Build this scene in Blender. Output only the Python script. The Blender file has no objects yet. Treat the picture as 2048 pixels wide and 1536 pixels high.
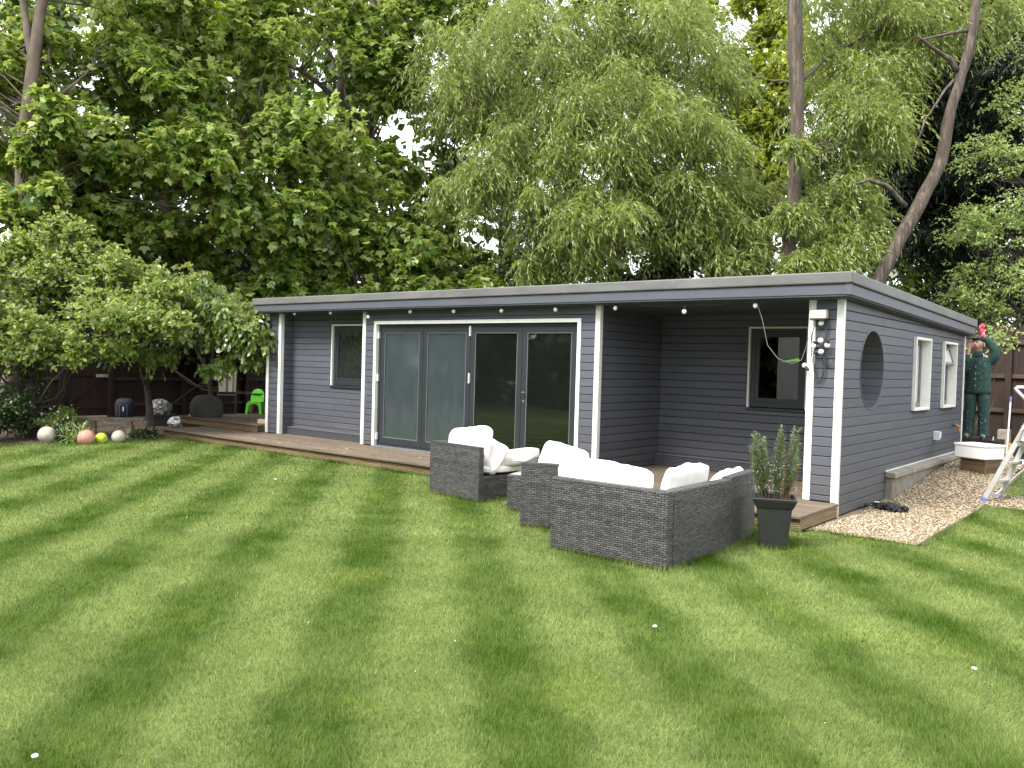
import bpy, math, random
import numpy as np
from mathutils import Vector, Matrix, noise as mnoise
S = bpy.context.scene
COL = S.collection
rnd = random.Random(7)
R_ = np.random.default_rng(11)
PI = math.pi

# ------------------------------------------------------------------ camera, world, sun, exposure
cam_d = bpy.data.cameras.new('camera'); cam = bpy.data.objects.new('camera', cam_d); COL.objects.link(cam)
cam_d.sensor_width = 36.0; cam_d.lens = 29.6; cam_d.clip_start = 0.05; cam_d.clip_end = 600
cr = ((0.77433638, 0.63216249, 0.02781647), (0.03732857, -0.00175244, -0.99930151), (-0.63167219, 0.77483386, -0.02495471))
cam.matrix_world = Matrix(((cr[0][0], -cr[1][0], -cr[2][0], 0), (cr[0][1], -cr[1][1], -cr[2][1], 0), (cr[0][2], -cr[1][2], -cr[2][2], 1.68), (0, 0, 0, 1)))
S.camera = cam
SUN_EL, SUN_AZ = math.radians(50), math.atan2(-0.22, -0.97)   # azimuth measured from +Y towards +X
W = bpy.data.worlds.new('World'); S.world = W; W.use_nodes = True
wn = W.node_tree; wn.nodes.clear()
wo = wn.nodes.new('ShaderNodeOutputWorld'); wb = wn.nodes.new('ShaderNodeBackground'); wb.inputs['Strength'].default_value = 0.1
sky = wn.nodes.new('ShaderNodeTexSky'); sky.sky_type = 'NISHITA'; sky.sun_disc = False
sky.sun_elevation = SUN_EL; sky.sun_rotation = SUN_AZ
tc = wn.nodes.new('ShaderNodeTexCoord'); cn = wn.nodes.new('ShaderNodeTexNoise'); cn.inputs['Scale'].default_value = 2.2; cn.inputs['Detail'].default_value = 6
crp = wn.nodes.new('ShaderNodeValToRGB'); crp.color_ramp.elements[0].position = 0.30; crp.color_ramp.elements[1].position = 0.50
crp.color_ramp.elements[0].color = (0.55, 0.55, 0.55, 1)
mx = wn.nodes.new('ShaderNodeMixRGB'); mx.inputs['Color2'].default_value = (13.0, 13.3, 13.9, 1)
wn.links.new(tc.outputs['Generated'], cn.inputs['Vector']); wn.links.new(cn.outputs['Fac'], crp.inputs['Fac'])
wn.links.new(crp.outputs['Color'], mx.inputs['Fac']); wn.links.new(sky.outputs['Color'], mx.inputs['Color1'])
wn.links.new(mx.outputs['Color'], wb.inputs['Color']); wn.links.new(wb.outputs['Background'], wo.inputs['Surface'])
sd = bpy.data.lights.new('sun', 'SUN'); sd.energy = 2.8; sd.angle = math.radians(20); sd.color = (1.0, 0.96, 0.9)
sun = bpy.data.objects.new('sun', sd); COL.objects.link(sun)
sdir = Vector((math.sin(SUN_AZ) * math.cos(SUN_EL), math.cos(SUN_AZ) * math.cos(SUN_EL), math.sin(SUN_EL)))
sun.rotation_euler = sdir.to_track_quat('Z', 'Y').to_euler(); sun.location = (0, 0, 30)
S.view_settings.view_transform = 'Standard'; S.view_settings.look = 'None'
S.view_settings.exposure = 1.22; S.view_settings.gamma = 1.0; S.view_settings.use_curve_mapping = False
S.render.engine = 'CYCLES'
S.cycles.max_bounces = 9; S.cycles.transparent_max_bounces = 8; S.cycles.diffuse_bounces = 6; S.cycles.glossy_bounces = 3
S.cycles.use_denoising = True; S.cycles.caustics_reflective = False; S.cycles.caustics_refractive = False

# ------------------------------------------------------------------ materials
def nt(name):
    m = bpy.data.materials.new(name); m.use_nodes = True
    n = m.node_tree; n.nodes.clear()
    return m, n
def N(n, t, **kw):
    x = n.nodes.new(t)
    for k, v in kw.items():
        if k.startswith('i_'):
            x.inputs[k[2:].replace('_', ' ')].default_value = v
        else: setattr(x, k, v)
    return x
def L(n, a, b): n.links.new(a, b)
def c4(c): return (c[0], c[1], c[2], 1)
def M(name, c1, c2=None, scale=6.0, rough=0.6, bump=0.0, bscale=40.0, metal=0.0, stretch=(1, 1, 1), rand=0.0, dirt=None, spec=0.5, coords='Object', lo=0.35, hi=0.65, dscale=2.5, dlo=0.55, dhi=0.72):
    m, n = nt(name)
    out = N(n, 'ShaderNodeOutputMaterial'); b = N(n, 'ShaderNodeBsdfPrincipled')
    b.inputs['Roughness'].default_value = rough; b.inputs['Metallic'].default_value = metal; b.inputs['Specular IOR Level'].default_value = spec
    L(n, b.outputs[0], out.inputs[0])
    t = N(n, 'ShaderNodeTexCoord'); mp = N(n, 'ShaderNodeMapping'); mp.inputs['Scale'].default_value = stretch
    L(n, t.outputs[coords], mp.inputs['Vector'])
    col = None
    if rand or coords == 'Object':
        oi = N(n, 'ShaderNodeObjectInfo')
        ad = N(n, 'ShaderNodeVectorMath', operation='MULTIPLY_ADD'); ad.inputs[1].default_value = (17, 31, 23)
        L(n, oi.outputs['Random'], ad.inputs[0]); L(n, mp.outputs[0], ad.inputs[2]); vec = ad.outputs[0]
    else: vec = mp.outputs[0]
    if c2 is None: c2 = tuple(min(1, x * 0.86) for x in c1)
    ns = N(n, 'ShaderNodeTexNoise', i_Scale=scale, i_Detail=6.0, i_Roughness=0.65); L(n, vec, ns.inputs['Vector'])
    rp = N(n, 'ShaderNodeMapRange'); rp.inputs[1].default_value = lo; rp.inputs[2].default_value = hi; L(n, ns.outputs['Fac'], rp.inputs[0])
    mi = N(n, 'ShaderNodeMixRGB'); mi.inputs['Color1'].default_value = c4(c1); mi.inputs['Color2'].default_value = c4(c2); L(n, rp.outputs[0], mi.inputs['Fac'])
    col = mi.outputs[0]
    if dirt is not None:
        d = N(n, 'ShaderNodeTexNoise', i_Scale=dscale, i_Detail=8.0, i_Roughness=0.7); L(n, vec, d.inputs['Vector'])
        dr = N(n, 'ShaderNodeMapRange'); dr.inputs[1].default_value = dlo; dr.inputs[2].default_value = dhi; L(n, d.outputs['Fac'], dr.inputs[0])
        dm = N(n, 'ShaderNodeMixRGB'); dm.inputs['Color2'].default_value = c4(dirt); L(n, dr.outputs[0], dm.inputs['Fac']); L(n, col, dm.inputs['Color1']); col = dm.outputs[0]
    if rand:
        oi2 = N(n, 'ShaderNodeObjectInfo'); mr = N(n, 'ShaderNodeMapRange'); mr.inputs[3].default_value = 1 - rand; mr.inputs[4].default_value = 1 + rand
        L(n, oi2.outputs['Random'], mr.inputs[0])
        hs = N(n, 'ShaderNodeHueSaturation'); L(n, mr.outputs[0], hs.inputs['Value']); L(n, col, hs.inputs['Color']); col = hs.outputs[0]
    L(n, col, b.inputs['Base Color'])
    if bump:
        bn = N(n, 'ShaderNodeTexNoise', i_Scale=bscale, i_Detail=4.0); L(n, vec, bn.inputs['Vector'])
        bp = N(n, 'ShaderNodeBump', i_Strength=bump, i_Distance=0.02); L(n, bn.outputs['Fac'], bp.inputs['Height']); L(n, bp.outputs[0], b.inputs['Normal'])
    return m
def leafmat(name, dark, light, pale=None, trans=0.35, gloss=0.07):
    m, n = nt(name)
    out = N(n, 'ShaderNodeOutputMaterial'); at = N(n, 'ShaderNodeAttribute', attribute_name='tint')
    mi = N(n, 'ShaderNodeMixRGB'); mi.inputs['Color1'].default_value = c4(dark); mi.inputs['Color2'].default_value = c4(light); L(n, at.outputs['Fac'], mi.inputs['Fac'])
    col = mi.outputs[0]
    if pale:
        ge = N(n, 'ShaderNodeNewGeometry'); mb = N(n, 'ShaderNodeMixRGB'); mb.inputs['Color2'].default_value = c4(pale)
        L(n, ge.outputs['Backfacing'], mb.inputs['Fac']); L(n, col, mb.inputs['Color1']); col = mb.outputs[0]
    d = N(n, 'ShaderNodeBsdfDiffuse'); t = N(n, 'ShaderNodeBsdfTranslucent'); g = N(n, 'ShaderNodeBsdfGlossy', i_Roughness=0.38)
    hs = N(n, 'ShaderNodeHueSaturation', i_Value=1.35, i_Saturation=1.1, i_Hue=0.485); L(n, col, hs.inputs['Color'])
    L(n, col, d.inputs['Color']); L(n, hs.outputs[0], t.inputs['Color'])
    a = N(n, 'ShaderNodeMixShader', i_Fac=trans); L(n, d.outputs[0], a.inputs[1]); L(n, t.outputs[0], a.inputs[2])
    b = N(n, 'ShaderNodeMixShader', i_Fac=gloss); L(n, a.outputs[0], b.inputs[1]); L(n, g.outputs[0], b.inputs[2]); L(n, b.outputs[0], out.inputs[0])
    return m
def glassmat(name, tint, ior=2.0, rough=0.0, haze=0.0, hazecol=(0.3, 0.35, 0.36)):
    m, n = nt(name)
    out = N(n, 'ShaderNodeOutputMaterial'); fr = N(n, 'ShaderNodeFresnel', i_IOR=ior); gl = N(n, 'ShaderNodeBsdfGlossy', i_Roughness=rough)
    tr = N(n, 'ShaderNodeBsdfTransparent'); tr.inputs['Color'].default_value = c4(tint)
    src = tr.outputs[0]
    if haze:
        df = N(n, 'ShaderNodeBsdfDiffuse'); df.inputs['Color'].default_value = c4(hazecol)
        t = N(n, 'ShaderNodeTexCoord'); mp = N(n, 'ShaderNodeMapping'); mp.inputs['Scale'].default_value = (3.2, 1, 1.1); mp.inputs['Rotation'].default_value = (0, 0.35, 0)
        ns = N(n, 'ShaderNodeTexNoise', i_Scale=2.2, i_Detail=9.0, i_Roughness=0.72); L(n, t.outputs['Object'], mp.inputs[0]); L(n, mp.outputs[0], ns.inputs['Vector'])
        mr = N(n, 'ShaderNodeMapRange'); mr.inputs[1].default_value = 0.3; mr.inputs[2].default_value = 0.8; mr.inputs[3].default_value = haze * 0.75; mr.inputs[4].default_value = min(1, haze * 1.3)
        L(n, ns.outputs['Fac'], mr.inputs[0])
        mh = N(n, 'ShaderNodeMixShader'); L(n, mr.outputs[0], mh.inputs[0]); L(n, src, mh.inputs[1]); L(n, df.outputs[0], mh.inputs[2]); src = mh.outputs[0]
    ms = N(n, 'ShaderNodeMixShader'); L(n, fr.outputs[0], ms.inputs[0]); L(n, src, ms.inputs[1]); L(n, gl.outputs[0], ms.inputs[2]); L(n, ms.outputs[0], out.inputs[0])
    return m
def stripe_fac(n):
    """mowing stripes painted as colour bands, for light off leaning blades, along X+Y = const, about 0.7 m each, softened and broken up by noise; returns (stripe 0..1, patch noise 0..1)"""
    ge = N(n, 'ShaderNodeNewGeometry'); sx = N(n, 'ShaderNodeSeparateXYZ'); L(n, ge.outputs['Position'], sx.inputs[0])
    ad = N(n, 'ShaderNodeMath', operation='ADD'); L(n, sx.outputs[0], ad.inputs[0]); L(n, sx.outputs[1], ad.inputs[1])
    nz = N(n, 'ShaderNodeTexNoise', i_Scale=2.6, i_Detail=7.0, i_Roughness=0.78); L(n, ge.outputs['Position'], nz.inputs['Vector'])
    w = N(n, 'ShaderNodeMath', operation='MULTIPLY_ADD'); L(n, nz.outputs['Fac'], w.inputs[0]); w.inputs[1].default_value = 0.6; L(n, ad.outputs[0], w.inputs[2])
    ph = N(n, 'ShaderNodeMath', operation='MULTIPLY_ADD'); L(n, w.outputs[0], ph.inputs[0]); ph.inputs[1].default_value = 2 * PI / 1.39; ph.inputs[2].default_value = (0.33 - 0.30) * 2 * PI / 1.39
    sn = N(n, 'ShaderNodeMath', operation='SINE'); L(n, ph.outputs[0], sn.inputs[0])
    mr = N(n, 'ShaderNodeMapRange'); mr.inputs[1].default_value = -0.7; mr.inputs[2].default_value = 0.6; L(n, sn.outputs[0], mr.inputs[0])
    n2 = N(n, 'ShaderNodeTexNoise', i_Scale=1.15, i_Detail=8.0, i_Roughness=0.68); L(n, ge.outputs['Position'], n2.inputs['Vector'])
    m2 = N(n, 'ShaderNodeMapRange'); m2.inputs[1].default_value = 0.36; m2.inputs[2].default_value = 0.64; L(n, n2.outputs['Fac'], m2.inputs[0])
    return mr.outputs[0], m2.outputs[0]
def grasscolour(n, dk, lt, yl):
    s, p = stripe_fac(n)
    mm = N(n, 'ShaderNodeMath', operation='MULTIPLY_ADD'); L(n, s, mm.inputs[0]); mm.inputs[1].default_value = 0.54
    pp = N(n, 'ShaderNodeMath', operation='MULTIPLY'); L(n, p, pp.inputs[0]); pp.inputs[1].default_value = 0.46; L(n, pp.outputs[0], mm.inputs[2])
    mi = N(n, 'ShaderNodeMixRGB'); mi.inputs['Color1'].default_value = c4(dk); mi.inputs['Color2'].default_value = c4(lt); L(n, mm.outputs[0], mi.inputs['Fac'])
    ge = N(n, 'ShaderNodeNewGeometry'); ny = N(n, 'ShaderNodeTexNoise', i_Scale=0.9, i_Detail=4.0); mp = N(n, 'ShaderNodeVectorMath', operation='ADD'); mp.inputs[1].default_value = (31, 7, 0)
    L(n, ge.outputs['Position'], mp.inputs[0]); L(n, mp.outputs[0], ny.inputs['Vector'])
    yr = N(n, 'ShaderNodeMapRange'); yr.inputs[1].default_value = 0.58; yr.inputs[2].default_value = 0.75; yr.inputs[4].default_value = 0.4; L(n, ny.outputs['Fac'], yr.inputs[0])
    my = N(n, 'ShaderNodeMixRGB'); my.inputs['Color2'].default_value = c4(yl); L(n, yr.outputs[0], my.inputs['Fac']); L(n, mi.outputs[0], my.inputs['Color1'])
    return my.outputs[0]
DK, LT, YL = (0.056, 0.108, 0.014), (0.272, 0.335, 0.112), (0.20, 0.25, 0.045)  # dark and light band colours stand in for sheen of leaning blades
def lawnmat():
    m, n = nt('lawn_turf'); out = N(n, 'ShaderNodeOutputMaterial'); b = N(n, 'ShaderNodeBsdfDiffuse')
    col = grasscolour(n, tuple(x * .55 for x in DK), tuple(x * .55 for x in LT), YL)  # sheet colour darkened to stand in for shade among the blades
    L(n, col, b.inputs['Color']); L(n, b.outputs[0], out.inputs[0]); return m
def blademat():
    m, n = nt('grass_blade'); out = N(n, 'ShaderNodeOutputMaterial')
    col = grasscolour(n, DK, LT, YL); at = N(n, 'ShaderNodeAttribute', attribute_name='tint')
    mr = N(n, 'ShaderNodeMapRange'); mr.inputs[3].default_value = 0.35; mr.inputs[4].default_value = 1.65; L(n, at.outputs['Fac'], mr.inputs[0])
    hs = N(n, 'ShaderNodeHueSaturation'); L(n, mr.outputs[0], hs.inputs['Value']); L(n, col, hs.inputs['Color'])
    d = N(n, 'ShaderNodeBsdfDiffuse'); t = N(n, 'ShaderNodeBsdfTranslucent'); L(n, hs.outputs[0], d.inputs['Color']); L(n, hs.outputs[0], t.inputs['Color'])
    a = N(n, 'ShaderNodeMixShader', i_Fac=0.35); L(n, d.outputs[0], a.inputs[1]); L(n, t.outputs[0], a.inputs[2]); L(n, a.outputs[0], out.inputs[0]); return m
def wickermat():
    m, n = nt('grey_wicker'); out = N(n, 'ShaderNodeOutputMaterial'); b = N(n, 'ShaderNodeBsdfPrincipled', i_Roughness=0.5)
    t = N(n, 'ShaderNodeTexCoord'); sx = N(n, 'ShaderNodeSeparateXYZ'); L(n, t.outputs['Object'], sx.inputs[0])
    ge = N(n, 'ShaderNodeNewGeometry'); sn = N(n, 'ShaderNodeSeparateXYZ'); L(n, t.outputs['Normal'], sn.inputs[0])
    up = N(n, 'ShaderNodeMath', operation='ABSOLUTE'); L(n, sn.outputs[2], up.inputs[0])
    u = N(n, 'ShaderNodeMath', operation='ADD'); L(n, sx.outputs[0], u.inputs[0]); L(n, sx.outputs[1], u.inputs[1])
    v = N(n, 'ShaderNodeMixRGB'); L(n, up.outputs[0], v.inputs[0]); L(n, sx.outputs[2], v.inputs[1]); L(n, sx.outputs[1], v.inputs[2])
    cb = N(n, 'ShaderNodeCombineXYZ'); L(n, u.outputs[0], cb.inputs[0]); L(n, v.outputs[0], cb.inputs[1])
    br = N(n, 'ShaderNodeTexBrick'); br.offset = 0.5; br.inputs['Scale'].default_value = 1.0; br.inputs['Brick Width'].default_value = 0.058; br.inputs['Row Height'].default_value = 0.0185
    br.inputs['Mortar Size'].default_value = 0.0042; br.inputs['Mortar Smooth'].default_value = 0.7; br.inputs['Bias'].default_value = 0.0
    br.inputs['Color1'].default_value = (0.038, 0.036, 0.036, 1); br.inputs['Color2'].default_value = (0.108, 0.102, 0.102, 1); br.inputs['Mortar'].default_value = (0.010, 0.010, 0.011, 1)
    L(n, cb.outputs[0], br.inputs['Vector'])
    ns = N(n, 'ShaderNodeTexNoise', i_Scale=1.0, i_Detail=3.0); mp = N(n, 'ShaderNodeMapping'); mp.inputs['Scale'].default_value = (0.30, 13, 1); L(n, cb.outputs[0], mp.inputs[0]); L(n, mp.outputs[0], ns.inputs['Vector'])
    mr = N(n, 'ShaderNodeMapRange'); mr.inputs[1].default_value = 0.3; mr.inputs[2].default_value = 0.7; mr.inputs[3].default_value = 0.62; mr.inputs[4].default_value = 1.30; L(n, ns.outputs['Fac'], mr.inputs[0])
    hs = N(n, 'ShaderNodeHueSaturation'); L(n, mr.outputs[0], hs.inputs['Value']); L(n, br.outputs['Color'], hs.inputs['Color'])
    # thin upright stakes every 95 mm
    fr = N(n, 'ShaderNodeMath', operation='MULTIPLY'); fr.inputs[1].default_value = 1 / 0.095; L(n, u.outputs[0], fr.inputs[0])
    f2 = N(n, 'ShaderNodeMath', operation='FRACT'); L(n, fr.outputs[0], f2.inputs[0]); lt = N(n, 'ShaderNodeMath', operation='LESS_THAN'); lt.inputs[1].default_value = 0.05; L(n, f2.outputs[0], lt.inputs[0])
    l2 = N(n, 'ShaderNodeMath', operation='MULTIPLY'); l2.inputs[1].default_value = 0.28; L(n, lt.outputs[0], l2.inputs[0])
    mi = N(n, 'ShaderNodeMixRGB'); mi.inputs['Color2'].default_value = (0.14, 0.135, 0.13, 1); L(n, l2.outputs[0], mi.inputs[0]); L(n, hs.outputs[0], mi.inputs[1])
    L(n, mi.outputs[0], b.inputs['Base Color'])
    bp = N(n, 'ShaderNodeBump', i_Strength=0.9, i_Distance=0.004, invert=True); L(n, br.outputs['Fac'], bp.inputs['Height']); L(n, bp.outputs[0], b.inputs['Normal'])
    L(n, b.outputs[0], out.inputs[0]); return m

PAINT = M('slate_grey_paint', (0.0823, 0.0882, 0.1075), (0.0706, 0.0756, 0.0916), scale=1.6, stretch=(1, 1, 5), rough=0.55, bump=0.10, bscale=60, rand=0.09, dirt=(0.0941, 0.0983, 0.1092), dscale=3.0, dlo=0.58, dhi=0.8)
PAINTD = M('wall_lining', (0.03, 0.032, 0.037), rough=0.8)
WHITE = M('white_gloss_paint', (0.80, 0.79, 0.74), (0.72, 0.71, 0.66), scale=5, rough=0.45, dirt=(0.55, 0.53, 0.46), dlo=0.66, dhi=0.9)
GRP = M('roof_trim_grp', (0.1400, 0.1379, 0.1325), (0.0980, 0.0966, 0.0932), scale=1.3, stretch=(1, 1, 2.5), rough=0.6, bump=0.1, bscale=18, dirt=(0.1890, 0.1855, 0.1711), dscale=1.7, dlo=0.6, dhi=0.75)
ANTH = M('anthracite_frame', (0.0255, 0.0306, 0.0340), (0.0204, 0.0247, 0.0281), scale=3, rough=0.4)
DECK = M('weathered_decking', (0.165, 0.124, 0.082), (0.098, 0.074, 0.050), scale=2.2, stretch=(0.6, 6, 6), rough=0.75, bump=0.3, bscale=25, rand=0.12, dirt=(0.080, 0.065, 0.046), dscale=1.2, dlo=0.5, dhi=0.78)
RISER = M('ribbed_deck_riser', (0.3060, 0.2160, 0.1170), (0.1980, 0.1350, 0.0720), scale=2.0, stretch=(0.7, 1, 9), rough=0.75, bump=0.2, rand=0.10, dirt=(0.0720, 0.0540, 0.0315), dscale=1.5, dlo=0.55, dhi=0.75)
FENCE = M('brown_fence_stain', (0.0345, 0.0165, 0.0112), (0.0210, 0.0105, 0.0075), scale=3, stretch=(4, 4, 0.5), rough=0.8, bump=0.3, bscale=30, rand=0.18)
RAILM = M('fence_rail_wood', (0.0720, 0.0432, 0.0320), (0.0416, 0.0248, 0.0184), scale=4, rough=0.8, rand=0.1)
CONC = M('weathered_concrete', (0.2805, 0.2550, 0.2082), (0.1955, 0.1785, 0.1403), scale=4, rough=0.9, bump=0.4, bscale=50, dirt=(0.1190, 0.1062, 0.0765), dscale=3, dlo=0.55, dhi=0.75)
CUSH = M('cream_cushion_cloth', (0.84, 0.79, 0.76), (0.79, 0.74, 0.71), scale=5, rough=0.85, bump=0.25, bscale=9)
WICK = wickermat()
TABLEG = M('table_glass_top', (0.22, 0.24, 0.25), rough=0.12)
POTM = M('black_planter_plastic', (0.016, 0.017, 0.018), (0.024, 0.025, 0.026), scale=4, rough=0.38, dirt=(0.11, 0.11, 0.10), dscale=14, dlo=0.70, dhi=0.78)
SOIL = M('bed_soil', (0.070, 0.048, 0.034), (0.035, 0.024, 0.017), scale=9, rough=0.95, bump=0.8, bscale=30, dirt=(0.14, 0.10, 0.07), dscale=14, dlo=0.6, dhi=0.7)
GRNDM = M('rough_ground', (0.055, 0.060, 0.028), (0.045, 0.036, 0.022), scale=2, rough=0.95, bump=0.5, bscale=12)
GRAVB = M('gravel_bed', (0.30, 0.235, 0.155), (0.19, 0.14, 0.085), scale=30, rough=0.95, bump=0.8, bscale=60)
BARKM = M('maple_bark', (0.165, 0.130, 0.096), (0.085, 0.066, 0.048), scale=5, stretch=(1, 1, 0.35), rough=0.9, bump=0.7, bscale=16, dirt=(0.07, 0.08, 0.045), dscale=2)
BARKW = M('willow_bark', (0.098, 0.075, 0.056), (0.042, 0.032, 0.024), scale=9, stretch=(1, 1, 0.12), rough=0.95, bump=1.0, bscale=26, dirt=(0.16, 0.135, 0.105), dscale=14, dlo=.5, dhi=.66)
BARKD = M('dark_bark', (0.075, 0.060, 0.045), (0.040, 0.032, 0.024), scale=7, rough=0.9, bump=0.8, bscale=20)
ALU = M('brushed_aluminium', (0.62, 0.61, 0.58), (0.50, 0.49, 0.47), scale=6, rough=0.42, metal=0.55)
BLACK = M('black_plastic', (0.012, 0.012, 0.013), (0.02, 0.02, 0.021), rough=0.45)
BLKCLOTH = M('black_webbing', (0.010, 0.010, 0.011), (0.022, 0.022, 0.024), scale=20, rough=0.9)
BULB = M('opal_bulb', (0.86, 0.86, 0.84), (0.82, 0.82, 0.80), rough=0.25)
CABLE = M('cable_rubber', (0.035, 0.036, 0.036), rough=0.6)
CABLEG = M('grey_cable', (0.19, 0.195, 0.19), rough=0.6)
CERAM = M('white_sink_glaze', (0.83, 0.82, 0.79), (0.79, 0.78, 0.75), scale=3, rough=0.12)
BRASS = M('brass_tap', (0.55, 0.30, 0.08), (0.42, 0.22, 0.06), rough=0.4, metal=0.8)
STEEL = M('polished_steel', (0.6, 0.6, 0.6), rough=0.22, metal=1.0)
LAMPB = M('weathered_lamp_plastic', (0.62, 0.55, 0.44), (0.48, 0.42, 0.32), scale=14, rough=0.6, dirt=(0.72, 0.70, 0.64), dscale=12)
OLIVE = M('olive_room', (0.10, 0.075, 0.05), (0.07, 0.05, 0.035), rough=0.9)

def ground_dirt(m, zlo, zhi, col, k, scale=9.0):
    """splash-back dirt: patchy soil stain on the lowest part of a wall, thinning out with height"""
    n = m.node_tree; b = next(x for x in n.nodes if x.type == 'BSDF_PRINCIPLED'); src = b.inputs['Base Color'].links[0].from_socket
    ge = N(n, 'ShaderNodeNewGeometry'); sx = N(n, 'ShaderNodeSeparateXYZ'); L(n, ge.outputs['Position'], sx.inputs[0])
    mr = N(n, 'ShaderNodeMapRange'); mr.inputs[1].default_value = zlo; mr.inputs[2].default_value = zhi; mr.inputs[3].default_value = 1; mr.inputs[4].default_value = 0; L(n, sx.outputs[2], mr.inputs[0])
    ns = N(n, 'ShaderNodeTexNoise', i_Scale=scale, i_Detail=7.0, i_Roughness=0.75); L(n, ge.outputs['Position'], ns.inputs['Vector'])
    nr = N(n, 'ShaderNodeMapRange'); nr.inputs[1].default_value = .35; nr.inputs[2].default_value = .68; nr.inputs[4].default_value = k; L(n, ns.outputs['Fac'], nr.inputs[0])
    mu = N(n, 'ShaderNodeMath', operation='MULTIPLY'); L(n, mr.outputs[0], mu.inputs[0]); L(n, nr.outputs[0], mu.inputs[1])
    mi = N(n, 'ShaderNodeMixRGB'); mi.inputs['Color2'].default_value = c4(col); L(n, mu.outputs[0], mi.inputs[0]); L(n, src, mi.inputs[1]); L(n, mi.outputs[0], b.inputs['Base Color'])
ground_dirt(PAINT, .05, .75, (.105, .092, .070), .75); ground_dirt(WHITE, .0, .9, (.34, .31, .24), .55, 14)

# ------------------------------------------------------------------ mesh building
class MB:
    def __init__(s): s.v = []; s.f = []; s.mi = []
    def add(s, V, F, mi=0):
        o = len(s.v); s.v += [tuple(p) for p in V]
        for f in F: s.f.append(tuple(i + o for i in f)); s.mi.append(mi)
        return s
    def box(s, x0, x1, y0, y1, z0, z1, mi=0):
        return s.add([(x0, y0, z0), (x1, y0, z0), (x1, y1, z0), (x0, y1, z0), (x0, y0, z1), (x1, y0, z1), (x1, y1, z1), (x0, y1, z1)],
                     [(3, 2, 1, 0), (4, 5, 6, 7), (0, 1, 5, 4), (1, 2, 6, 5), (2, 3, 7, 6), (3, 0, 4, 7)], mi)
    def hull8(s, P, mi=0):
        return s.add(P, [(3, 2, 1, 0), (4, 5, 6, 7), (0, 1, 5, 4), (1, 2, 6, 5), (2, 3, 7, 6), (3, 0, 4, 7)], mi)
    def bar(s, a, b, w, h, mi=0, up=(0, 0, 1)):
        a = Vector(a); b = Vector(b); d = (b - a).normalized(); u = Vector(up)
        if abs(d.dot(u)) > 0.98: u = Vector((1, 0, 0))
        x = d.cross(u).normalized() * (w / 2); y = x.cross(d).normalized() * (h / 2)
        return s.hull8([a - x - y, a + x - y, a + x + y, a - x + y, b - x - y, b + x - y, b + x + y, b - x + y], mi)
    def tube(s, pts, rad, n=8, mi=0, cap=True, wob=0.0, closed=False):
        P = [Vector(p) for p in pts]; k = len(P)
        if not hasattr(rad, '__len__'): rad = [rad] * k
        o = len(s.v); u = None
        for i in range(k):
            if closed: t = P[(i + 1) % k] - P[i - 1]
            else: t = P[min(i + 1, k - 1)] - P[max(i - 1, 0)]
            if t.length < 1e-9: t = Vector((0, 0, 1))
            t.normalize()
            if u is None: u = t.orthogonal().normalized()
            else:
                u = u - t * u.dot(t); u = u.normalized() if u.length > 1e-6 else t.orthogonal().normalized()
            w = t.cross(u)
            for j in range(n):
                a = 2 * PI * j / n; r = rad[i]
                if wob: r *= 1 + wob * mnoise.noise(Vector((P[i].x * 2 + math.cos(a), P[i].y * 2 + math.sin(a), P[i].z * 1.2)))
                s.v.append(tuple(P[i] + (u * math.cos(a) + w * math.sin(a)) * r))
        for i in range(k if closed else k - 1):
            i2 = (i + 1) % k
            for j in range(n):
                j2 = (j + 1) % n
                s.f.append((o + i * n + j, o + i * n + j2, o + i2 * n + j2, o + i2 * n + j)); s.mi.append(mi)
        if cap and not closed:
            s.f.append(tuple(o + j for j in reversed(range(n)))); s.f.append(tuple(o + (k - 1) * n + j for j in range(n))); s.mi += [mi, mi]
        return s
    def lathe(s, prof, c=(0, 0, 0), n=16, mi=0, axis='z'):
        o = len(s.v)
        for r, h in prof:
            for j in range(n):
                a = 2 * PI * j / n; x, y = r * math.cos(a), r * math.sin(a)
                p = (x, y, h) if axis == 'z' else ((h, x, y) if axis == 'x' else (x, h, y))
                s.v.append((p[0] + c[0], p[1] + c[1], p[2] + c[2]))
        for i in range(len(prof) - 1):
            for j in range(n):
                j2 = (j + 1) % n; s.f.append((o + i * n + j, o + i * n + j2, o + (i + 1) * n + j2, o + (i + 1) * n + j)); s.mi.append(mi)
        return s
    def sphere(s, c, r, n=14, m=9, mi=0, sq=(1, 1, 1)):
        return s.ell(c, (r * sq[0], r * sq[1], r * sq[2]), n, m, mi)
    def ell(s, c, r, n=14, m=9, mi=0, fn=None):
        o = len(s.v)
        for i in range(m + 1):
            th = PI * i / m
            for j in range(n):
                a = 2 * PI * j / n; d = (math.sin(th) * math.cos(a), math.sin(th) * math.sin(a), math.cos(th))
                k = fn(d) if fn else 1
                s.v.append((c[0] + r[0] * d[0] * k, c[1] + r[1] * d[1] * k, c[2] + r[2] * d[2] * k))
        for i in range(m):
            for j in range(n):
                j2 = (j + 1) % n; s.f.append((o + i * n + j, o + (i + 1) * n + j, o + (i + 1) * n + j2, o + i * n + j2)); s.mi.append(mi)
        return s
    def mesh(s, name, mats, smooth=False):
        me = bpy.data.meshes.new(name); me.from_pydata(s.v, [], s.f)
        for m in (mats if isinstance(mats, (list, tuple)) else [mats]): me.materials.append(m)
        if len(me.materials) > 1: me.polygons.foreach_set('material_index', s.mi)
        if smooth: me.polygons.foreach_set('use_smooth', [True] * len(me.polygons))
        me.update(); return me
def link(name, me, parent=None, loc=(0, 0, 0), rz=0.0):
    o = bpy.data.objects.new(name, me); COL.objects.link(o); o.location = loc
    if rz: o.rotation_euler = (0, 0, rz)
    if parent: o.parent = parent
    return o
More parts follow.
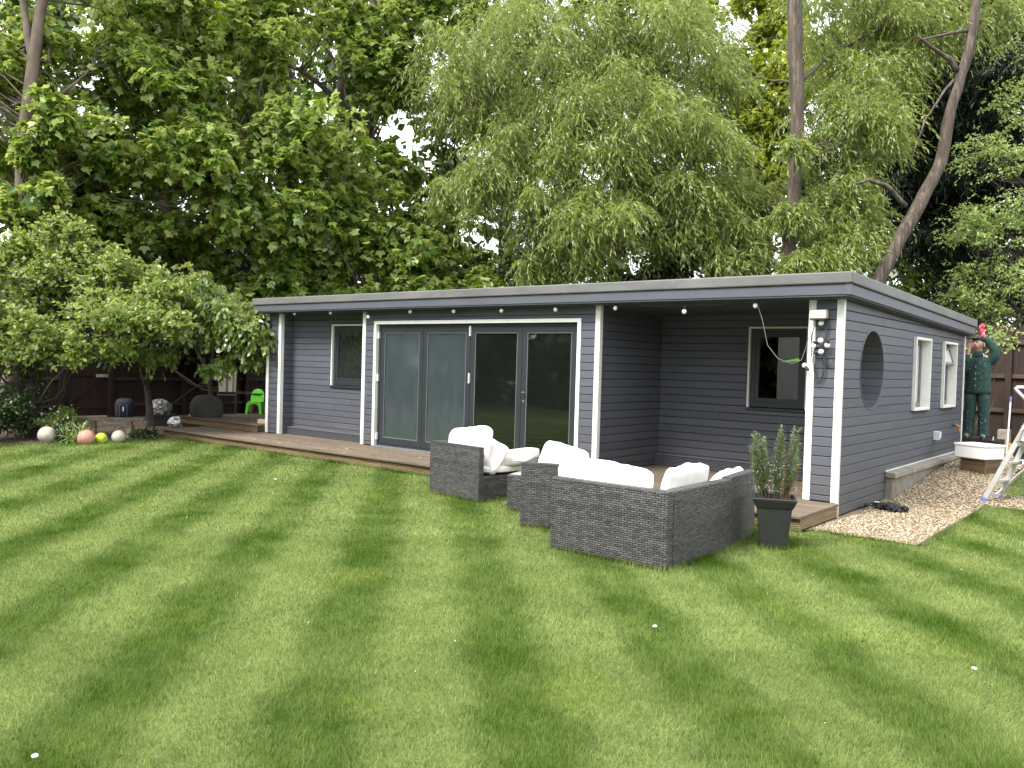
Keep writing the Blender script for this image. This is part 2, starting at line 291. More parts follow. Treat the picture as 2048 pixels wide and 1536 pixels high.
def obj(name, mb, mats, parent=None, loc=(0, 0, 0), rz=0.0, smooth=False, bevel=0.0):
    o = link(name, mb.mesh(name, mats, smooth), parent, loc, rz)
    if bevel:
        b = o.modifiers.new('bevel', 'BEVEL'); b.width = bevel; b.segments = 2; b.limit_method = 'ANGLE'; b.angle_limit = math.radians(50)
    return o
def tag(o, label=None, cat=None, group=None, kind=None):
    if label: o['label'] = label
    if cat: o['category'] = cat
    if group: o['group'] = group
    if kind: o['kind'] = kind
    return o
def thing(name, label, cat, loc=(0, 0, 0), rz=0.0, group=None):
    o = bpy.data.objects.new(name, None); COL.objects.link(o); o.location = loc; o.rotation_euler = (0, 0, rz); o.empty_display_size = 0.2
    return tag(o, label, cat, group)
def bigmesh(name, V, F, mat, tint=None, smooth=False):
    """V (n,3) float, F (m,k) int -> mesh with a face attribute 'tint'"""
    me = bpy.data.meshes.new(name); V = np.asarray(V, np.float32); F = np.asarray(F, np.int32); m, k = F.shape
    me.vertices.add(len(V)); me.vertices.foreach_set('co', V.ravel())
    me.loops.add(m * k); me.loops.foreach_set('vertex_index', F.ravel())
    me.polygons.add(m); me.polygons.foreach_set('loop_start', np.arange(0, m * k, k, dtype=np.int32))
    if tint is not None:
        a = me.attributes.new('tint', 'FLOAT', 'FACE'); a.data.foreach_set('value', np.asarray(tint, np.float32))
    me.materials.append(mat); me.update(calc_edges=True)
    if smooth: me.polygons.foreach_set('use_smooth', [True] * m)
    return me

# ------------------------------------------------------------------ terrain
def H(x, y):
    s = min(max((x + 13) / 7, 0), 1); s = s * s * (3 - 2 * s)
    return s * min(max(0, y - 11.6), 3.2) * 0.085
def grid_sheet(name, xs, ys, dz, mat, keep=None, kind='structure', fn=H):
    mb = MB(); idx = {}
    for j, y in enumerate(ys):
        for i, x in enumerate(xs):
            idx[i, j] = len(mb.v); mb.v.append((x, y, fn(x, y) + dz))
    for j in range(len(ys) - 1):
        for i in range(len(xs) - 1):
            if keep is None or keep((xs[i] + xs[i + 1]) / 2, (ys[j] + ys[j + 1]) / 2):
                mb.f.append((idx[i, j], idx[i + 1, j], idx[i + 1, j + 1], idx[i, j + 1])); mb.mi.append(0)
    o = obj(name, mb, mat, smooth=True); return tag(o, kind=kind)
gx = sorted(set([-300, -150, -80, -50, -40, -30] + list(np.arange(-26, 12.1, 1.0)) + [20, 40, 80, 150, 300]))
gy = sorted(set([-300, -150, -80, -50, -30, -20] + list(np.arange(-12, 26.1, 0.8)) + [11.6, 20.0, 40, 80, 150, 300]))
grid_sheet('ground', gx, gy, -0.02, GRNDM)
def lx_left(y): return -15.72 - 0.35 * max(0, 6.9 - y) * 0.9 + 0.10 * math.sin(y * 1.7)
def in_lawn(x, y):
    if y < 8.70: return x > lx_left(y) and x < 14 and (x < -3.14 or y < 8.70)
    if y < 8.90 and x > -3.12: return x < 14
    if x > -2.06 and y < 12.05: return x < 14
    if x > -1.99 and 12.86 < y < 17.5: return x < 14
    return False
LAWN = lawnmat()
# the lawn sheet: rectangles that follow the beds and the gravel
mb = MB()
def sheet_poly(pts, dz=-0.004):
    o = len(mb.v); mb.v.extend((x, y, H(x, y) + dz) for x, y in pts); mb.f.append(tuple(range(o, o + len(pts)))); mb.mi.append(0)
ysl = list(np.arange(-8, 8.71, 0.5)) + [8.70]
for a, b in zip(ysl[:-1], ysl[1:]):
    if b - a > 1e-6: sheet_poly([(lx_left(a), a), (14, a), (14, b), (lx_left(b), b)])
sheet_poly([(-3.12, 8.70), (14, 8.70), (14, 8.89), (-3.12, 8.92)])
sheet_poly([(-2.06, 8.89), (14, 8.89), (14, 11.6), (-2.06, 11.6)]); sheet_poly([(-2.06, 11.6), (14, 11.6), (14, 12.05), (-2.06, 12.05)])
sheet_poly([(-1.99, 12.86), (14, 12.86), (14, 18), (-1.99, 18)])
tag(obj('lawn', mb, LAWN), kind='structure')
# beds and gravel base
mb = MB()
sheet_poly([(-26, -2), (-15.4, -2), (-15.4, 8.75), (-26, 8.75)], -0.010); sheet_poly([(-26, 8.75), (-14.4, 8.75), (-14.4, 17.5), (-26, 17.5)], -0.010)
tag(obj('flower_bed_soil', mb, SOIL), kind='structure')
mb = MB(); ygr = [8.9, 10, 11.6, 12.05, 12.86, 14, 15.5, 17, 18.5, 19.7]
for a, b in zip(ygr[:-1], ygr[1:]): sheet_poly([(-3.6 if a > 9.8 else -3.2, a), (-2.06, a), (-2.06, b), (-3.6 if a > 9.8 else -3.2, b)], -0.008)
sheet_poly([(-2.06, 12.05), (6, 12.05), (6, 12.86), (-2.06, 12.86)], -0.008)
tag(obj('gravel_path', mb, GRAVB), kind='structure')

# ------------------------------------------------------------------ grass blades (uncountable)
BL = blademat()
def ring(dlo, dhi, dens, h0, h1, w, bend, seed, u0=0.0, u1=0.67):
    # sample inside the wedge that the camera sees
    g = np.random.default_rng(seed + 50)
    area = (dhi ** 2 - dlo ** 2) * (u1 - u0)
    n = int(area * dens)
    d = np.sqrt(g.uniform(dlo ** 2, dhi ** 2, n)); u = g.uniform(u0, u1, n) * d * np.where(g.random(n) < .5, -1, 1)
    X = d * cr[2][0] + u * cr[0][0] ; Y = d * cr[2][1] + u * cr[0][1]
    return X, Y
def ring_blades(dlo, dhi, dens, h0, h1, w, bend, seed, u0=0.0, u1=0.67):
    X, Y = ring(dlo, dhi, dens, h0, h1, w, bend, seed, u0, u1)
    k = np.array([in_lawn(a, b) for a, b in zip(X, Y)]); X, Y = X[k], Y[k]; n = len(X)
    g = np.random.default_rng(seed)
    Z = np.array([H(a, b) if b > 11.6 else 0.0 for a, b in zip(X, Y)]) - 0.006
    s = np.sin(2 * PI / 1.39 * (X + Y + 0.33))
    hh = g.uniform(h0, h1, n) * (1 + 0.8 * (g.random(n) < 0.07))
    an = g.uniform(0, 2 * PI, n); ln = g.uniform(0.15, 0.8, n) * hh
    dx = np.cos(an) * ln + 0.25 * hh * s; dy = np.sin(an) * ln - 0.25 * hh * s
    wa = g.uniform(0, 2 * PI, n); wx, wy = np.cos(wa) * w / 2, np.sin(wa) * w / 2
    kk = 4 if bend else 3
    V = np.empty((n, kk, 3))
    V[:, 0] = np.stack([X - wx, Y - wy, Z], 1); V[:, 1] = np.stack([X + wx, Y + wy, Z], 1)
    V[:, 2] = np.stack([X + dx, Y + dy, Z + hh * 0.92], 1)
    if bend: V[:, 3] = np.stack([X + dx * .3 - wx * .8, Y + dy * .3 - wy * .8, Z + hh * 0.6], 1)
    return V, np.clip(g.normal(0.5, 0.24, n), 0, 1)
groups = {4: [], 3: []}
for a in ((2.9, 5.0, 17500, 0.016, 0.038, 0.0032, False, 1), (5.0, 8.0, 7400, 0.018, 0.038, 0.0048, False, 2), (8.0, 12.0, 3000, 0.020, 0.040, 0.0078, False, 3), (12.0, 19.0, 1200, 0.022, 0.042, 0.012, False, 4),
          (2.0, 2.9, 4500, 0.018, 0.040, 0.0075, False, 14), (2.0, 5.0, 3200, 0.018, 0.040, 0.0090, False, 15, .67, 1.2), (5.0, 8.0, 1700, 0.020, 0.040, 0.0120, False, 16, .67, 1.15), (8.0, 13.0, 650, 0.022, 0.042, 0.019, False, 17, .67, 1.1), (13.0, 20.0, 450, 0.024, 0.045, 0.022, False, 18, .67, 1.0)):
    V, t = ring_blades(*a); groups[V.shape[1]].append((V, t))
V, t = ring_blades(2.9, 7.0, 900, 0.034, 0.062, 0.0030, False, 9); groups[3].append((V, np.clip(t + .35, 0, 1)))
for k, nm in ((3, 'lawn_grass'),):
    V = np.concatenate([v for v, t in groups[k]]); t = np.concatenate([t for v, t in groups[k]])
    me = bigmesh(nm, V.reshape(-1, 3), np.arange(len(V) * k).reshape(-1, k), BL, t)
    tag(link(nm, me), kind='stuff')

def fringe(segs, seed, per=420):
    g = np.random.default_rng(seed); out = []
    for (x0, y0, x1, y1, wid) in segs:
        n = int(per * math.hypot(x1 - x0, y1 - y0)); f = g.random(n); X = x0 + (x1 - x0) * f; Y = y0 + (y1 - y0) * f; nx, ny = (y1 - y0), -(x1 - x0); q = math.hypot(nx, ny) or 1
        o = np.abs(g.normal(0, wid, n)); X = X + nx / q * o; Y = Y + ny / q * o; hh = g.uniform(.03, .075, n); an = g.uniform(0, 2 * PI, n); ln = g.uniform(.1, .7, n) * hh
        wa = g.uniform(0, 2 * PI, n); w = .0026; Z = np.full(n, -.006); V = np.empty((n, 3, 3))
        V[:, 0] = np.stack([X - np.cos(wa) * w, Y - np.sin(wa) * w, Z], 1); V[:, 1] = np.stack([X + np.cos(wa) * w, Y + np.sin(wa) * w, Z], 1); V[:, 2] = np.stack([X + np.cos(an) * ln, Y + np.sin(an) * ln, hh], 1); out.append(V)
    V = np.concatenate(out); return tag(link('edge_grass', bigmesh('edge_grass', V.reshape(-1, 3), np.arange(len(V) * 3).reshape(-1, 3), BL, np.clip(g.normal(.45, .25, len(V)), 0, 1))), kind='stuff')
fringe([(-4.525, 6.155, -3.33, 6.155, .02), (-3.33, 6.155, -3.33, 7.36, .02), (-3.345, 7.385, -3.44, 8.18, .02), (-4.525, 6.95, -4.525, 6.155, .02), (-5.37, 6.77, -4.6, 7.08, .02), (-5.67, 7.5, -5.37, 6.77, .02), (-6.075, 7.41, -5.5, 7.53, .02), (-7.55, 7.645, -6.6, 7.517, .02), (-6.6, 7.517, -6.49, 8.33, .02), (-3.22, 7.60, -2.93, 7.73, .018), (-2.93, 7.73, -3.05, 7.99, .018),
        (-16.1, 8.70, -3.14, 8.70, .02), (-3.12, 8.90, -2.06, 8.88, .02), (-2.04, 8.88, -2.04, 12.0, .03), (-15.7, 8.6, -15.7, 6.9, .03), (-15.72, 6.9, -17.2, 2.5, .03)], 61)

# ------------------------------------------------------------------ gravel stones (uncountable)
def stones(n, seed):
    g = np.random.default_rng(seed)
    X = np.concatenate([g.uniform(-3.25, -2.07, n), g.uniform(-2.07, 1.0, n // 5)]); Y = np.concatenate([8.9 + (19.2 - 8.9) * g.random(n) ** 1.35, g.uniform(12.06, 12.85, n // 5)])
    k = ~((X < -3.14) & (Y < 9.9)) & ~((X < -3.08) & (Y > 9.85)); X, Y = X[k], Y[k]; n = len(X)
    Z = np.array([H(a, b) for a, b in zip(X, Y)]) + g.uniform(-0.004, 0.010, n)
    base = np.array([(1, 0, 0), (0, 1, 0), (-1, 0, 0), (0, -1, 0), (0, 0, 1), (0, 0, -1)], float)
    r = g.uniform(0.008, 0.020, n)[:, None, None] * g.uniform(0.65, 1.25, (n, 6, 1)); V = base[None] * r
    V[:, :, 2] *= 0.6
    a = g.uniform(0, 2 * PI, n); ca, sa = np.cos(a)[:, None], np.sin(a)[:, None]
    tl = g.uniform(-0.5, 0.5, n)[:, None]; V[:, :, 2] += V[:, :, 0] * tl
    V = np.stack([V[:, :, 0] * ca - V[:, :, 1] * sa * 1.3, V[:, :, 0] * sa + V[:, :, 1] * ca * 1.3, V[:, :, 2]], 2) + np.stack([X, Y, Z], 1)[:, None]
    T = np.array([(0, 1, 4), (1, 2, 4), (2, 3, 4), (3, 0, 4), (1, 0, 5), (2, 1, 5), (3, 2, 5), (0, 3, 5)])
    F = (np.arange(n) * 6)[:, None, None] + T[None]
    return V.reshape(-1, 3), F.reshape(-1, 3), np.repeat(g.random(n), 8)
m, n = nt('pea_gravel'); out = N(n, 'ShaderNodeOutputMaterial'); b = N(n, 'ShaderNodeBsdfPrincipled', i_Roughness=0.7); at = N(n, 'ShaderNodeAttribute', attribute_name='tint')
rp = N(n, 'ShaderNodeValToRGB'); L(n, at.outputs['Fac'], rp.inputs['Fac']); L(n, rp.outputs[0], b.inputs['Base Color']); L(n, b.outputs[0], out.inputs[0])
e = rp.color_ramp.elements; e[0].position = 0; e[0].color = (0.145, 0.09, 0.045, 1); e[1].position = 1; e[1].color = (0.48, 0.44, 0.37, 1)
for p, c in ((0.2, (0.255, 0.178, 0.095)), (0.45, (0.36, 0.28, 0.165)), (0.6, (0.21, 0.175, 0.135)), (0.8, (0.42, 0.355, 0.235))): rp.color_ramp.elements.new(p).color = c4(c)
V, F, t = stones(24000, 5)
tag(link('gravel', bigmesh('gravel', V, F, m, t)), kind='stuff')
PEBBLE = m

# ------------------------------------------------------------------ garden building
XL, XR, YF, YB = -14.345, -3.205, 9.906, 16.36
X1, X2, X3, X4 = -13.925, -11.475, -6.525, -3.555      # recess left/right, alcove left/right
YR, YA, ZD = 10.19, 11.66, 0.165                        # recess back, alcove back, deck level
PITCH, ZB, BT = 0.1136, 0.0068, 0.018
def zt(y): return 2.805 - 0.0228 * (y - 9.62)
def zs(y): return zt(y) - 0.272
BG = thing('garden_building', 'long slate grey timber clad garden building with flat roof and white corner trims', 'garden building', (XL, YF, 0))
OFF = Vector((-XL, -YF, 0))
def bp(name, mb, mats, parent=None, **k):
    """a part of the building given in world coordinates"""
    p = parent or BG
    o = obj(name, mb, mats, p, **k)
    if p is BG: o.location = OFF
    return o
_bm = {}
def board_mesh(ax, ln, zl, zh):
    key = (ax, round(ln, 3), round(zl % PITCH, 4), round(zh - zl, 4))
    if key in _bm: return _bm[key]
    g = 0.008 if zh - zl > 0.02 else 0.0
    h = zh - zl; pr = [(0, g), (BT - .005, g), (BT, g + .005), (BT, h - .004), (BT - .003, h), (0, h)]
    V = []
    for a in (0, ln):
        for u, z in pr:
            V.append((a, -u, z) if ax == 'x' else ((u, a, z) if ax == 'y' else (-u, a, z)))
    F = [(i, (i + 1) % 6, 6 + (i + 1) % 6, 6 + i) for i in range(6)] + [tuple(range(5, -1, -1)), tuple(range(6, 12))]
    if ax == 'y': F = [tuple(reversed(f)) for f in F]
    me = bpy.data.meshes.new('board'); me.from_pydata(V, [], F); me.materials.append(PAINT); _bm[key] = me; return me
def clad(wall, ax, plane, a0, a1, z0, z1, openings=(), skip=lambda k: False):
    if ax == 'yn': return            # faces that look away from the lawn stay plain
    k = 0
    while ZB + k * PITCH < z1 - 0.012:
        rl, rh = ZB + k * PITCH, ZB + (k + 1) * PITCH
        if rh > z0 + 0.02 and not skip(k):
            lo, hi = max(rl, z0), min(rh, z1)
            segs = [(a0, a1, lo, hi)]
            for (b0, b1, c0, c1) in openings:
                out = []
                for (s0, s1, l, h) in segs:
                    if b1 <= s0 or b0 >= s1 or c1 <= l or c0 >= h: out.append((s0, s1, l, h)); continue
                    if s0 < b0: out.append((s0, b0, l, h))
                    if s1 > b1: out.append((b1, s1, l, h))
                    if c0 > l + .015: out.append((max(s0, b0), min(s1, b1), l, c0))
                    if c1 < h - .015: out.append((max(s0, b0), min(s1, b1), c1, h))
                segs = out
            for (s0, s1, l, h) in segs:
                if s1 - s0 < 0.01: continue
                if s1 - s0 > 2.6:
                    j = s0 + (s1 - s0) * (.33, .5, .67)[(k * 7 + 1) % 3]
                    for q0, q1 in ((s0, j - .0015), (j + .0015, s1)):
                        o = link('board', board_mesh(ax, q1 - q0, l, h), wall); o.location = (q0, plane, l) if ax == 'x' else (plane, q0, l)
                    continue
                loc = (s0, plane, l) if ax == 'x' else (plane, s0, l)
                o = link('board', board_mesh(ax, s1 - s0, l, h), wall); o.location = loc
        k += 1
def backing(ax, plane, th, a0, a1, z0, z1, openings=()):
    A = sorted({a0, a1, *[min(max(v, a0), a1) for o in openings for v in o[:2]]}); Z = sorted({z0, z1, *[min(max(v, z0), z1) for o in openings for v in o[2:]]})
    mb = MB()
    for p, q in zip(A[:-1], A[1:]):
        for r, s in zip(Z[:-1], Z[1:]):
            if q - p < 1e-4 or s - r < 1e-4: continue
            if any(o[0] <= (p + q) / 2 <= o[1] and o[2] <= (r + s) / 2 <= o[3] for o in openings): continue
            if ax == 'x': mb.box(p, q, plane, plane + th, r, s)
            else: mb.box(min(plane, plane + th), max(plane, plane + th), p, q, r, s)
    return mb
def wall(ax, plane, th, a0, a1, z0, z1, openings=(), ca0=None, ca1=None, cz0=None, skip=lambda k: False):
    w = bp('wall', backing(ax, plane, th, a0, a1, z0, z1, openings), PAINT if ax == 'yn' else PAINTD)
    w.location = (0, 0, 0); w.matrix_parent_inverse = Matrix.Translation(OFF)
    clad(w, ax, plane, a0 if ca0 is None else ca0, a1 if ca1 is None else ca1, z0 if cz0 is None else cz0, z1, openings, skip)
    return w
ZT = 2.525
# front pieces
WIN1 = (-12.70, -11.56, 1.13, 2.31); WINA = (-5.075, -4.205, 1.10, 2.30)
DOOR = (-11.20, -6.825, 0.0, 2.345)
wall('x', YF, 0.10, XL, X1, ZD - .2, ZT, ca0=XL + .055, ca1=X1 - .055, cz0=ZD)
wall('y', X1, -0.08, YF + .10, YR, ZD - .2, ZT, ca0=YF + .04, cz0=ZD)
wall('x', YR, 0.10, X1, X2 + .2, ZD - .2, ZT, [WIN1], ca0=X1 + BT, cz0=ZD)
wall('x', YF, 0.10, X2, X3, ZD - .2, ZT, [DOOR], ca0=X2 + .055, ca1=X3 - .055, cz0=ZD)
wall('yn', X2, 0.08, YF + .10, YR, ZD - .2, ZT, ca0=YF + .04, cz0=ZD)
wall('y', X3, -0.10, YF + .10, YA, ZD - .2, ZT, ca0=YF + .04, cz0=ZD)
wall('x', YA, 0.10, X3, X4 + .10, ZD - .2, ZT, [WINA], ca0=X3 + BT, cz0=ZD)
wall('x', YF, 0.10, X4, XR, ZD - .2, ZT, ca0=X4 + .06, ca1=XR - .05, cz0=ZD)
CY, CZ, CRAD = 11.06, 1.72, 0.485
OPC = (CY - .56, CY + .56, CZ - .56, CZ + .56)
wall('yn', X4, 0.08, YF + .10, YA, ZD - .2, ZT, [OPC], ca0=YF + .04, cz0=ZD)
W1 = (13.02, 13.87, 1.17, 2.20); W2 = (14.77, 15.62, 1.17, 2.20)
def row_hits(k):
    l, h = ZB + k * PITCH, ZB + (k + 1) * PITCH
    return h > CZ - CRAD and l < CZ + CRAD
sw = wall('y', XR, -0.08, YF + .1, YB, -0.1, ZT, [W1, W2, OPC], ca0=YF + .03, ca1=YB - .03, cz0=0.0068, skip=row_hits)
# board rows that meet the round opening are cut to its curve
def curved(y0, y1, l, h, side, th0, th1, g):
    zsamp = [l + g + (h - l - g) * i / 8 for i in range(9)]
    def w(z): return math.sqrt(max(0, (CRAD + .004) ** 2 - (z - CZ) ** 2))
    pts = [(y0, zsamp[0]), *[(CY - w(z), z) for z in zsamp], (y0, zsamp[-1])] if side < 0 else [(y1, zsamp[-1]), *[(CY + w(z), z) for z in reversed(zsamp)], (y1, zsamp[0])]
    m = MB(); k = len(pts); V = [(XR + th0, y, z) for y, z in pts] + [(XR + th1, y, z) for y, z in pts]
    m.add(V, [tuple(range(k, 2 * k)), tuple(reversed(range(k)))] + [(i, (i + 1) % k, k + (i + 1) % k, k + i) for i in range(k)]); return m
kk = 0
while ZB + kk * PITCH < ZT:
    l, h = ZB + kk * PITCH, ZB + (kk + 1) * PITCH
    if row_hits(kk):
        o = obj('board', curved(YF + .03, 0, l, h, -1, 0, BT, .008), PAINT, sw)
        o = obj('board', curved(0, W1[0], l, h, 1, 0, BT, .008), PAINT, sw)
        if min(h, W1[3]) - max(l, W1[2]) > 0.015:
            clad_o = []
            for (a, b) in ((W1[1], W2[0]), (W2[1], YB - .03)):
                o = link('board', board_mesh('y', b - a, l, h), sw); o.location = (XR, a, l)
            for ww in (W1, W2):
                if l < ww[2] - .015: o = link('board', board_mesh('y', ww[1] - ww[0], l, ww[2]), sw); o.location = (XR, ww[0], l)
                if h > ww[3] + .015: o = link('board', board_mesh('y', ww[1] - ww[0], ww[3], h), sw); o.location = (XR, ww[0], ww[3])
        else:
            o = link('board', board_mesh('y', YB - .03 - W1[0], l, h), sw); o.location = (XR, W1[0], l)
    kk += 1
bm = MB()
for i in range(14):
    l, h = CZ - .56 + i * .08, CZ - .56 + (i + 1) * .08
    for sd_ in (-1, 1):
        t = curved(CY - .56, CY + .56, l, h, sd_, -0.08, 0, 0); bm.add(t.v, t.f)
lin = bp('wall', bm, PAINTD)
# round opening lined with narrow boards that run through the thickness of the wall
NR = 28
for i in range(NR):
    a0, a1 = 2 * PI * (i + .035) / NR, 2 * PI * (i + .965) / NR
    P = []
    for x in (X4 - BT, XR + .012):
        for (r, a) in ((CRAD, a0), (CRAD, a1), (CRAD + .014, a1), (CRAD + .014, a0)): P.append((x, CY + r * math.cos(a), CZ + r * math.sin(a)))
    obj('reveal_board', MB().hull8(P), PAINT, lin)
obj('rim', MB().tube([(XR + .016, CY + (CRAD + .008) * math.cos(2 * PI * i / 48), CZ + (CRAD + .008) * math.sin(2 * PI * i / 48)) for i in range(48)], .011, 6, closed=True), PAINT, lin, smooth=True)
# rear and left walls, floor and inside finish
bp('wall', MB().box(XL, XR - .08, YB - .08, YB, -.1, zs(YB)), OLIVE)
bp('wall', MB().box(XL, XL + .08, YF + .1, YB - .08, -.1, zs(YB)), OLIVE)
bp('floor', MB().box(X2 - 2.6, X3 - .1, YF + .13, YB - .1, .10, .155), M('room_floor', (0.13, 0.10, 0.07), (0.10, 0.075, 0.05), rough=0.5))
bp('partition', MB().box(X2 + .1, X2 + .16, YR + .12, YB - .1, .1, 2.4).box(X3 - .16, X3 - .12, YA + .1, YB - .1, .1, 2.4), OLIVE)
# trims
def trim(x0, x1, y0, y1, z0, z1): return bp('corner_trim', MB().box(x0, x1, y0, y1, z0, z1), WHITE, bevel=.003)
yo = YF - .026
trim(XL - .012, XL + .054, yo, YF, ZD, ZT); trim(XL - .026, XL - .012, yo, YF + .05, ZD, ZT)
trim(X1 - .054, X1 + .012, yo, YF, ZD, ZT); trim(X1 + .012, X1 + .026, yo, YF + .05, ZD, ZT)
trim(X2 - .012, X2 + .054, yo, YF, ZD, ZT); trim(X2 - .026, X2 - .012, yo, YF + .05, ZD, ZT)
trim(X3 - .054, X3 + .012, yo, YF, ZD, ZT); trim(X3 + .012, X3 + .026, yo, YF + .05, ZD, ZT)
trim(X4 - .012, X4 + .058, yo, YF, ZD, ZT); trim(X4 - .026, X4 - .012, yo, YF + .05, ZD, ZT)
trim(XR - .052, XR + .012, yo, YF, ZD, ZT); trim(XR + .012, XR + .030, yo, YF + .034, 0.0, ZT)
trim(XR, XR + .030, YB - .034, YB + .03, 0.3, zs(YB))
# steps along the recess and alcove walls
def step(x0, x1, y0, y1, z1):
    st = bp('bench_step', MB().box(x0, x1, y0 + .02, y1, ZD - .05, z1 - .028), PAINTD)
    st.location = (0, 0, 0); st.matrix_parent_inverse = Matrix.Translation(OFF)
    obj('top_board', MB().box(x0, x1, y0 - .012, y1, z1 - .026, z1), PAINT, st, bevel=.004)
    obj('ribbed_riser', ribbed(x1 - x0, z1 - .03 - ZD - .002), PAINT, st, (x0, y0 + .02, ZD + .001))
def ribbed(ln, h, pitch=0.0225, depth=0.012, ax='x'):
    """a board whose face has fine horizontal ribs, standing at the origin and facing -Y (or +X)"""
    k = max(2, round(h / pitch)); p = h / k; pr = []
    for i in range(k): pr += [(0.0, i * p), (depth + .010, i * p + .007), (depth + .010, (i + 1) * p - .004)]
    pr.append((0.0, h)); m = MB(); V = []
    for a in (0, ln):
        for u, z in pr: V.append((a, -u, z) if ax == 'x' else (u, a, z))
    q = len(pr); F = [(i, i + 1, q + i + 1, q + i) for i in range(q - 1)] + [tuple(reversed(range(q))), tuple(range(q, 2 * q))]
    if ax == 'y': F = [tuple(reversed(f)) for f in F]
    return m.add(V, F)
step(X1 + BT + .002, X2 - .03, 10.055, YR - BT - .002, 0.312); step(X3 + BT + .002, X4 - .03, 11.53, YA - BT - .002, 0.352)
# roof
roof = bp('roof', MB().hull8([(XL - .13, 9.66, zs(9.66) + .005), (XR + .15, 9.66, zs(9.66) + .005), (XR + .15, YB + .06, zs(YB) + .005), (XL - .13, YB + .06, zs(YB) + .005),
                              (XL - .13, 9.66, zt(9.66) - .02), (XR + .15, 9.66, zt(9.66) - .02), (XR + .15, YB + .06, zt(YB) - .02), (XL - .13, YB + .06, zt(YB) - .02)]), GRP)
roof.location = (0, 0, 0); roof.matrix_parent_inverse = Matrix.Translation(OFF)
RX0, RX1, RY0, RY1 = XL - .16, XR + .19, 9.615, YB + .10
def edge_piece(name, mat, inset, thick, dz0, dz1, bev=.006, lip=0):
    a, b, c, d = RX0 + inset, RX1 - inset, RY0 + inset, RY1 - inset
    def z(y, dz): return zt(y) - dz
    for q in ('front', 'right', 'back', 'left'):
        if q == 'front': P = [(a, c), (b, c), (b - thick, c + thick), (a + thick, c + thick)]
        elif q == 'right': P = [(b, c), (b, d), (b - thick, d - thick), (b - thick, c + thick)]
        elif q == 'back': P = [(b, d), (a, d), (a + thick, d - thick), (b - thick, d - thick)]
        else: P = [(a, d), (a, c), (a + thick, c + thick), (a + thick, d - thick)]
        obj(name, MB().hull8([(x, y, z(y, dz1)) for x, y in P] + [(x, y, z(y, dz0)) for x, y in P]), mat, roof, bevel=bev)
edge_piece('roof_edge', GRP, 0.0, 0.05, 0.0, 0.130, .014)
edge_piece('fascia', PAINT, 0.028, 0.03, 0.138, 0.252, .003)
edge_piece('fascia_lip', PAINT, 0.040, 0.05, 0.257, 0.272, .002)
obj('corner_cover', MB().hull8([(RX1 - .075, RY0 + .022, zt(9.62) - .256), (RX1 - .022, RY0 + .022, zt(9.62) - .256), (RX1 - .022, RY0 + .075, zt(9.62) - .256), (RX1 - .075, RY0 + .075, zt(9.62) - .256),
                                (RX1 - .075, RY0 + .022, zt(9.62) - .134), (RX1 - .022, RY0 + .022, zt(9.62) - .134), (RX1 - .022, RY0 + .075, zt(9.62) - .134), (RX1 - .075, RY0 + .075, zt(9.62) - .134)]), PAINT, roof, bevel=.003)
SOFF = M('soffit_paint', (0.0600, 0.0640, 0.0760), (0.0480, 0.0512, 0.0624), rough=0.6, rand=0.05)
ys = 9.70
while ys < YA - .02:
    y2 = min(ys + .118, YA)
    x0 = X3 if ys > YF else RX0 + .09
    if ys < YF - .001 and YF < y2: y2 = YF
    obj('soffit_board', MB().hull8([(x0, ys + .004, zs(ys) - .012), ((X4 if ys > YF - .01 else RX1 - .09), ys + .004, zs(ys) - .012), ((X4 if ys > YF - .01 else RX1 - .09), y2, zs(y2) - .012), (x0, y2, zs(y2) - .012),
                                     (x0, ys + .004, zs(ys) + .004), ((X4 if ys > YF - .01 else RX1 - .09), ys + .004, zs(ys) + .004), ((X4 if ys > YF - .01 else RX1 - .09), y2, zs(y2) + .004), (x0, y2, zs(y2) + .004)]), SOFF, roof)
    ys = y2
obj('soffit_board', MB().hull8([(XR + .03, YF, zs(YF) - .012), (RX1 - .09, YF, zs(YF) - .012), (RX1 - .09, YB, zs(YB) - .012), (XR + .03, YB, zs(YB) - .012),
                                 (XR + .03, YF, zs(YF) + .003), (RX1 - .09, YF, zs(YF) + .003), (RX1 - .09, YB, zs(YB) + .003), (XR + .03, YB, zs(YB) + .003)]), SOFF, roof)
obj('soffit_board', MB().box(X1, X2, YF, YR, zs(YR) - .012, zs(YR) + .003), SOFF, roof)

# windows
GLASSD = glassmat('dark_window_glass', (0.30, 0.34, 0.33)); GLASSB = glassmat('scratched_film_glass', (0.62, 0.70, 0.72), rough=.08, haze=0.28, hazecol=(0.15, 0.20, 0.21)); GLASSC = glassmat('door_glass', (0.55, 0.60, 0.56), rough=.025, haze=0.035, hazecol=(0.22, 0.26, 0.22))
GLASSW = glassmat('recess_window_glass', (0.5, 0.55, 0.52), haze=0.12, hazecol=(0.16, 0.20, 0.17))
FROST = M('frosted_glass', (0.60, 0.62, 0.62), (0.52, 0.54, 0.55), scale=2, rough=0.25)
def frame(m, x0, x1, z0, z1, w, y0, y1, ax='x', wb=None):
    wb = wb or w
    def bx(a, b, c, d):
        if ax == 'x': m.box(a, b, y0, y1, c, d)
        else: m.box(y0, y1, a, b, c, d)
    bx(x0, x0 + w, z0, z1); bx(x1 - w, x1, z0, z1); bx(x0 + w, x1 - w, z1 - w, z1); bx(x0 + w, x1 - w, z0, z0 + wb); return m
def pane(x0, x1, z0, z1, y, par, mat, ax='x', name='pane'):
    m = MB()
    if ax == 'x': m.box(x0, x1, y, y + .006, z0, z1)
    else: m.box(y - .006, y, x0, x1, z0, z1)
    return obj(name, m, mat, par)
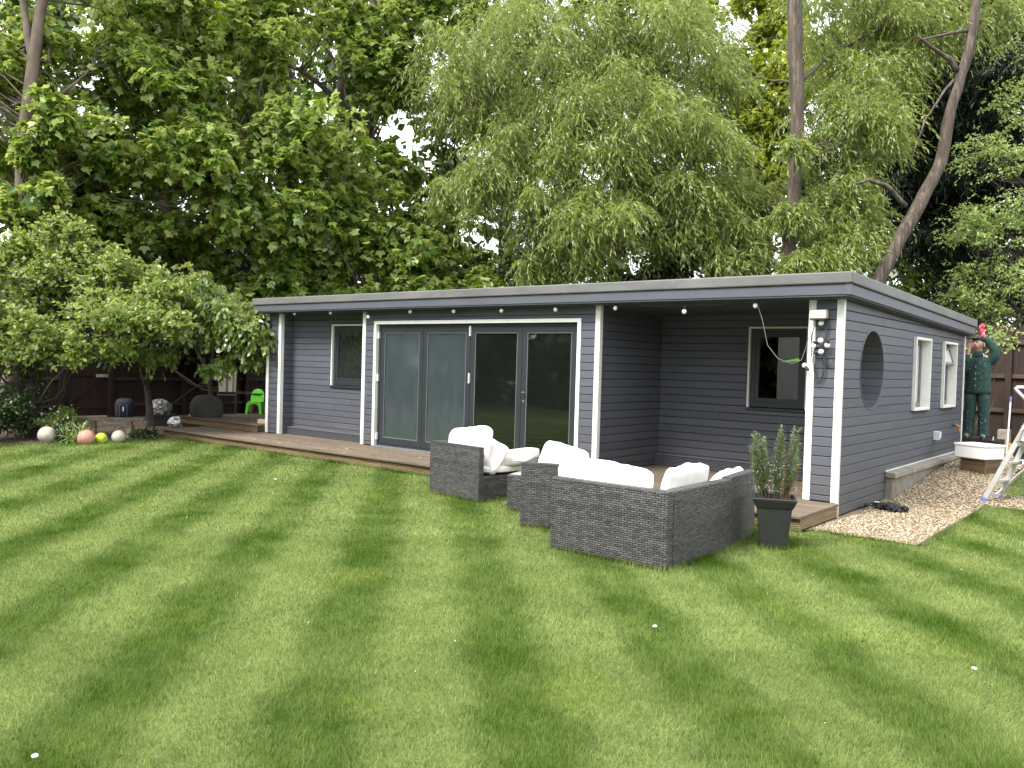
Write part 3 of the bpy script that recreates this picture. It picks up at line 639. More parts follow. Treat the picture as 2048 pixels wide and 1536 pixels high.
def front_window(o, y, gl):
    x0, x1, z0, z1 = o
    w = bp('window', frame(MB(), x0 + .025, x1 - .025, z0 + .045, z1 - .03, .065, y + .005, y + .07, wb=.075), ANTH, bevel=.004)
    w.location = (0, 0, 0); w.matrix_parent_inverse = Matrix.Translation(OFF)
    obj('sash', frame(MB(), x0 + .09, x1 - .09, z0 + .12, z1 - .095, .055, y + .012, y + .06), ANTH, w, bevel=.004)
    pane(x0 + .145, x1 - .145, z0 + .175, z1 - .15, y + .035, w, gl)
    obj('sill', MB().box(x0 - .01, x1 + .01, y - .055, y + .06, z0, z0 + .035), ANTH, w, bevel=.005)
    m = MB().box(x0 - .002, x0 + .025, y - .038, y + .06, z0 + .037, z1).box(x1 - .025, x1 + .002, y - .038, y + .06, z0 + .037, z1).box(x0 + .025, x1 - .025, y - .038, y + .06, z1 - .026, z1)
    obj('trim', m, WHITE, w, bevel=.003)
    return w
front_window(WIN1, YR, GLASSW); front_window(WINA, YA, GLASSD)
def side_window(o, vent):
    y0, y1, z0, z1 = o
    w = bp('window', frame(MB(), y0 + .02, y1 - .02, z0 + .02, z1 - .02, .06, XR - .13, XR - .07, 'y', wb=.075), ANTHL, bevel=.004)
    w.location = (0, 0, 0); w.matrix_parent_inverse = Matrix.Translation(OFF)
    obj('surround', frame(MB(), y0 - .018, y1 + .018, z0 - .018, z1 + .018, .034, XR - .12, XR + .062, 'y'), WHITE, w, bevel=.003)
    obj('sill', MB().box(XR - .02, XR + .045, y0 + .02, y1 + .0, z0 - .045, z0 - .019), ANTH, w)
    if not vent: pane(y0 + .08, y1 - .08, z0 + .095, z1 - .08, XR - .095, w, FROST, 'y')
    else:
        zm = z1 - .36
        obj('transom', MB().box(XR - .13, XR - .07, y0 + .08, y1 - .08, zm - .03, zm + .03), ANTHL, w)
        pane(y0 + .08, y1 - .08, z0 + .095, zm - .03, XR - .095, w, FROST, 'y')
        s = obj('vent_sash', frame(MB(), y0 + .07, y1 - .07, -.30, 0, .045, -.02, .025, 'y'), ANTHL, w, (XR - .07, 0, z1 - .07), bevel=.004); s.rotation_euler = (0, math.radians(-17), 0)
        p = pane(y0 + .115, y1 - .115, -.255, -.045, .008, w, FROST, 'y'); p.location = (XR - .07, 0, z1 - .07); p.rotation_euler = (0, math.radians(-17), 0)
    return w
ANTHL = M('grey_upvc_frame', (0.16, 0.155, 0.15), (0.13, 0.127, 0.123), rough=0.45)
side_window(W1, False); side_window(W2, True)
# folding doors
df = bp('door_frame', frame(MB(), -11.135, -6.885, .175, 2.285, .045, YF + .035, YF + .105, wb=.03), ANTH, bevel=.004)
sur = bp('door_surround', MB().box(-11.20, -11.138, YF - .03, YF + .05, ZD, 2.287).box(-6.882, -6.82, YF - .03, YF + .05, ZD, 2.287).box(-11.20, -6.82, YF - .03, YF + .05, 2.288, 2.345), WHITE, bevel=.003)
bp('threshold', MB().box(-11.13, -6.89, YF - .055, YF + .09, ZD - .002, ZD + .014), M('grey_threshold', (0.17, 0.18, 0.20), rough=0.5))
BX = [-11.09, -10.045, -8.985, -7.935, -6.93]; BLIND = M('pale_blind', (0.12, 0.155, 0.17), (0.105, 0.14, 0.155), scale=1.2, rough=0.8)
WHH = M('white_hinge', (0.7, 0.7, 0.68), rough=0.4)
for i in range(4):
    x0, x1 = BX[i] + .003, BX[i + 1] - .003
    lf = bp('door_leaf', frame(MB(), x0, x1, .212, 2.238, .092, YF + .045, YF + .095, wb=.11), ANTH, bevel=.004)
    lf.location = (0, 0, 0); lf.matrix_parent_inverse = Matrix.Translation(OFF)
    obj('glazing_bead', frame(MB(), x0 + .093, x1 - .093, .324, 2.144, .010, YF + .050, YF + .060), M('bead_grey', (0.16, 0.17, 0.17), rough=0.4) if i == 0 else bpy.data.materials['bead_grey'], lf)
    pane(x0 + .092, x1 - .092, .322, 2.146, YF + .066, lf, GLASSB if i < 2 else GLASSC)
    if i < 2: obj('blind', MB().box(x0 + .10, x1 - .10, YF + .115, YF + .120, .32, 2.15), BLIND, lf)
    if i == 3:
        h = MB().box(x0 + .030, x0 + .062, YF + .036, YF + .045, 1.06, 1.30)
        h.tube([(x0 + .046, YF + .040, 1.24), (x0 + .046, YF - .012, 1.24), (x0 + .13, YF - .016, 1.235)], .010, 8).tube([(x0 + .046, YF + .04, 1.10), (x0 + .046, YF + .02, 1.10)], .014, 8)
        obj('handle', h, STEEL, lf)
for (x, z) in ((-11.118, 2.10), (-11.118, 1.36), (-11.118, .34)): obj('hinge', MB().box(x - .012, x + .014, YF + .0, YF + .044, z - .06, z + .06), WHH, df)
for z in (2.17, 1.42): obj('hinge', MB().box(BX[2] - .012, BX[2] + .012, YF + .018, YF + .045, z - .08, z + .08), WHH, df)
for o in df.children: o.location = (0, 0, 0)
# fittings on the walls
t = thing('wall_lantern', 'small round steel wall lantern on the left end of the facade under the eave', 'lamp', (XL + .06, YF - .02, 2.33))
obj('back_plate', MB().box(-.05, .06, -.03, 0, -.10, .06), BLACK, t, bevel=.01)
obj('bracket', MB().tube([(.02, -.02, -.02), (-.02, -.08, .0), (-.06, -.12, .03)], .012, 8), BLACK, t)
obj('shade', MB().lathe([(.0, .085), (.05, .08), (.085, .055), (.10, .01), (.095, -.01), (.075, .03), (.0, .045)], (-.07, -.13, 0), 18), STEEL, t, smooth=True)
obj('bulb', MB().ell((-.07, -.13, .0), (.035, .035, .045)), BULB, t, smooth=True)
t = thing('floodlight', 'weathered cream floodlight with motion sensor on the right hand front pillar', 'lamp', (-3.44, YF - .02, 2.345))
obj('housing', MB().hull8([(-.10, -.13, -.055), (.10, -.13, -.055), (.09, 0, -.05), (-.09, 0, -.05), (-.095, -.12, .045), (.095, -.12, .045), (.09, 0, .06), (-.09, 0, .06)]), LAMPB, t, bevel=.015)
obj('lens', MB().box(-.09, .09, -.12, -.02, -.068, -.056), BLACK, t)
obj('sensor', MB().ell((.02, -.05, -.105), (.032, .032, .03), 12, 8).box(.0, .04, -.06, 0, -.09, -.066), WHITE, t, smooth=True)
t = thing('outside_tap', 'brass outside tap low on the side wall near the back corner', 'tap', (XR + BT, 15.62, .845))
obj('body', MB().tube([(0, 0, 0), (.07, 0, .0), (.10, 0, -.01), (.115, 0, -.05)], [.014, .014, .016, .012], 10), BRASS, t, smooth=True)
obj('stem', MB().tube([(.06, 0, .0), (.06, 0, .06)], .009, 8), BRASS, t); obj('handle', MB().box(.03, .09, -.008, .008, .058, .068).tube([(.06, -.03, .063), (.06, .03, .063)], .006, 6), STEEL, t)
obj('hose_connector', MB().tube([(.115, 0, -.045), (.118, 0, -.10)], [.018, .015], 10), M('orange_plastic', (0.65, 0.28, 0.05), rough=0.5), t)
t = thing('outdoor_socket', 'small white outdoor socket box low on the side wall', 'socket', (XR + BT, 14.43, .66))
obj('box', MB().box(0, .075, -.07, .07, 0, .135), M('white_pvc', (0.7, 0.71, 0.72), rough=0.4), t, bevel=.008); obj('lid', MB().box(.076, .09, -.065, .065, .03, .13), bpy.data.materials['white_pvc'], t, bevel=.004)
# string of bulbs
st = thing('string_lights', 'black cable of white globe bulbs strung under the front eave', 'string lights', (-9, 9.76, 2.5))
def stl(p): return (p[0] + 9, p[1] - 9.76, p[2] - 2.5)
BP = [(-13.32, 2.50), (-12.25, 2.50), (-11.22, 2.41), (-10.18, 2.485), (-9.19, 2.475), (-8.20, 2.465), (-7.19, 2.465), (-6.18, 2.465), (-5.14, 2.40), (-4.19, 2.455)]
cab = [(-14.36, 9.80, 2.40), (-14.1, 9.77, 2.50)]
for (x, z), nx in zip(BP, BP[1:] + [None]):
    cab.append((x, 9.76, z + .075))
    if nx: cab.append(((x + nx[0]) / 2, 9.76, max(min((z + nx[1]) / 2 + (.085 if z > 2.42 and nx[1] > 2.42 else .045), 2.545), 0)))
cab += [(-4.10, 9.77, 2.28), (-4.03, 9.78, 1.98), (-3.90, 9.79, 1.82), (-3.73, 9.80, 1.765), (-3.62, 9.80, 1.81), (-3.565, 9.80, 1.98), (-3.52, 9.82, 2.20), (-3.48, 9.83, 2.29)]
obj('cable', MB().tube([stl(p) for p in cab[:-8]], .0045, 5), CABLE, st); obj('cable', MB().tube([stl(p) for p in cab[-9:]], .0038, 5), CABLEG, st)
sock = MB().tube([(0, 0, .025), (0, 0, .085)], [.019, .017], 10).mesh('socket', CABLE, True); glob = MB().ell((0, 0, 0), (.031, .031, .033), 14, 10).mesh('bulb', BULB, True)
for x, z in BP:
    r = (rnd.uniform(-.12, .12), rnd.uniform(-.12, .12), 0)
    for nm, me in (('bulb', glob), ('socket', sock)): o = link(nm, me, st, stl((x, 9.76, z))); o.rotation_euler = r
for p, e in (((-3.575, 9.79, 1.745), (0.5, 2.3, 0)), ((-3.41, 9.81, 2.04), (0, -1.9, 0)), ((-3.33, 9.81, 1.985), (0.4, .3, 0)), ((-3.40, 9.81, 1.91), (0, -1.7, 0)), ((-3.49, 9.82, 1.975), (0, 1.7, 0)), ((-14.40, 9.80, 2.25), (.3, .5, 0)), ((-14.50, 9.80, 2.215), (.3, .8, 0))):
    for nm, me in (('bulb', glob), ('socket', sock)): o = link(nm, me, st, stl(p)); o.rotation_euler = e
def loop(c, rx, rz, a0, a1, n=14, y=9.845): return [stl((c[0] + rx * math.cos(a0 + (a1 - a0) * i / n), y + .01 * math.sin(i * 1.3), c[1] + rz * math.sin(a0 + (a1 - a0) * i / n))) for i in range(n + 1)]
mb = MB()
for a in ((( -3.44, 2.00), .09, .28, .6, 5.9), ((-3.42, 1.86), .075, .26, 2.0, 7.6), ((-3.43, 1.78), .065, .25, 1.2, 6.6), ((-3.30, 1.98), .085, .24, 2.2, 5.2), ((-3.31, 1.93), .06, .17, 2.8, 6.4), ((-3.48, 2.02), .05, .2, 1, 4)): mb.tube(loop(*a), .0045, 5)
mb.tube([stl((-3.44, 9.84, 2.28)), stl((-3.46, 9.84, 2.05)), stl((-3.47, 9.84, 1.75)), stl((-3.43, 9.84, 1.53)), stl((-3.39, 9.84, 1.60)), stl((-3.37, 9.84, 1.9)), stl((-3.35, 9.84, 2.28))], .005, 5)
obj('cable_bundle', mb, CABLE, st)
o = obj('green_sliver', MB().hull8([(-3.86, 9.80, 1.775), (-3.64, 9.80, 1.80), (-3.64, 9.81, 1.80), (-3.86, 9.81, 1.775), (-3.80, 9.80, 1.80), (-3.66, 9.80, 1.83), (-3.66, 9.81, 1.83), (-3.80, 9.81, 1.80)]), M('sliver_green', (0.05, 0.15, 0.02), rough=.6), st); o.location = stl((0, 0, 0))  # thin flat green sliver beside the cable

# ------------------------------------------------------------------ deck
DK_ = thing('wooden_deck', 'low weathered timber deck running along the front of the grey building', 'deck', (-9.6, 9.3, 0))
def dl(x, y, z): return (x + 9.6, y - 9.3, z)
def deck_rows(par, off, xa, xb, ya, yb, z, pitch=.1285, thick=.026, seg=3.6, st=0):
    k = 0; y = ya
    while y < yb - .02:
        y2 = min(y + pitch, yb); x = xa; first = True
        while x < xb - .02:
            ln = seg if not first else seg * (0.35 + 0.5 * ((k * 37 + st) % 10) / 10); first = False
            x2 = min(x + ln, xb)
            if xb - x2 < .5: x2 = xb
            o = obj('board', MB().box(0, x2 - x - .003, 0, y2 - y - .006, 0, thick), DECK, par, (x - off[0], y - off[1], z - thick + rnd.uniform(-.0012, .0012)), bevel=.003); x = x2
        y = y2; k += 1
deck_rows(DK_, (-9.6, 9.3), -16.17, -3.15, 8.665, YF - .045, ZD)
deck_rows(DK_, (-9.6, 9.3), X3 + .03, X4 - .03, YF - .045, 11.53, ZD, st=3)
deck_rows(DK_, (-9.6, 9.3), X1 + .03, X2 - .03, YF - .045, 10.06, ZD, st=5)
obj('joists', MB().box(-16.1 + 9.6, -3.2 + 9.6, 8.76 - 9.3, YF - .02 - 9.3, -.02, ZD - .03).box(X3 + 9.63, X4 + 9.57, YF - 9.3, 11.52 - 9.3, -.02, ZD - .03).box(X1 + 9.63, X2 + 9.57, YF - 9.3, 10.1 - 9.3, -.02, ZD - .03), BARKD, DK_)
x = -16.15
while x < -3.2:
    x2 = min(x + 3.25, -3.165); obj('riser_board', ribbed(x2 - x - .004, .128), RISER, DK_, (x + 9.6, 8.735 - 9.3, .006)); x = x2
obj('riser_board', ribbed(YF - 8.74, .150, ax='y'), RISER, DK_, (-3.19 + 9.6, 8.73 - 9.3, .010))
obj('riser_board', MB().box(-16.15 + 9.6, -16.13 + 9.6, 8.73 - 9.3, 9.8 - 9.3, 0, .135), RISER, DK_)
UD = thing('raised_deck', 'raised timber deck step left of the building with garden toys on it', 'deck', (-15.8, 11, 0))
deck_rows(UD, (-15.8, 11), -17.25, XL - .03, 9.66, 13.4, .32, seg=2.2)
obj('joists', MB().box(-17.2 + 15.8, XL - .05 + 15.8, 9.73 - 11, 13.4 - 11, 0, .29), BARKD, UD)
obj('riser_board', ribbed(17.25 - 14.37, .135), RISER, UD, (-17.25 + 15.8, 9.71 - 11, ZD + .004))
obj('riser_board', MB().box(-17.25 + 15.8, -17.225 + 15.8, 9.70 - 11, 13.3 - 11, .02, .29), RISER, UD)

# ------------------------------------------------------------------ concrete plinth beside the side wall
t = thing('concrete_plinth', 'pale concrete ledge along the foot of the side wall above the gravel', 'ledge', (XR, 13.8, 0))
PV = []
def plz(y): return 0.375
cop = MB()
yy = [11.80, 12.7, 13.6, 14.5, 15.4, 16.3]
for a, b in zip(yy[:-1], yy[1:]):
    obj('coping_slab', MB().hull8([(BT + .002, a + .003 - 13.8, .30), (.155, a + .003 - 13.8, .295), (.155, b - .003 - 13.8, .295), (BT + .002, b - .003 - 13.8, .30), (BT + .002, a + .003 - 13.8, .375), (.150, a + .003 - 13.8, .362), (.150, b - .003 - 13.8, .362), (BT + .002, b - .003 - 13.8, .375)]), CONC, t, bevel=.008)
obj('base_block', MB().box(BT + .002, .105, 11.84 - 13.8, 16.3 - 13.8, -.15, .296), CONC, t)
obj('mortar_fillet', MB().box(BT + .002, .035, 11.8 - 13.8, 16.3 - 13.8, .376, .388), WHITE, t)

# ------------------------------------------------------------------ wicker garden furniture
def rot2(o, rz): return o
def panel(name, t, x0, x1, y0, y1, z0, z1, mat=None): return obj(name, MB().box(x0, x1, y0, y1, z0, z1), mat or WICK, t, bevel=.012)
def cushion(lx, ly, lz, seed=0, puff=.34, n=14, e=6.0, wr=.012):
    m = MB(); idx = {}; sv = Vector((seed * 3.1, seed * 1.7, seed * 2.3))
    def vert(p):
        k = tuple(round(c, 4) for c in p)
        if k in idx: return idx[k]
        s = sum(abs(c) ** e for c in p) ** (1 / e); q = [c / s for c in p]
        th = (1 - puff) + puff * (1 - abs(q[0]) ** 3) * (1 - abs(q[1]) ** 3)
        v = Vector((q[0] * lx / 2, q[1] * ly / 2, q[2] * lz / 2 * th))
        w = mnoise.noise(Vector((v.x * 5, v.y * 5, v.z * 5)) + sv) * .020 + mnoise.noise(Vector((v.x * 13, v.y * 13, v.z * 13)) + sv) * wr
        v += Vector(q).normalized() * w; v.x += mnoise.noise(Vector((v.y * 3, v.z * 3, 1)) + sv) * .014
        idx[k] = len(m.v); m.v.append(tuple(v)); return idx[k]
    for ax in range(3):
        for sg in (-1, 1):
            for i in range(n):
                for j in range(n):
                    q = []
                    for a, b in ((i, j), (i + 1, j), (i + 1, j + 1), (i, j + 1)):
                        p = [0, 0, 0]; p[ax] = sg; p[(ax + 1) % 3] = -1 + 2 * a / n; p[(ax + 2) % 3] = -1 + 2 * b / n; q.append(vert(p))
                    m.f.append(tuple(q if sg > 0 else reversed(q))); m.mi.append(0)
    return m
def place_cushion(label, loc, dims, rot=(0, 0, 0), seed=0, group=None, **k):
    o = obj('cushion', cushion(*dims, seed=seed, **k), CUSH, None, loc, smooth=True); o.rotation_euler = tuple(math.radians(a) for a in rot)
    # piping seam round the edge
    lx, ly, lz = dims; P = []
    for i in range(44):
        a = 2 * PI * i / 44; c, s = math.cos(a), math.sin(a); r = (abs(c) ** 5 + abs(s) ** 5) ** (-1 / 5)
        P.append((c * r * lx / 2 * 1.002, s * r * ly / 2 * 1.002, 0))
    obj('piping', MB().tube(P, .005, 5, closed=True), CUSH, o, smooth=True)
    return tag(o, label, 'cushion', group)
SG = 'pieces of the grey wicker seating set'
t = thing('corner_sofa', 'grey wicker corner sofa nearest the camera with two high panel backs', 'sofa', (-4.525, 6.155, 0), 0, SG)
panel('back', t, 0, 1.195, 0, .10, .015, .660); panel('back', t, 1.095, 1.195, .102, 1.205, .015, .657); panel('seat_base', t, .01, 1.093, .102, 1.19, .02, .30)
t = thing('sofa_end', 'grey wicker sofa end section beside the black planter', 'sofa', (-3.345, 7.385, 0), math.radians(7), SG)
panel('back', t, -.10, 0, 0, .80, .015, .668); panel('seat_base', t, -.82, -.102, .01, .79, .02, .30)
t = thing('armchair', 'grey wicker armchair turned sideways behind the corner sofa', 'armchair', (-5.37, 6.77, 0), math.radians(22), SG)
panel('back', t, 0, .80, 0, .09, .015, .665); panel('arm', t, 0, .09, .092, .80, .015, .662); panel('seat_base', t, .092, .79, .092, .78, .02, .30)
t = thing('armchair', 'grey wicker armchair nearest the folding doors, open on its right side', 'armchair', (-7.55, 7.645, 0), math.radians(-7.7), SG)
panel('back', t, 0, .955, 0, .085, .015, .665); panel('arm', t, 0, .085, .087, .82, .015, .662); panel('seat_base', t, .087, .95, .087, .82, .02, .305)
t = thing('coffee_table', 'low grey wicker table with a glass top between the two armchairs', 'table', (-6.075, 7.41, 0), math.radians(12), SG)
panel('frame', t, 0, .58, 0, .58, .015, .405); obj('glass_top', MB().box(.02, .56, .02, .56, .4055, .414), TABLEG, t, bevel=.003)
CG = 'cream cushions on the wicker seating'
place_cushion('long cream cushion leaning on the front panel of the corner sofa', (-4.02, 6.375, .585), (.80, .44, .14), (72, 0, 0), 1, CG)
place_cushion('cream cushion leaning on the right hand panel of the corner sofa', (-3.535, 6.80, .60), (.44, .74, .14), (0, -76, 0), 2, CG)
place_cushion('cream seat cushion lying on the corner sofa', (-4.02, 6.80, .365), (1.0, .78, .13), (0, 0, 0), 3, CG)
place_cushion('low cream cushion on the sofa end section by the planter', (-3.66, 7.82, .52), (.42, .66, .14), (0, -48, 6), 4, CG)
place_cushion('upright cream cushion between the corner sofa and the sideways armchair', (-4.45, 6.68, .575), (.70, .42, .14), (80, 0, 4), 5, CG)
place_cushion('tilted cream cushion at the left arm of the sideways armchair', (-5.17, 7.22, .63), (.50, .42, .14), (66, 14, 24), 6, CG)
place_cushion('cream seat cushion of the sideways armchair', (-5.17, 7.35, .365), (.66, .66, .13), (0, 0, 22), 7, CG)
place_cushion('large cream back cushion standing tilted in the armchair by the doors', (-7.03, 7.80, .63), (.78, .48, .14), (74, -7, -8), 8, CG)
place_cushion('cream pillow slumped in front of the back cushion by the doors', (-6.74, 7.90, .515), (.44, .40, .13), (60, 10, -16), 9, CG)
place_cushion('plump cream pillow lying on the right of the armchair by the doors', (-6.60, 8.22, .50), (.52, .46, .19), (8, -9, 15), 10, CG, puff=.5)
place_cushion('cream seat cushion of the armchair by the doors', (-6.98, 8.07, .37), (.84, .70, .125), (0, 0, -7.7), 11, CG)

# ------------------------------------------------------------------ foliage tools
TPL = {'maple': np.array([(0, 0, 0), (.40, .02, -.06), (.58, .46, -.11), (.25, .50, .0), (0, 1.02, -.12), (-.25, .50, .0), (-.58, .46, -.11), (-.40, .02, -.06)]),
       'oval': np.array([(0, 0, 0), (.30, .28, -.06), (.30, .62, -.07), (0, 1, -.12), (-.30, .62, -.07), (-.30, .28, -.06)]),
       'lance': np.array([(0, 0, 0), (.5, .4, -.02), (0, 1, -.12), (-.5, .4, -.02)]),
       'diamond': np.array([(0, 0, 0), (.45, .5, -.06), (0, 1, -.1), (-.45, .5, -.06)])}
def unit(a): return a / np.maximum(np.linalg.norm(a, axis=-1, keepdims=True), 1e-9)
def leafset(P, T, Nn, ln, wd, tpl):
    """leaf polygons: base points P, tip directions T, face normals Nn"""
    T = unit(T); Nn = unit(Nn - T * (Nn * T).sum(-1, keepdims=True)); B = np.cross(T, Nn)
    q = TPL[tpl]; ln = np.broadcast_to(ln, (len(P),)); wd = np.broadcast_to(wd, (len(P),))
    return P[:, None] + B[:, None] * (q[None, :, 0:1] * wd[:, None, None]) + T[:, None] * (q[None, :, 1:2] * ln[:, None, None]) + Nn[:, None] * (q[None, :, 2:3] * wd[:, None, None])
def leafmesh(name, Vs, mat, tint):
    n, k, _ = Vs.shape
    return bigmesh(name, Vs.reshape(-1, 3), np.arange(n * k).reshape(n, k), mat, tint)
def clump_leaves(C, g, style):
    """C: (m,4) clump centres + radius. Twigs leave each centre, leaves sit along the twigs."""
    nt_, nl = style['twigs'], style['leaves']; m = len(C); out = []; tn = []
    c = np.repeat(C[:, :3], nt_, 0); r = np.repeat(C[:, 3], nt_, 0)
    ct = np.repeat(g.normal(0, .24, m), nt_); fl = np.where(np.repeat(g.random(m), nt_) < style.get('flip', 0), -1.0, 1.0)
    d = g.normal(size=(len(c), 3)); d[:, 2] = d[:, 2] * style.get('flat', .7) + style.get('lift', .3); d = unit(d)
    st = c + g.normal(0, .22, (len(c), 3)) * r[:, None]
    Ln = r * g.uniform(.55, 1.15, len(c)) * style.get('tl', 1.0); sag = style.get('sag', .35)
    tw = []
    for j in range(nl):
        f = style.get('f0', .25) + (1 - style.get('f0', .25)) * (j + g.random(len(c))) / nl
        p = st + d * (Ln * f)[:, None]; p[:, 2] -= sag * Ln * f ** 2
        tg = d * 1.0 + 0; tg[:, 2] -= 2 * sag * f
        T = unit(tg) * style.get('along', .6) + g.normal(0, style.get('spread', .6), (len(c), 3)); T[:, 2] -= style.get('droop', .35)
        if 'wind' in style: T += np.array(style['wind'])
        Nn = g.normal(0, style.get('tumble', .45), (len(c), 3)) + d * .45; Nn[:, 2] += .85; Nn = Nn * np.where(g.random(len(c)) < .8, fl, 1.0)[:, None]
        s = style['size'] * g.uniform(.65, 1.25, len(c))
        out.append(leafset(p, T, Nn, s, s * style.get('ratio', 1.0), style['tpl']))
        tn.append(np.clip(.45 + ct + g.normal(0, .20, len(c)), 0, 1))
        if j in (0, nl // 2, nl - 1): tw.append(p)
    return np.concatenate(out), np.concatenate(tn), np.stack([st] + tw, 1)
def sample_ell(ells, g):
    C = []
    for (x, y, z, a, b, c, k, r) in ells:
        d = unit(g.normal(size=(k, 3))); rr = g.random(k) ** .42
        p = np.array([x, y, z]) + d * rr[:, None] * np.array([a, b, c]); C.append(np.concatenate([p, r * g.uniform(.75, 1.3, (k, 1))], 1))
    return np.concatenate(C)
def twigmesh(mb, TW, every, r0, n=3):
    for i in range(0, len(TW), every): mb.tube(TW[i], [r0, r0 * .8, r0 * .6, r0 * .35][:len(TW[i])], n, cap=False)
def limb(mb, A, B, r0, r1, g, n=6, sag=.0, k=4, wig=.10):
    A = np.array(A, float); B = np.array(B, float); Ln = np.linalg.norm(B - A); P = []
    off = g.normal(0, wig * Ln, 3); off2 = g.normal(0, wig * Ln * .5, 3)
    for i in range(k + 1):
        f = i / k; p = A + (B - A) * f + off * math.sin(PI * f) + off2 * math.sin(2 * PI * f); p[2] -= sag * Ln * math.sin(PI * f); P.append(p)
    mb.tube(P, [r0 + (r1 - r0) * i / k for i in range(k + 1)], n, cap=False); return P
def tree(name, label, cat, trunks, ells, style, lmat, bark, seed, group=None, limbs=(), extra=None, twig=6, bl=1, maxr=.05, trunk_n=12, cull=None, flowers=None):
    g = np.random.default_rng(seed)
    base = trunks[0][0][0]
    t = thing(name, label, cat, base, 0, group); bo = np.array(base)
    tb = MB(); nodes = []; br = MB()
    for pts, rad in trunks:
        # resample the trunk for a smooth, slightly uneven stem
        P = [np.array(p, float) - bo for p in pts]; Q = []; Rr = []
        for i in range(len(P) - 1):
            for j in range(6): f = j / 6; Q.append(P[i] + (P[i + 1] - P[i]) * f + g.normal(0, rad[i] * .07, 3) * (1 if (i or j) else 0)); Rr.append(rad[i] + (rad[i + 1] - rad[i]) * f)
        Q.append(P[-1]); Rr.append(rad[-1]); tb.tube(Q, Rr, trunk_n, wob=.16); nodes += [(q, r) for q, r in zip(Q, Rr)]
    obj('trunk', tb, bark, t, smooth=True)
    for (pts, r0, r1) in limbs:
        P = [np.array(p, float) - bo for p in pts]; k = len(P); Q = []; Rr = []
        for i in range(k - 1):
            for j in range(4): f = j / 4; Q.append(P[i] + (P[i + 1] - P[i]) * f + g.normal(0, .012, 3)); Rr.append(r0 + (r1 - r0) * (i + f) / (k - 1))
        Q.append(P[-1]); Rr.append(r1); br.tube(Q, Rr, 8, wob=.15); nodes += [(q, r) for q, r in zip(Q, Rr)]
    C = sample_ell(ells, g)
    if cull is not None: C = C[np.array([not cull(*c[:3]) for c in C])]
    C[:, :3] -= bo
    NP = np.array([q for q, r in nodes]); NR_ = np.array([r for q, r in nodes])
    for i in range(0, len(C), bl):
        c = C[i]; hd = np.linalg.norm(NP[:, :2] - c[:2], axis=1); dd = np.linalg.norm(NP - c[:3], axis=1) + np.maximum(0, NP[:, 2] - c[2] + .55 * hd) * 2.0; j = int(np.argmin(dd))
        r0 = min(NR_[j] * .4, maxr, .010 + np.linalg.norm(NP[j] - c[:3]) * .009); limb(br, NP[j], c[:3], r0, .005, g, 4, sag=.05)
    Vs, tn, TW = clump_leaves(C, g, style)
    twigmesh(br, TW, twig, style.get('twr', .004))
    if extra is not None: Vs, tn = extra(Vs, tn, g, bo)
    if flowers:
        fm, nf, fs = flowers; ix = g.integers(0, len(Vs), nf); p = Vs[ix, 0] + np.array([0, 0, .02]); p = (p[:, None] + g.normal(0, .022, (nf, 5, 3))).reshape(-1, 3)
        F = leafset(p, g.normal(size=p.shape), g.normal(size=p.shape) * .6 + np.array([.2, -.4, .8]), fs, fs, 'diamond'); link('blossom', leafmesh('blossom', F, fm, g.random(len(p))), t)['kind'] = 'stuff'
    o = obj('branches', br, bark, t, smooth=True); o['kind'] = 'stuff'
    cr_ = link('crown', leafmesh('crown', Vs, lmat, tn), t); cr_['kind'] = 'stuff'
    return t
MAPLE = dict(flip=.30, twigs=15, leaves=6, size=.168, ratio=1.05, tpl='maple', sag=.35, lift=.25, flat=.65, droop=.55, spread=.55, tumble=.40, along=.5, wind=(.35, -.1, 0))
WILLOW = dict(flip=.2, twigs=28, leaves=14, size=.142, ratio=.205, tpl='lance', sag=.75, lift=.05, flat=.5, droop=.35, spread=.42, tumble=.9, along=.9, f0=.1, tl=1.35, wind=(.30, -.05, 0), twr=.003)
APPLE = dict(flip=.15, twigs=15, leaves=7, size=.092, ratio=.95, tpl='oval', sag=.15, lift=.30, flat=.7, droop=.10, spread=.6, tumble=.5, along=.6, f0=.3, twr=.004)
PLUM = dict(twigs=14, leaves=8, size=.095, ratio=.95, tpl='oval', sag=.55, lift=.1, flat=.6, droop=.55, spread=.4, tumble=.35, along=.6, twr=.004)
HAW = dict(twigs=14, leaves=8, size=.062, ratio=1.0, tpl='oval', sag=.2, lift=.15, flat=.35, droop=.1, spread=.6, tumble=.4, along=.6, twr=.004, tl=1.2)
FAR = dict(twigs=12, leaves=6, size=.36, ratio=.85, tpl='diamond', sag=.3, lift=.2, flat=.7, droop=.4, spread=.6, tumble=.5, along=.5, twr=.008)
LM_MAPLE = leafmat('maple_leaf', (0.061, 0.128, 0.015), (0.207, 0.300, 0.037), pale=(0.330, 0.403, 0.121), trans=0.44, gloss=.035)
LM_WILLOW = leafmat('willow_leaf', (0.105, 0.168, 0.023), (0.250, 0.324, 0.063), pale=(0.291, 0.348, 0.116), trans=0.48, gloss=.04)
LM_APPLE = leafmat('apple_leaf', (0.097, 0.168, 0.022), (0.269, 0.356, 0.066), pale=(0.312, 0.375, 0.132), trans=0.42, gloss=.04)
LM_PLUM = leafmat('plum_leaf', (0.076, 0.149, 0.021), (0.236, 0.322, 0.056), pale=(0.284, 0.347, 0.112), trans=0.43)
LM_HAW = leafmat('hawthorn_leaf', (0.150, 0.242, 0.052), (0.354, 0.464, 0.129), pale=(0.375, 0.464, 0.167), trans=0.38)
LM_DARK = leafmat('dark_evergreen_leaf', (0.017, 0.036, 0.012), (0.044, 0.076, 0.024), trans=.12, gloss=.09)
LM_CONIF = leafmat('conifer_spray', (0.009, 0.017, 0.008), (0.020, 0.034, 0.015), trans=.08, gloss=.03)
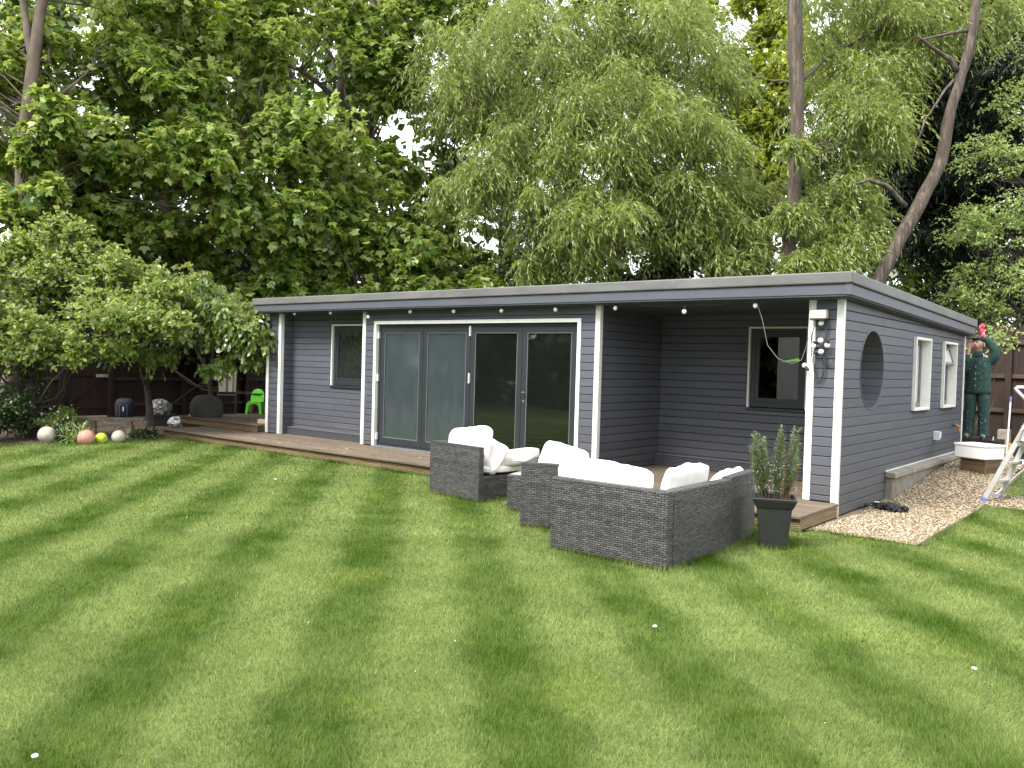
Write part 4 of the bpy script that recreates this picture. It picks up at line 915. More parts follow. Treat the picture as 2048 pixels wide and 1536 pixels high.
LM_LIME = leafmat('lime_green_leaf', (0.156, 0.218, 0.020), (0.324, 0.380, 0.039), trans=.5)
LM_FAR = leafmat('far_leaf', (0.045, 0.085, 0.014), (0.127, 0.194, 0.035), trans=0.46)

# ------------------------------------------------------------------ trees
CONIF = dict(twigs=18, leaves=9, size=.24, ratio=.17, tpl='lance', sag=.35, lift=-.05, flat=.22, droop=.25, spread=.5, tumble=.3, along=.9, f0=.1, twr=.004, tl=1.5)
FARL = dict(FAR, size=.24, twigs=14)
IVY = dict(APPLE, size=.10, twigs=18, ratio=1.0, tpl='diamond')
IVY2 = dict(APPLE, size=.16, twigs=13, ratio=.9, tpl='diamond')
BLOSM = M('apple_blossom', (.72, .66, .64), (.70, .56, .55), rough=.8)
tree('maple_tree', 'tall maple with pale bark standing behind the apple tree at the left end', 'tree', [([(-19.74, 7.08, -0.1), (-19.72, 7.12, 0.59), (-19.61, 7.23, 1.34), (-19.62, 7.3, 3.8), (-19.65, 7.35, 5.86), (-19.55, 7.5, 7.98), (-19.39, 7.68, 9.8), (-19.26, 7.86, 11.94)], [0.22, 0.19, 0.175, 0.15, 0.14, 0.12, 0.09, 0.05]), ([(-19.56, 7.49, 7.87), (-19.75, 7.37, 8.93), (-20.3, 7.37, 10.89)], [0.09, 0.075, 0.04])],
     [(-21.35, 8.11, 8.42, 2.2, 1.6, 1.5, 39, 0.5), (-19.53, 8.36, 6.47, 1.5, 1.2, 0.9, 24, 0.45), (-21.09, 7.72, 5.88, 1.2, 0.9, 0.7, 12, 0.42), (-20.01, 9.09, 9.12, 1.8, 1.5, 1.2, 21, 0.5), (-19.67, 8.14, 11.02, 2.8, 2.4, 1.6, 33, 0.6), (-19.84, 8.19, 4.81, 1.0, 0.8, 0.4, 9, 0.4), (-18.81, 7.26, 5.8, 0.5, 0.3, 0.4, 9, 0.34), (-18.61, 7.56, 6.46, 0.6, 0.3, 0.4, 9, 0.34), (-19.16, 6.93, 4.55, 0.5, 0.3, 0.3, 8, 0.32), (-18.68, 7.46, 5.0, 0.5, 0.3, 0.3, 8, 0.32), (-20.65, 7.09, 7.33, 0.9, 0.9, 1.2, 14, 0.42)], MAPLE, LM_MAPLE, BARKM, 21, limbs=[([(-19.61, 7.32, 4.02), (-19.71, 6.75, 4.78), (-20.07, 6.21, 5.45)], 0.07, 0.03), ([(-19.63, 7.37, 6.37), (-19.48, 7.91, 7.12), (-19.35, 8.69, 8.07)], 0.06, 0.025)])
tree('maple_tree', 'large broad maple behind the left half of the garden building', 'tree', [([(-17.9, 15.68, 0.01), (-18.03, 15.69, 3.52), (-18.2, 15.65, 6.67), (-18.24, 15.72, 9.6), (-18.25, 15.77, 11.7), (-18.34, 15.82, 15.18)], [0.27, 0.22, 0.18, 0.13, 0.11, 0.05]), ([(-18.1, 15.66, 4.44), (-18.71, 15.6, 5.88), (-19.13, 15.57, 7.61), (-19.24, 15.54, 9.32), (-19.43, 15.48, 12.45), (-19.61, 15.43, 15.44)], [0.12, 0.15, 0.13, 0.11, 0.09, 0.04])],
     [(-19.27, 10.3, 7.69, 2.3, 1.6, 1.15, 51, 0.5), (-19.27, 12.28, 9.35, 2.3, 1.7, 1.0, 39, 0.5), (-16.66, 12.4, 6.84, 1.6, 1.3, 1.0, 33, 0.5), (-17.91, 10.32, 5.99, 2.2, 1.4, 0.8, 45, 0.48), (-17.23, 11.87, 5.03, 2.0, 1.5, 0.85, 42, 0.48), (-18.96, 13.23, 10.73, 2.2, 1.7, 0.9, 30, 0.5), (-16.65, 13.65, 5.38, 1.3, 1.2, 1.1, 30, 0.45), (-15.84, 14.27, 4.41, 1.5, 1.2, 0.7, 27, 0.42), (-19.5, 9.5, 4.64, 1.5, 1.2, 0.6, 24, 0.42), (-15.82, 16.22, 4.31, 1.4, 1.2, 0.7, 24, 0.42), (-16.87, 14.88, 9.23, 1.0, 1.0, 1.3, 24, 0.42), (-18.02, 14.63, 10.45, 0.8, 0.8, 0.8, 10, 0.42), (-17.49, 13.56, 3.92, 1.4, 1.0, 0.5, 21, 0.4), (-16.98, 14.71, 6.75, 0.7, 0.8, 0.7, 12, 0.4), (-20.44, 12.08, 12.37, 3.4, 2.6, 1.4, 51, 0.6), (-17.57, 15.74, 13.27, 2.4, 2.0, 1.2, 24, 0.6), (-19.01, 12.44, 7.57, 1.8, 1.0, 0.8, 27, 0.45), (-20.1, 10.81, 4.5, 1.2, 1.0, 0.5, 15, 0.4), (-20.82, 9.63, 6.22, 1.2, 1.0, 0.8, 18, 0.45), (-19.2, 11.51, 3.73, 1.0, 0.7, 0.45, 21, 0.36), (-19.8, 10.52, 4.2, 1.0, 0.8, 0.5, 18, 0.4), (-20.04, 9.06, 4.85, 1.0, 0.8, 0.5, 18, 0.4), (-18.06, 11.91, 3.22, 0.8, 0.6, 0.35, 15, 0.34), (-16.88, 15.56, 10.49, 1.2, 1.2, 0.9, 24, 0.45), (-16.44, 16.6, 11.4, 1.2, 1.2, 0.8, 21, 0.45), (-16.83, 15.56, 9.02, 0.6, 0.6, 0.9, 14, 0.38), (-20.59, 10.58, 9.73, 2.0, 1.4, 1.0, 30, 0.5), (-21.26, 9.24, 5.35, 1.2, 0.9, 0.8, 21, 0.45), (-16.58, 15.68, 6.62, 0.45, 0.6, 0.7, 8, 0.34), (-15.81, 15.62, 5.22, 0.7, 0.7, 0.4, 12, 0.38)], MAPLE, LM_MAPLE, BARKM, 22, limbs=[([(-18.15, 15.66, 5.69), (-17.98, 13.88, 6.32), (-18.18, 12.19, 6.76), (-18.6, 10.82, 7.12)], 0.1, 0.03), ([(-18.22, 15.69, 8.21), (-18.91, 13.87, 9.35), (-19.47, 12.26, 9.57)], 0.09, 0.03), ([(-18.25, 15.72, 10.02), (-18.75, 14.7, 10.9), (-18.96, 13.23, 10.73)], 0.07, 0.03), ([(-18.11, 15.67, 4.72), (-17.92, 13.24, 5.05), (-17.89, 11.34, 5.37)], 0.08, 0.025), ([(-18.19, 15.65, 6.39), (-16.91, 15.38, 5.67), (-15.99, 15.45, 4.56)], 0.06, 0.02)])
tree('willow_tree', 'big pale green willow with hanging shoots behind the middle of the roof', 'tree', [([(-11.02, 20.02, 0.5), (-11.1, 20.07, 4.01), (-11.21, 19.76, 5.57), (-11.42, 19.25, 6.95), (-11.74, 19.05, 8.63), (-12.07, 18.85, 10.71), (-12.34, 18.73, 13.84)], [0.36, 0.32, 0.27, 0.22, 0.17, 0.13, 0.06])],
     [(-13.8, 16.1, 9.22, 2.6, 1.9, 1.7, 67, 0.55), (-11.45, 16.92, 7.44, 2.3, 1.7, 1.5, 67, 0.55), (-11.41, 18.07, 10.06, 2.5, 1.9, 1.5, 59, 0.55), (-13.09, 15.55, 6.42, 1.6, 1.3, 1.1, 38, 0.5), (-11.45, 16.2, 5.06, 1.9, 1.2, 0.8, 46, 0.48), (-9.88, 18.3, 6.56, 1.9, 1.5, 1.6, 56, 0.5), (-8.95, 18.89, 5.25, 1.1, 1.1, 1.0, 31, 0.45), (-15.3, 15.89, 8.83, 1.1, 1.2, 1.3, 26, 0.45), (-13.96, 17.36, 12.61, 3.2, 2.2, 1.5, 46, 0.6), (-10.07, 19.52, 9.35, 1.2, 1.4, 1.5, 31, 0.5), (-12.22, 16.31, 4.07, 1.3, 0.9, 0.35, 15, 0.4), (-14.07, 15.24, 5.63, 0.8, 0.8, 0.8, 13, 0.42), (-10.1, 18.07, 4.87, 1.0, 0.9, 0.6, 18, 0.42), (-10.96, 19.15, 12.2, 1.5, 1.5, 1.1, 20, 0.55)], WILLOW, LM_WILLOW, BARKW, 23, limbs=[([(-11.39, 19.51, 6.08), (-11.05, 18.22, 5.52), (-10.72, 17.16, 4.43), (-10.88, 16.77, 4.23), (-11.15, 16.42, 4.31)], 0.075, 0.03), ([(-11.42, 19.25, 7.08), (-11.92, 17.84, 7.73), (-12.79, 16.65, 8.81), (-13.68, 15.94, 9.52)], 0.1, 0.02), ([(-11.7, 19.07, 8.37), (-12.34, 17.93, 9.34), (-13.22, 17.13, 10.67)], 0.08, 0.02), ([(-11.38, 19.51, 5.81), (-11.96, 17.51, 6.67), (-12.77, 16.09, 7.21), (-13.87, 15.48, 7.84)], 0.08, 0.02), ([(-11.27, 19.59, 5.82), (-9.84, 19.25, 6.74), (-9.11, 19.61, 7.58)], 0.07, 0.02)], twig=9, maxr=0.03)
tree('willow_tree', 'willow with one straight bare brown trunk rising behind the right end of the roof', 'tree', [([(-8.16, 21.07, 0.8), (-7.41, 18.94, 3.93), (-7.4, 18.97, 4.86), (-7.33, 19.07, 6.02), (-7.37, 19.1, 7.86), (-7.51, 19.06, 10.17), (-7.65, 19.04, 13.04)], [0.18, 0.162, 0.15, 0.146, 0.158, 0.16, 0.11])],
     [(-5.96, 22.19, 8.07, 0.8, 0.6, 1.0, 12, 0.42), (-5.56, 22.88, 11.27, 1.5, 1.0, 0.8, 20, 0.5), (-7.12, 18.49, 6.58, 0.16, 0.2, 0.3, 4, 0.22), (-7.13, 18.43, 5.14, 0.3, 0.25, 0.3, 8, 0.26), (-7.15, 18.38, 4.14, 0.35, 0.3, 0.2, 6, 0.26), (-6.66, 20.3, 7.26, 1.4, 1.0, 1.4, 44, 0.5), (-6.62, 20.02, 5.45, 0.9, 0.9, 0.9, 28, 0.45), (-8.47, 18.74, 4.31, 0.8, 0.7, 0.4, 18, 0.42), (-6.71, 19.39, 4.23, 0.7, 0.7, 0.35, 15, 0.4), (-6.49, 19.71, 4.71, 0.8, 0.6, 0.6, 20, 0.42), (-6.43, 21.06, 8.82, 1.0, 0.8, 0.9, 20, 0.45), (-7.05, 21.13, 10.54, 1.5, 1.1, 0.9, 20, 0.5), (-5.64, 21.49, 10.32, 0.9, 0.8, 0.6, 10, 0.42), (-8.61, 20.09, 5.89, 0.4, 0.7, 0.8, 12, 0.4), (-7.26, 21.54, 12.7, 2.2, 1.8, 1.1, 18, 0.55), (-7.36, 20.82, 8.93, 0.7, 0.7, 0.9, 10, 0.45)], WILLOW, LM_WILLOW, BARKW, 24, limbs=[([(-7.34, 19.08, 6.4), (-7.49, 20.94, 7.77), (-6.46, 21.02, 8.22)], 0.06, 0.02), ([(-7.39, 19.1, 8.23), (-7.36, 21.1, 9.5), (-6.4, 21.38, 9.99)], 0.06, 0.02), ([(-7.43, 19.07, 8.29), (-8.65, 20.55, 8.98), (-9.25, 19.8, 9.01)], 0.035, 0.012), ([(-7.33, 19.06, 5.82), (-7.2, 20.33, 5.79), (-6.44, 19.89, 4.84)], 0.05, 0.015)], twig=9, maxr=0.025)
tree('leaning_tree', 'leaning brown tree trunk rising to the right behind the back corner of the roof', 'tree', [([(-6.09, 19.27, 0.81), (-5.63, 19.74, 3.76), (-4.96, 20.34, 5.53), (-4.64, 20.63, 6.44), (-4.49, 20.8, 7.8), (-4.25, 21.03, 8.95), (-4.16, 21.15, 10.07), (-4.01, 21.33, 12.31)], [0.18, 0.152, 0.15, 0.138, 0.112, 0.104, 0.095, 0.06])],
     [(-4.72, 22.95, 12.28, 1.5, 1.4, 0.9, 13, 0.5), (-4.08, 22.77, 10.38, 0.6, 0.6, 0.5, 8, 0.4), (-4.97, 21.5, 9.7, 0.7, 0.5, 0.4, 9, 0.4)], WILLOW, LM_WILLOW, BARKW, 25, limbs=[([(-4.41, 20.89, 8.5), (-4.7, 20.4, 8.8), (-5.04, 19.87, 9.06)], 0.065, 0.03), ([(-4.29, 21.02, 9.39), (-4.71, 20.4, 9.16), (-5.07, 19.98, 9.0)], 0.04, 0.02), ([(-5.22, 20.13, 5.45), (-5.5, 19.52, 5.82), (-5.73, 19.21, 5.89), (-5.93, 18.91, 5.78)], 0.06, 0.03), ([(-4.51, 20.8, 8.27), (-4.88, 20.08, 7.27), (-5.07, 19.76, 6.25)], 0.03, 0.012)], maxr=0.02)
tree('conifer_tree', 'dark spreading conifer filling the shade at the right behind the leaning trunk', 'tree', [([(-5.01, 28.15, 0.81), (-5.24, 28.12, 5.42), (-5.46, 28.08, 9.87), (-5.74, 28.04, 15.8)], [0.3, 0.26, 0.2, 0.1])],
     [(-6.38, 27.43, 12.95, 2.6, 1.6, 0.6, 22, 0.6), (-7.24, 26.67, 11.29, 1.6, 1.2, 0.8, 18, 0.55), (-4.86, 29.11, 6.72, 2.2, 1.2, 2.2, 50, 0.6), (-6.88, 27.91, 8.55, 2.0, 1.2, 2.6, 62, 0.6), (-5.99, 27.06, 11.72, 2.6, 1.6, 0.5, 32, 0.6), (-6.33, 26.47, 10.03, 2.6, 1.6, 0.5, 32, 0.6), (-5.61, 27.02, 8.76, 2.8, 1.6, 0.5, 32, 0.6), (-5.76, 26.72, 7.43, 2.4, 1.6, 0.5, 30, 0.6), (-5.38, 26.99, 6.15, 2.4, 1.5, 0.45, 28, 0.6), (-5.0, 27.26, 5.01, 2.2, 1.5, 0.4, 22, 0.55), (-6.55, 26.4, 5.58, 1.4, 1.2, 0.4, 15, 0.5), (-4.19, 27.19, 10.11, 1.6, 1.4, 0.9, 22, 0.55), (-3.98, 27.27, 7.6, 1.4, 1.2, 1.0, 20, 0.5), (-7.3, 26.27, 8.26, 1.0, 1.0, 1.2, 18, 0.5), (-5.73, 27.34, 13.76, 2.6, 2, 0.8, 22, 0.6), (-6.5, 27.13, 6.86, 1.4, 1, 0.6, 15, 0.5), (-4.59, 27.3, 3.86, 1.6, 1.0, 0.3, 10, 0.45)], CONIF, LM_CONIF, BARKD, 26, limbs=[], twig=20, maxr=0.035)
tree('hawthorn_bush', 'light small leaved hawthorn growing over the back fence at the right edge', 'bush', [([(-2.98, 24.13, 0.86), (-3.18, 24.1, 4.8), (-3.37, 23.75, 6.94), (-3.52, 23.56, 8.96)], [0.12, 0.1, 0.07, 0.03])],
     [(-3.94, 22.65, 7.03, 0.9, 0.7, 0.7, 20, 0.36), (-3.98, 22.42, 5.12, 1.0, 0.7, 0.55, 22, 0.36), (-3.62, 22.68, 3.95, 1.0, 0.7, 0.55, 22, 0.36), (-4.32, 22.27, 5.0, 0.6, 0.5, 0.3, 8, 0.3), (-4.38, 22.3, 3.59, 0.7, 0.5, 0.25, 8, 0.3), (-3.59, 23.1, 8.26, 0.7, 0.7, 0.6, 12, 0.34), (-3.41, 22.9, 5.61, 0.7, 0.7, 0.7, 12, 0.34), (-3.7, 23.06, 9.92, 0.6, 0.6, 0.8, 12, 0.34), (-3.83, 22.87, 3.26, 0.8, 0.4, 0.22, 10, 0.3), (-4.72, 22.3, 4.14, 0.5, 0.4, 0.2, 4, 0.3), (-2.92, 23.58, 6.5, 0.8, 0.8, 1.6, 14, 0.4)], HAW, LM_HAW, BARKD, 27, limbs=[], maxr=0.02, twig=4)
tree('yellow_green_tree', 'yellow green tree far behind the straight trunk', 'tree', [([(-14.36, 34.73, 0.91), (-14.58, 34.74, 6.81), (-14.9, 34.69, 13.21), (-15.22, 34.63, 19.62)], [0.3, 0.26, 0.2, 0.1])],  # yellow green is the leaf material's own colour
     [(-14.19, 33.99, 13.53, 1.8, 1.4, 1.9, 58, 0.65), (-14.84, 33.39, 11.63, 1.2, 1.2, 1.2, 26, 0.6), (-14.96, 34.15, 17.9, 1.2, 1.2, 1.0, 22, 0.55), (-14.48, 34.48, 16.02, 1.2, 1.2, 1.0, 22, 0.55), (-15.95, 33.88, 14.67, 0.8, 1, 1.0, 11, 0.5), (-14.31, 33.78, 10.4, 1.8, 1.5, 1.2, 32, 0.6), (-12.7, 35.24, 14.62, 1.6, 1.4, 1.6, 26, 0.6), (-16.64, 31.95, 12.19, 2.0, 1.6, 1.8, 38, 0.6), (-17.1, 33.0, 16.56, 1.3, 1.4, 1.2, 16, 0.6), (-16.17, 30.9, 8.05, 2.4, 1.5, 0.9, 26, 0.55), (-13.74, 34.17, 7.93, 2.0, 1.4, 0.8, 19, 0.55)], FARL, LM_LIME, BARKM, 28, limbs=[])
tree('background_tree', 'far tree in the gap between willow and straight trunk', 'tree', [([(-15.58, 35.0, 0.21), (-15.83, 35.01, 6.92), (-15.8, 35.16, 10.66)], [0.35, 0.3, 0.15])],
     [(-15.23, 36.42, 4.37, 2.904685896997014, 2.0, 1.7, 18, 0.95), (-16.43, 34.58, 7.01, 2.8859209649404973, 2.0, 1.7, 18, 0.95), (-15.02, 35.0, 9.67, 2.971916344982827, 2.0, 1.7, 18, 0.95), (-16.37, 36.35, 12.89, 3.005624226980869, 2.0, 1.7, 18, 0.95)], FAR, LM_FAR, BARKD, 40, limbs=[], twig=40, group='trees of the far wood')
tree('background_tree', 'far tree behind the twin maple stems', 'tree', [([(-25.9, 21.43, 0.21), (-26.11, 21.44, 5.92), (-26.18, 21.58, 11.8)], [0.35, 0.3, 0.15])],
     [(-27.65, 21.46, 3.6, 3.3165295427719372, 2.0, 1.7, 18, 0.95), (-26.62, 21.01, 6.0, 2.939389277746486, 2.0, 1.7, 18, 0.95), (-26.56, 22.28, 8.66, 2.512631504129082, 2.0, 1.7, 18, 0.95), (-28.13, 21.26, 11.16, 2.9193204814860643, 2.0, 1.7, 18, 0.95), (-24.66, 20.92, 12.86, 2.9344646328657618, 2.0, 1.7, 18, 0.95), (-25.37, 21.3, 15.48, 3.534324834664707, 2.0, 1.7, 18, 0.95)], FAR, LM_FAR, BARKD, 41, limbs=[], twig=40, group='trees of the far wood')
tree('background_tree', 'far tree between the maple and the willow', 'tree', [([(-23.39, 24.76, 0.2), (-23.62, 24.77, 6.17), (-23.59, 24.9, 9.61)], [0.35, 0.3, 0.15])],
     [(-23.42, 26.59, 3.87, 2.4678616412721706, 2.0, 1.7, 18, 0.95), (-25.26, 24.74, 6.37, 3.2831639868822284, 2.0, 1.7, 18, 0.95), (-22.95, 24.65, 8.69, 3.1271329988141554, 2.0, 1.7, 18, 0.95), (-23.74, 25.15, 11.39, 2.590059444305767, 2.0, 1.7, 18, 0.95)], FAR, LM_FAR, BARKD, 42, limbs=[], twig=40, group='trees of the far wood')
tree('background_tree', 'far low tree in the gap right of the leaning trunk', 'tree', [([(-7.27, 34.04, 0.2), (-7.49, 34.05, 6.28), (-7.56, 34.17, 11.8)], [0.35, 0.3, 0.15])],
     [(-7.97, 33.76, 4.06, 2.8439461998576956, 2.0, 1.7, 18, 0.95), (-7.38, 34.63, 6.43, 2.478634631087776, 2.0, 1.7, 18, 0.95), (-8.83, 34.35, 8.86, 2.7112248171936093, 2.0, 1.7, 18, 0.95), (-8.59, 35.24, 11.39, 2.9643162090269377, 2.0, 1.7, 18, 0.95), (-7.07, 34.53, 13.27, 3.166881768652994, 2.0, 1.7, 18, 0.95), (-8.65, 33.93, 15.72, 3.4416543685719567, 2.0, 1.7, 18, 0.95)], FAR, LM_FAR, BARKD, 43, limbs=[], twig=40, group='trees of the far wood')
tree('background_tree', 'far dark tree beyond the left edge of the maple', 'tree', [([(-42.18, 9.44, 0.2), (-42.38, 9.45, 5.5), (-42.45, 9.59, 11.55)], [0.35, 0.3, 0.15])],
     [(-41.37, 8.66, 3.01, 2.875269891132817, 2.0, 1.7, 18, 0.95), (-41.49, 8.5, 5.42, 2.88190921738209, 2.0, 1.7, 18, 0.95), (-42.66, 10.48, 8.32, 3.3181951230065265, 2.0, 1.7, 18, 0.95), (-43.32, 8.99, 10.65, 2.7320191721297404, 2.0, 1.7, 18, 0.95), (-41.88, 8.57, 12.74, 2.6572805190946998, 2.0, 1.7, 18, 0.95), (-43.04, 10.53, 16.13, 3.3679828160427885, 2.0, 1.7, 18, 0.95)], FAR, LM_FAR, BARKD, 44, limbs=[], twig=40, group='trees of the far wood')
tree('background_tree', 'far dark tree seen through the leaves of the pale barked maple', 'tree', [([(-35.47, 13.63, 0.21), (-35.67, 13.64, 5.58), (-35.74, 13.77, 11.46)], [0.35, 0.3, 0.15])],
     [(-36.1, 14.15, 3.27, 3.354232278678836, 2.0, 1.7, 18, 0.95), (-35.49, 14.72, 5.8, 3.506789995998501, 2.0, 1.7, 18, 0.95), (-36.65, 12.78, 8.07, 3.532028060397977, 2.0, 1.7, 18, 0.95), (-36.84, 14.41, 10.91, 2.5358471575837735, 2.0, 1.7, 18, 0.95), (-35.18, 13.28, 12.76, 3.052513031083117, 2.0, 1.7, 18, 0.95), (-34.29, 13.17, 14.86, 2.660075760556618, 2.0, 1.7, 18, 0.95)], FAR, LM_FAR, BARKD, 45, limbs=[], twig=40, group='trees of the far wood')
tree('background_tree', 'far tree behind the broad maple above the garden gate', 'tree', [([(-33.27, 18.0, 0.2), (-33.49, 18.01, 5.97), (-33.56, 18.15, 12.21)], [0.35, 0.3, 0.15])],
     [(-33.64, 19.06, 3.55, 2.9820415535171345, 2.0, 1.7, 18, 0.95), (-32.57, 16.82, 5.87, 3.195382275460521, 2.0, 1.7, 18, 0.95), (-34.4, 18.36, 8.83, 2.84779244648861, 2.0, 1.7, 18, 0.95), (-32.43, 18.16, 11.1, 3.3622985797951244, 2.0, 1.7, 18, 0.95), (-33.02, 18.31, 13.79, 3.0459662634663323, 2.0, 1.7, 18, 0.95), (-32.59, 17.88, 16.09, 3.064338198597941, 2.0, 1.7, 18, 0.95)], FAR, LM_FAR, BARKD, 46, limbs=[], twig=40, group='trees of the far wood')
tree('background_tree', 'far tree behind the broad maple left of its two stems', 'tree', [([(-30.41, 21.62, 0.21), (-30.64, 21.63, 6.23), (-30.71, 21.78, 12.65)], [0.35, 0.3, 0.15])],
     [(-30.05, 20.68, 3.6, 3.1811213676478243, 2.0, 1.7, 18, 0.95), (-31.72, 20.89, 6.32, 2.838826700295103, 2.0, 1.7, 18, 0.95), (-31.78, 20.81, 8.98, 2.444994790130382, 2.0, 1.7, 18, 0.95), (-29.88, 20.75, 11.32, 2.508855616012638, 2.0, 1.7, 18, 0.95), (-31.96, 22.09, 14.69, 2.548562353379575, 2.0, 1.7, 18, 0.95), (-32.02, 21.35, 17.16, 3.537250730948407, 2.0, 1.7, 18, 0.95)], FAR, LM_FAR, BARKD, 47, limbs=[], twig=40, group='trees of the far wood')
tree('background_tree', 'far low tree in the sky gap right of the maple stems', 'tree', [([(-28.43, 25.82, 0.21), (-28.67, 25.83, 6.62), (-28.54, 25.98, 7.75)], [0.35, 0.3, 0.15])],
     [(-30.3, 26.2, 3.97, 2.5515970783810316, 2.0, 1.7, 18, 0.95), (-27.25, 25.38, 6.58, 2.696929181914902, 2.0, 1.7, 18, 0.95)], FAR, LM_FAR, BARKD, 48, limbs=[], twig=40, group='trees of the far wood')
tree('background_tree', 'far tree behind the left side of the willow', 'tree', [([(-22.31, 26.93, 0.2), (-22.54, 26.94, 6.37), (-22.61, 27.09, 12.6)], [0.35, 0.3, 0.15])],
     [(-22.29, 26.58, 3.85, 2.5662472950173463, 2.0, 1.7, 18, 0.95), (-20.8, 26.45, 6.29, 3.00333849606265, 2.0, 1.7, 18, 0.95), (-20.96, 26.69, 8.83, 3.0651245618139438, 2.0, 1.7, 18, 0.95), (-21.59, 26.1, 11.28, 2.854823525274523, 2.0, 1.7, 18, 0.95), (-22.29, 27.22, 14.22, 3.270078442298651, 2.0, 1.7, 18, 0.95), (-23.17, 25.74, 16.49, 2.5331370335736176, 2.0, 1.7, 18, 0.95)], FAR, LM_FAR, BARKD, 49, limbs=[], twig=40, group='trees of the far wood')
tree('background_tree', 'far tree behind the crown of the big willow', 'tree', [([(-19.3, 30.68, 0.2), (-19.54, 30.69, 6.63), (-19.62, 30.83, 13.05)], [0.35, 0.3, 0.15])],
     [(-19.17, 30.64, 4.06, 3.093709561361365, 2.0, 1.7, 18, 0.95), (-20.76, 30.92, 6.84, 3.388306647040135, 2.0, 1.7, 18, 0.95), (-18.75, 30.11, 9.2, 3.02480323156791, 2.0, 1.7, 18, 0.95), (-19.73, 29.74, 11.85, 3.5433802909750938, 2.0, 1.7, 18, 0.95), (-17.99, 30.44, 14.29, 3.4321932447435497, 2.0, 1.7, 18, 0.95), (-19.51, 30.6, 17.27, 2.740341861488058, 2.0, 1.7, 18, 0.95)], FAR, LM_FAR, BARKD, 50, limbs=[], twig=40, group='trees of the far wood')
tree('background_tree', 'far tree behind the leaning trunk', 'tree', [([(-11.11, 39.94, 0.21), (-11.37, 39.95, 7.24), (-11.45, 40.11, 14.01)], [0.35, 0.3, 0.15])],
     [(-11.44, 40.04, 4.54, 3.5090527008284758, 2.0, 1.7, 18, 0.95), (-11.46, 39.91, 7.35, 3.104861794619876, 2.0, 1.7, 18, 0.95), (-12.26, 39.37, 10.15, 3.155859264260162, 2.0, 1.7, 18, 0.95), (-10.52, 39.25, 12.65, 2.7640815151494307, 2.0, 1.7, 18, 0.95), (-13.0, 40.11, 16.12, 3.2321261790494873, 2.0, 1.7, 18, 0.95), (-13.41, 40.55, 19.23, 3.5577093373506807, 2.0, 1.7, 18, 0.95)], FAR, LM_FAR, BARKD, 51, limbs=[], twig=40, group='trees of the far wood')
tree('background_tree', 'far tree behind the dark conifer', 'tree', [([(-5.71, 41.76, 0.21), (-5.97, 41.77, 7.12), (-6.04, 41.92, 13.53)], [0.35, 0.3, 0.15])],
     [(-6.01, 42.27, 4.59, 3.199692565349806, 2.0, 1.7, 18, 0.95), (-6.52, 39.42, 6.97, 2.8497053904760374, 2.0, 1.7, 18, 0.95), (-6.77, 42.42, 10.09, 3.2287111836464217, 2.0, 1.7, 18, 0.95), (-5.97, 42.18, 12.63, 3.193585303046401, 2.0, 1.7, 18, 0.95), (-7.06, 40.91, 15.14, 2.5947207868666666, 2.0, 1.7, 18, 0.95), (-5.23, 40.99, 17.34, 3.3825841534104963, 2.0, 1.7, 18, 0.95)], FAR, LM_FAR, BARKD, 52, limbs=[], twig=40, group='trees of the far wood')
tree('background_tree', 'far tree beyond the right edge of the hawthorn', 'tree', [([(-0.69, 43.27, 0.21), (-0.95, 43.28, 6.98), (-1.02, 43.42, 13.04)], [0.35, 0.3, 0.15])],
     [(-1.41, 43.54, 4.59, 3.220898301619333, 2.0, 1.7, 18, 0.95), (-0.18, 42.69, 6.96, 2.676670330758562, 2.0, 1.7, 18, 0.95), (-1.77, 41.62, 9.39, 3.2808283226553274, 2.0, 1.7, 18, 0.95), (-1.95, 42.75, 12.13, 2.656689036590089, 2.0, 1.7, 18, 0.95), (-1.67, 42.67, 14.56, 3.4051878126039576, 2.0, 1.7, 18, 0.95), (-1.04, 41.63, 16.52, 2.731004224726988, 2.0, 1.7, 18, 0.95)], FAR, LM_FAR, BARKD, 53, limbs=[], twig=40, group='trees of the far wood')
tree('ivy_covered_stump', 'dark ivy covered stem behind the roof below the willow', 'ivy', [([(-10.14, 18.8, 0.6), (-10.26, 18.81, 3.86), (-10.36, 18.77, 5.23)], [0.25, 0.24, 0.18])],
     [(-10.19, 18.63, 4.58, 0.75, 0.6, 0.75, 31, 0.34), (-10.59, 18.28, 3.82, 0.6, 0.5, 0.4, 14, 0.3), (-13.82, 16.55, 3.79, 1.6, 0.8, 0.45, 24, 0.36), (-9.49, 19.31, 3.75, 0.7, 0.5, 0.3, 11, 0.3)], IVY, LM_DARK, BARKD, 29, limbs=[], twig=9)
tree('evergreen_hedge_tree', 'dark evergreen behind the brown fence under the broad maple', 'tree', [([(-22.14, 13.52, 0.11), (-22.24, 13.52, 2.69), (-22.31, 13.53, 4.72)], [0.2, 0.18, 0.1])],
     [(-21.79, 13.25, 2.95, 2.6, 1.0, 0.9, 60, 0.5), (-23.79, 11.63, 3.17, 2.4, 1.0, 1.0, 60, 0.5), (-25.68, 10.1, 3.38, 2.2, 1.0, 1.1, 52, 0.5), (-20.38, 14.42, 3.43, 1.6, 1.0, 0.8, 34, 0.5), (-25.28, 10.86, 5.02, 1.6, 0.8, 0.8, 23, 0.5), (-22.81, 11.87, 1.9, 3.0, 0.7, 0.35, 39, 0.4), (-20.77, 14.06, 2.28, 1.6, 0.7, 0.5, 21, 0.4), (-25.42, 9.49, 1.94, 1.6, 0.6, 0.5, 18, 0.4), (-22.14, 13.27, 4.4, 2.2, 0.9, 0.6, 34, 0.5), (-23.5, 12.66, 3.82, 1.6, 0.9, 0.6, 26, 0.5)], IVY2, LM_DARK, BARKD, 30, limbs=[], twig=9)
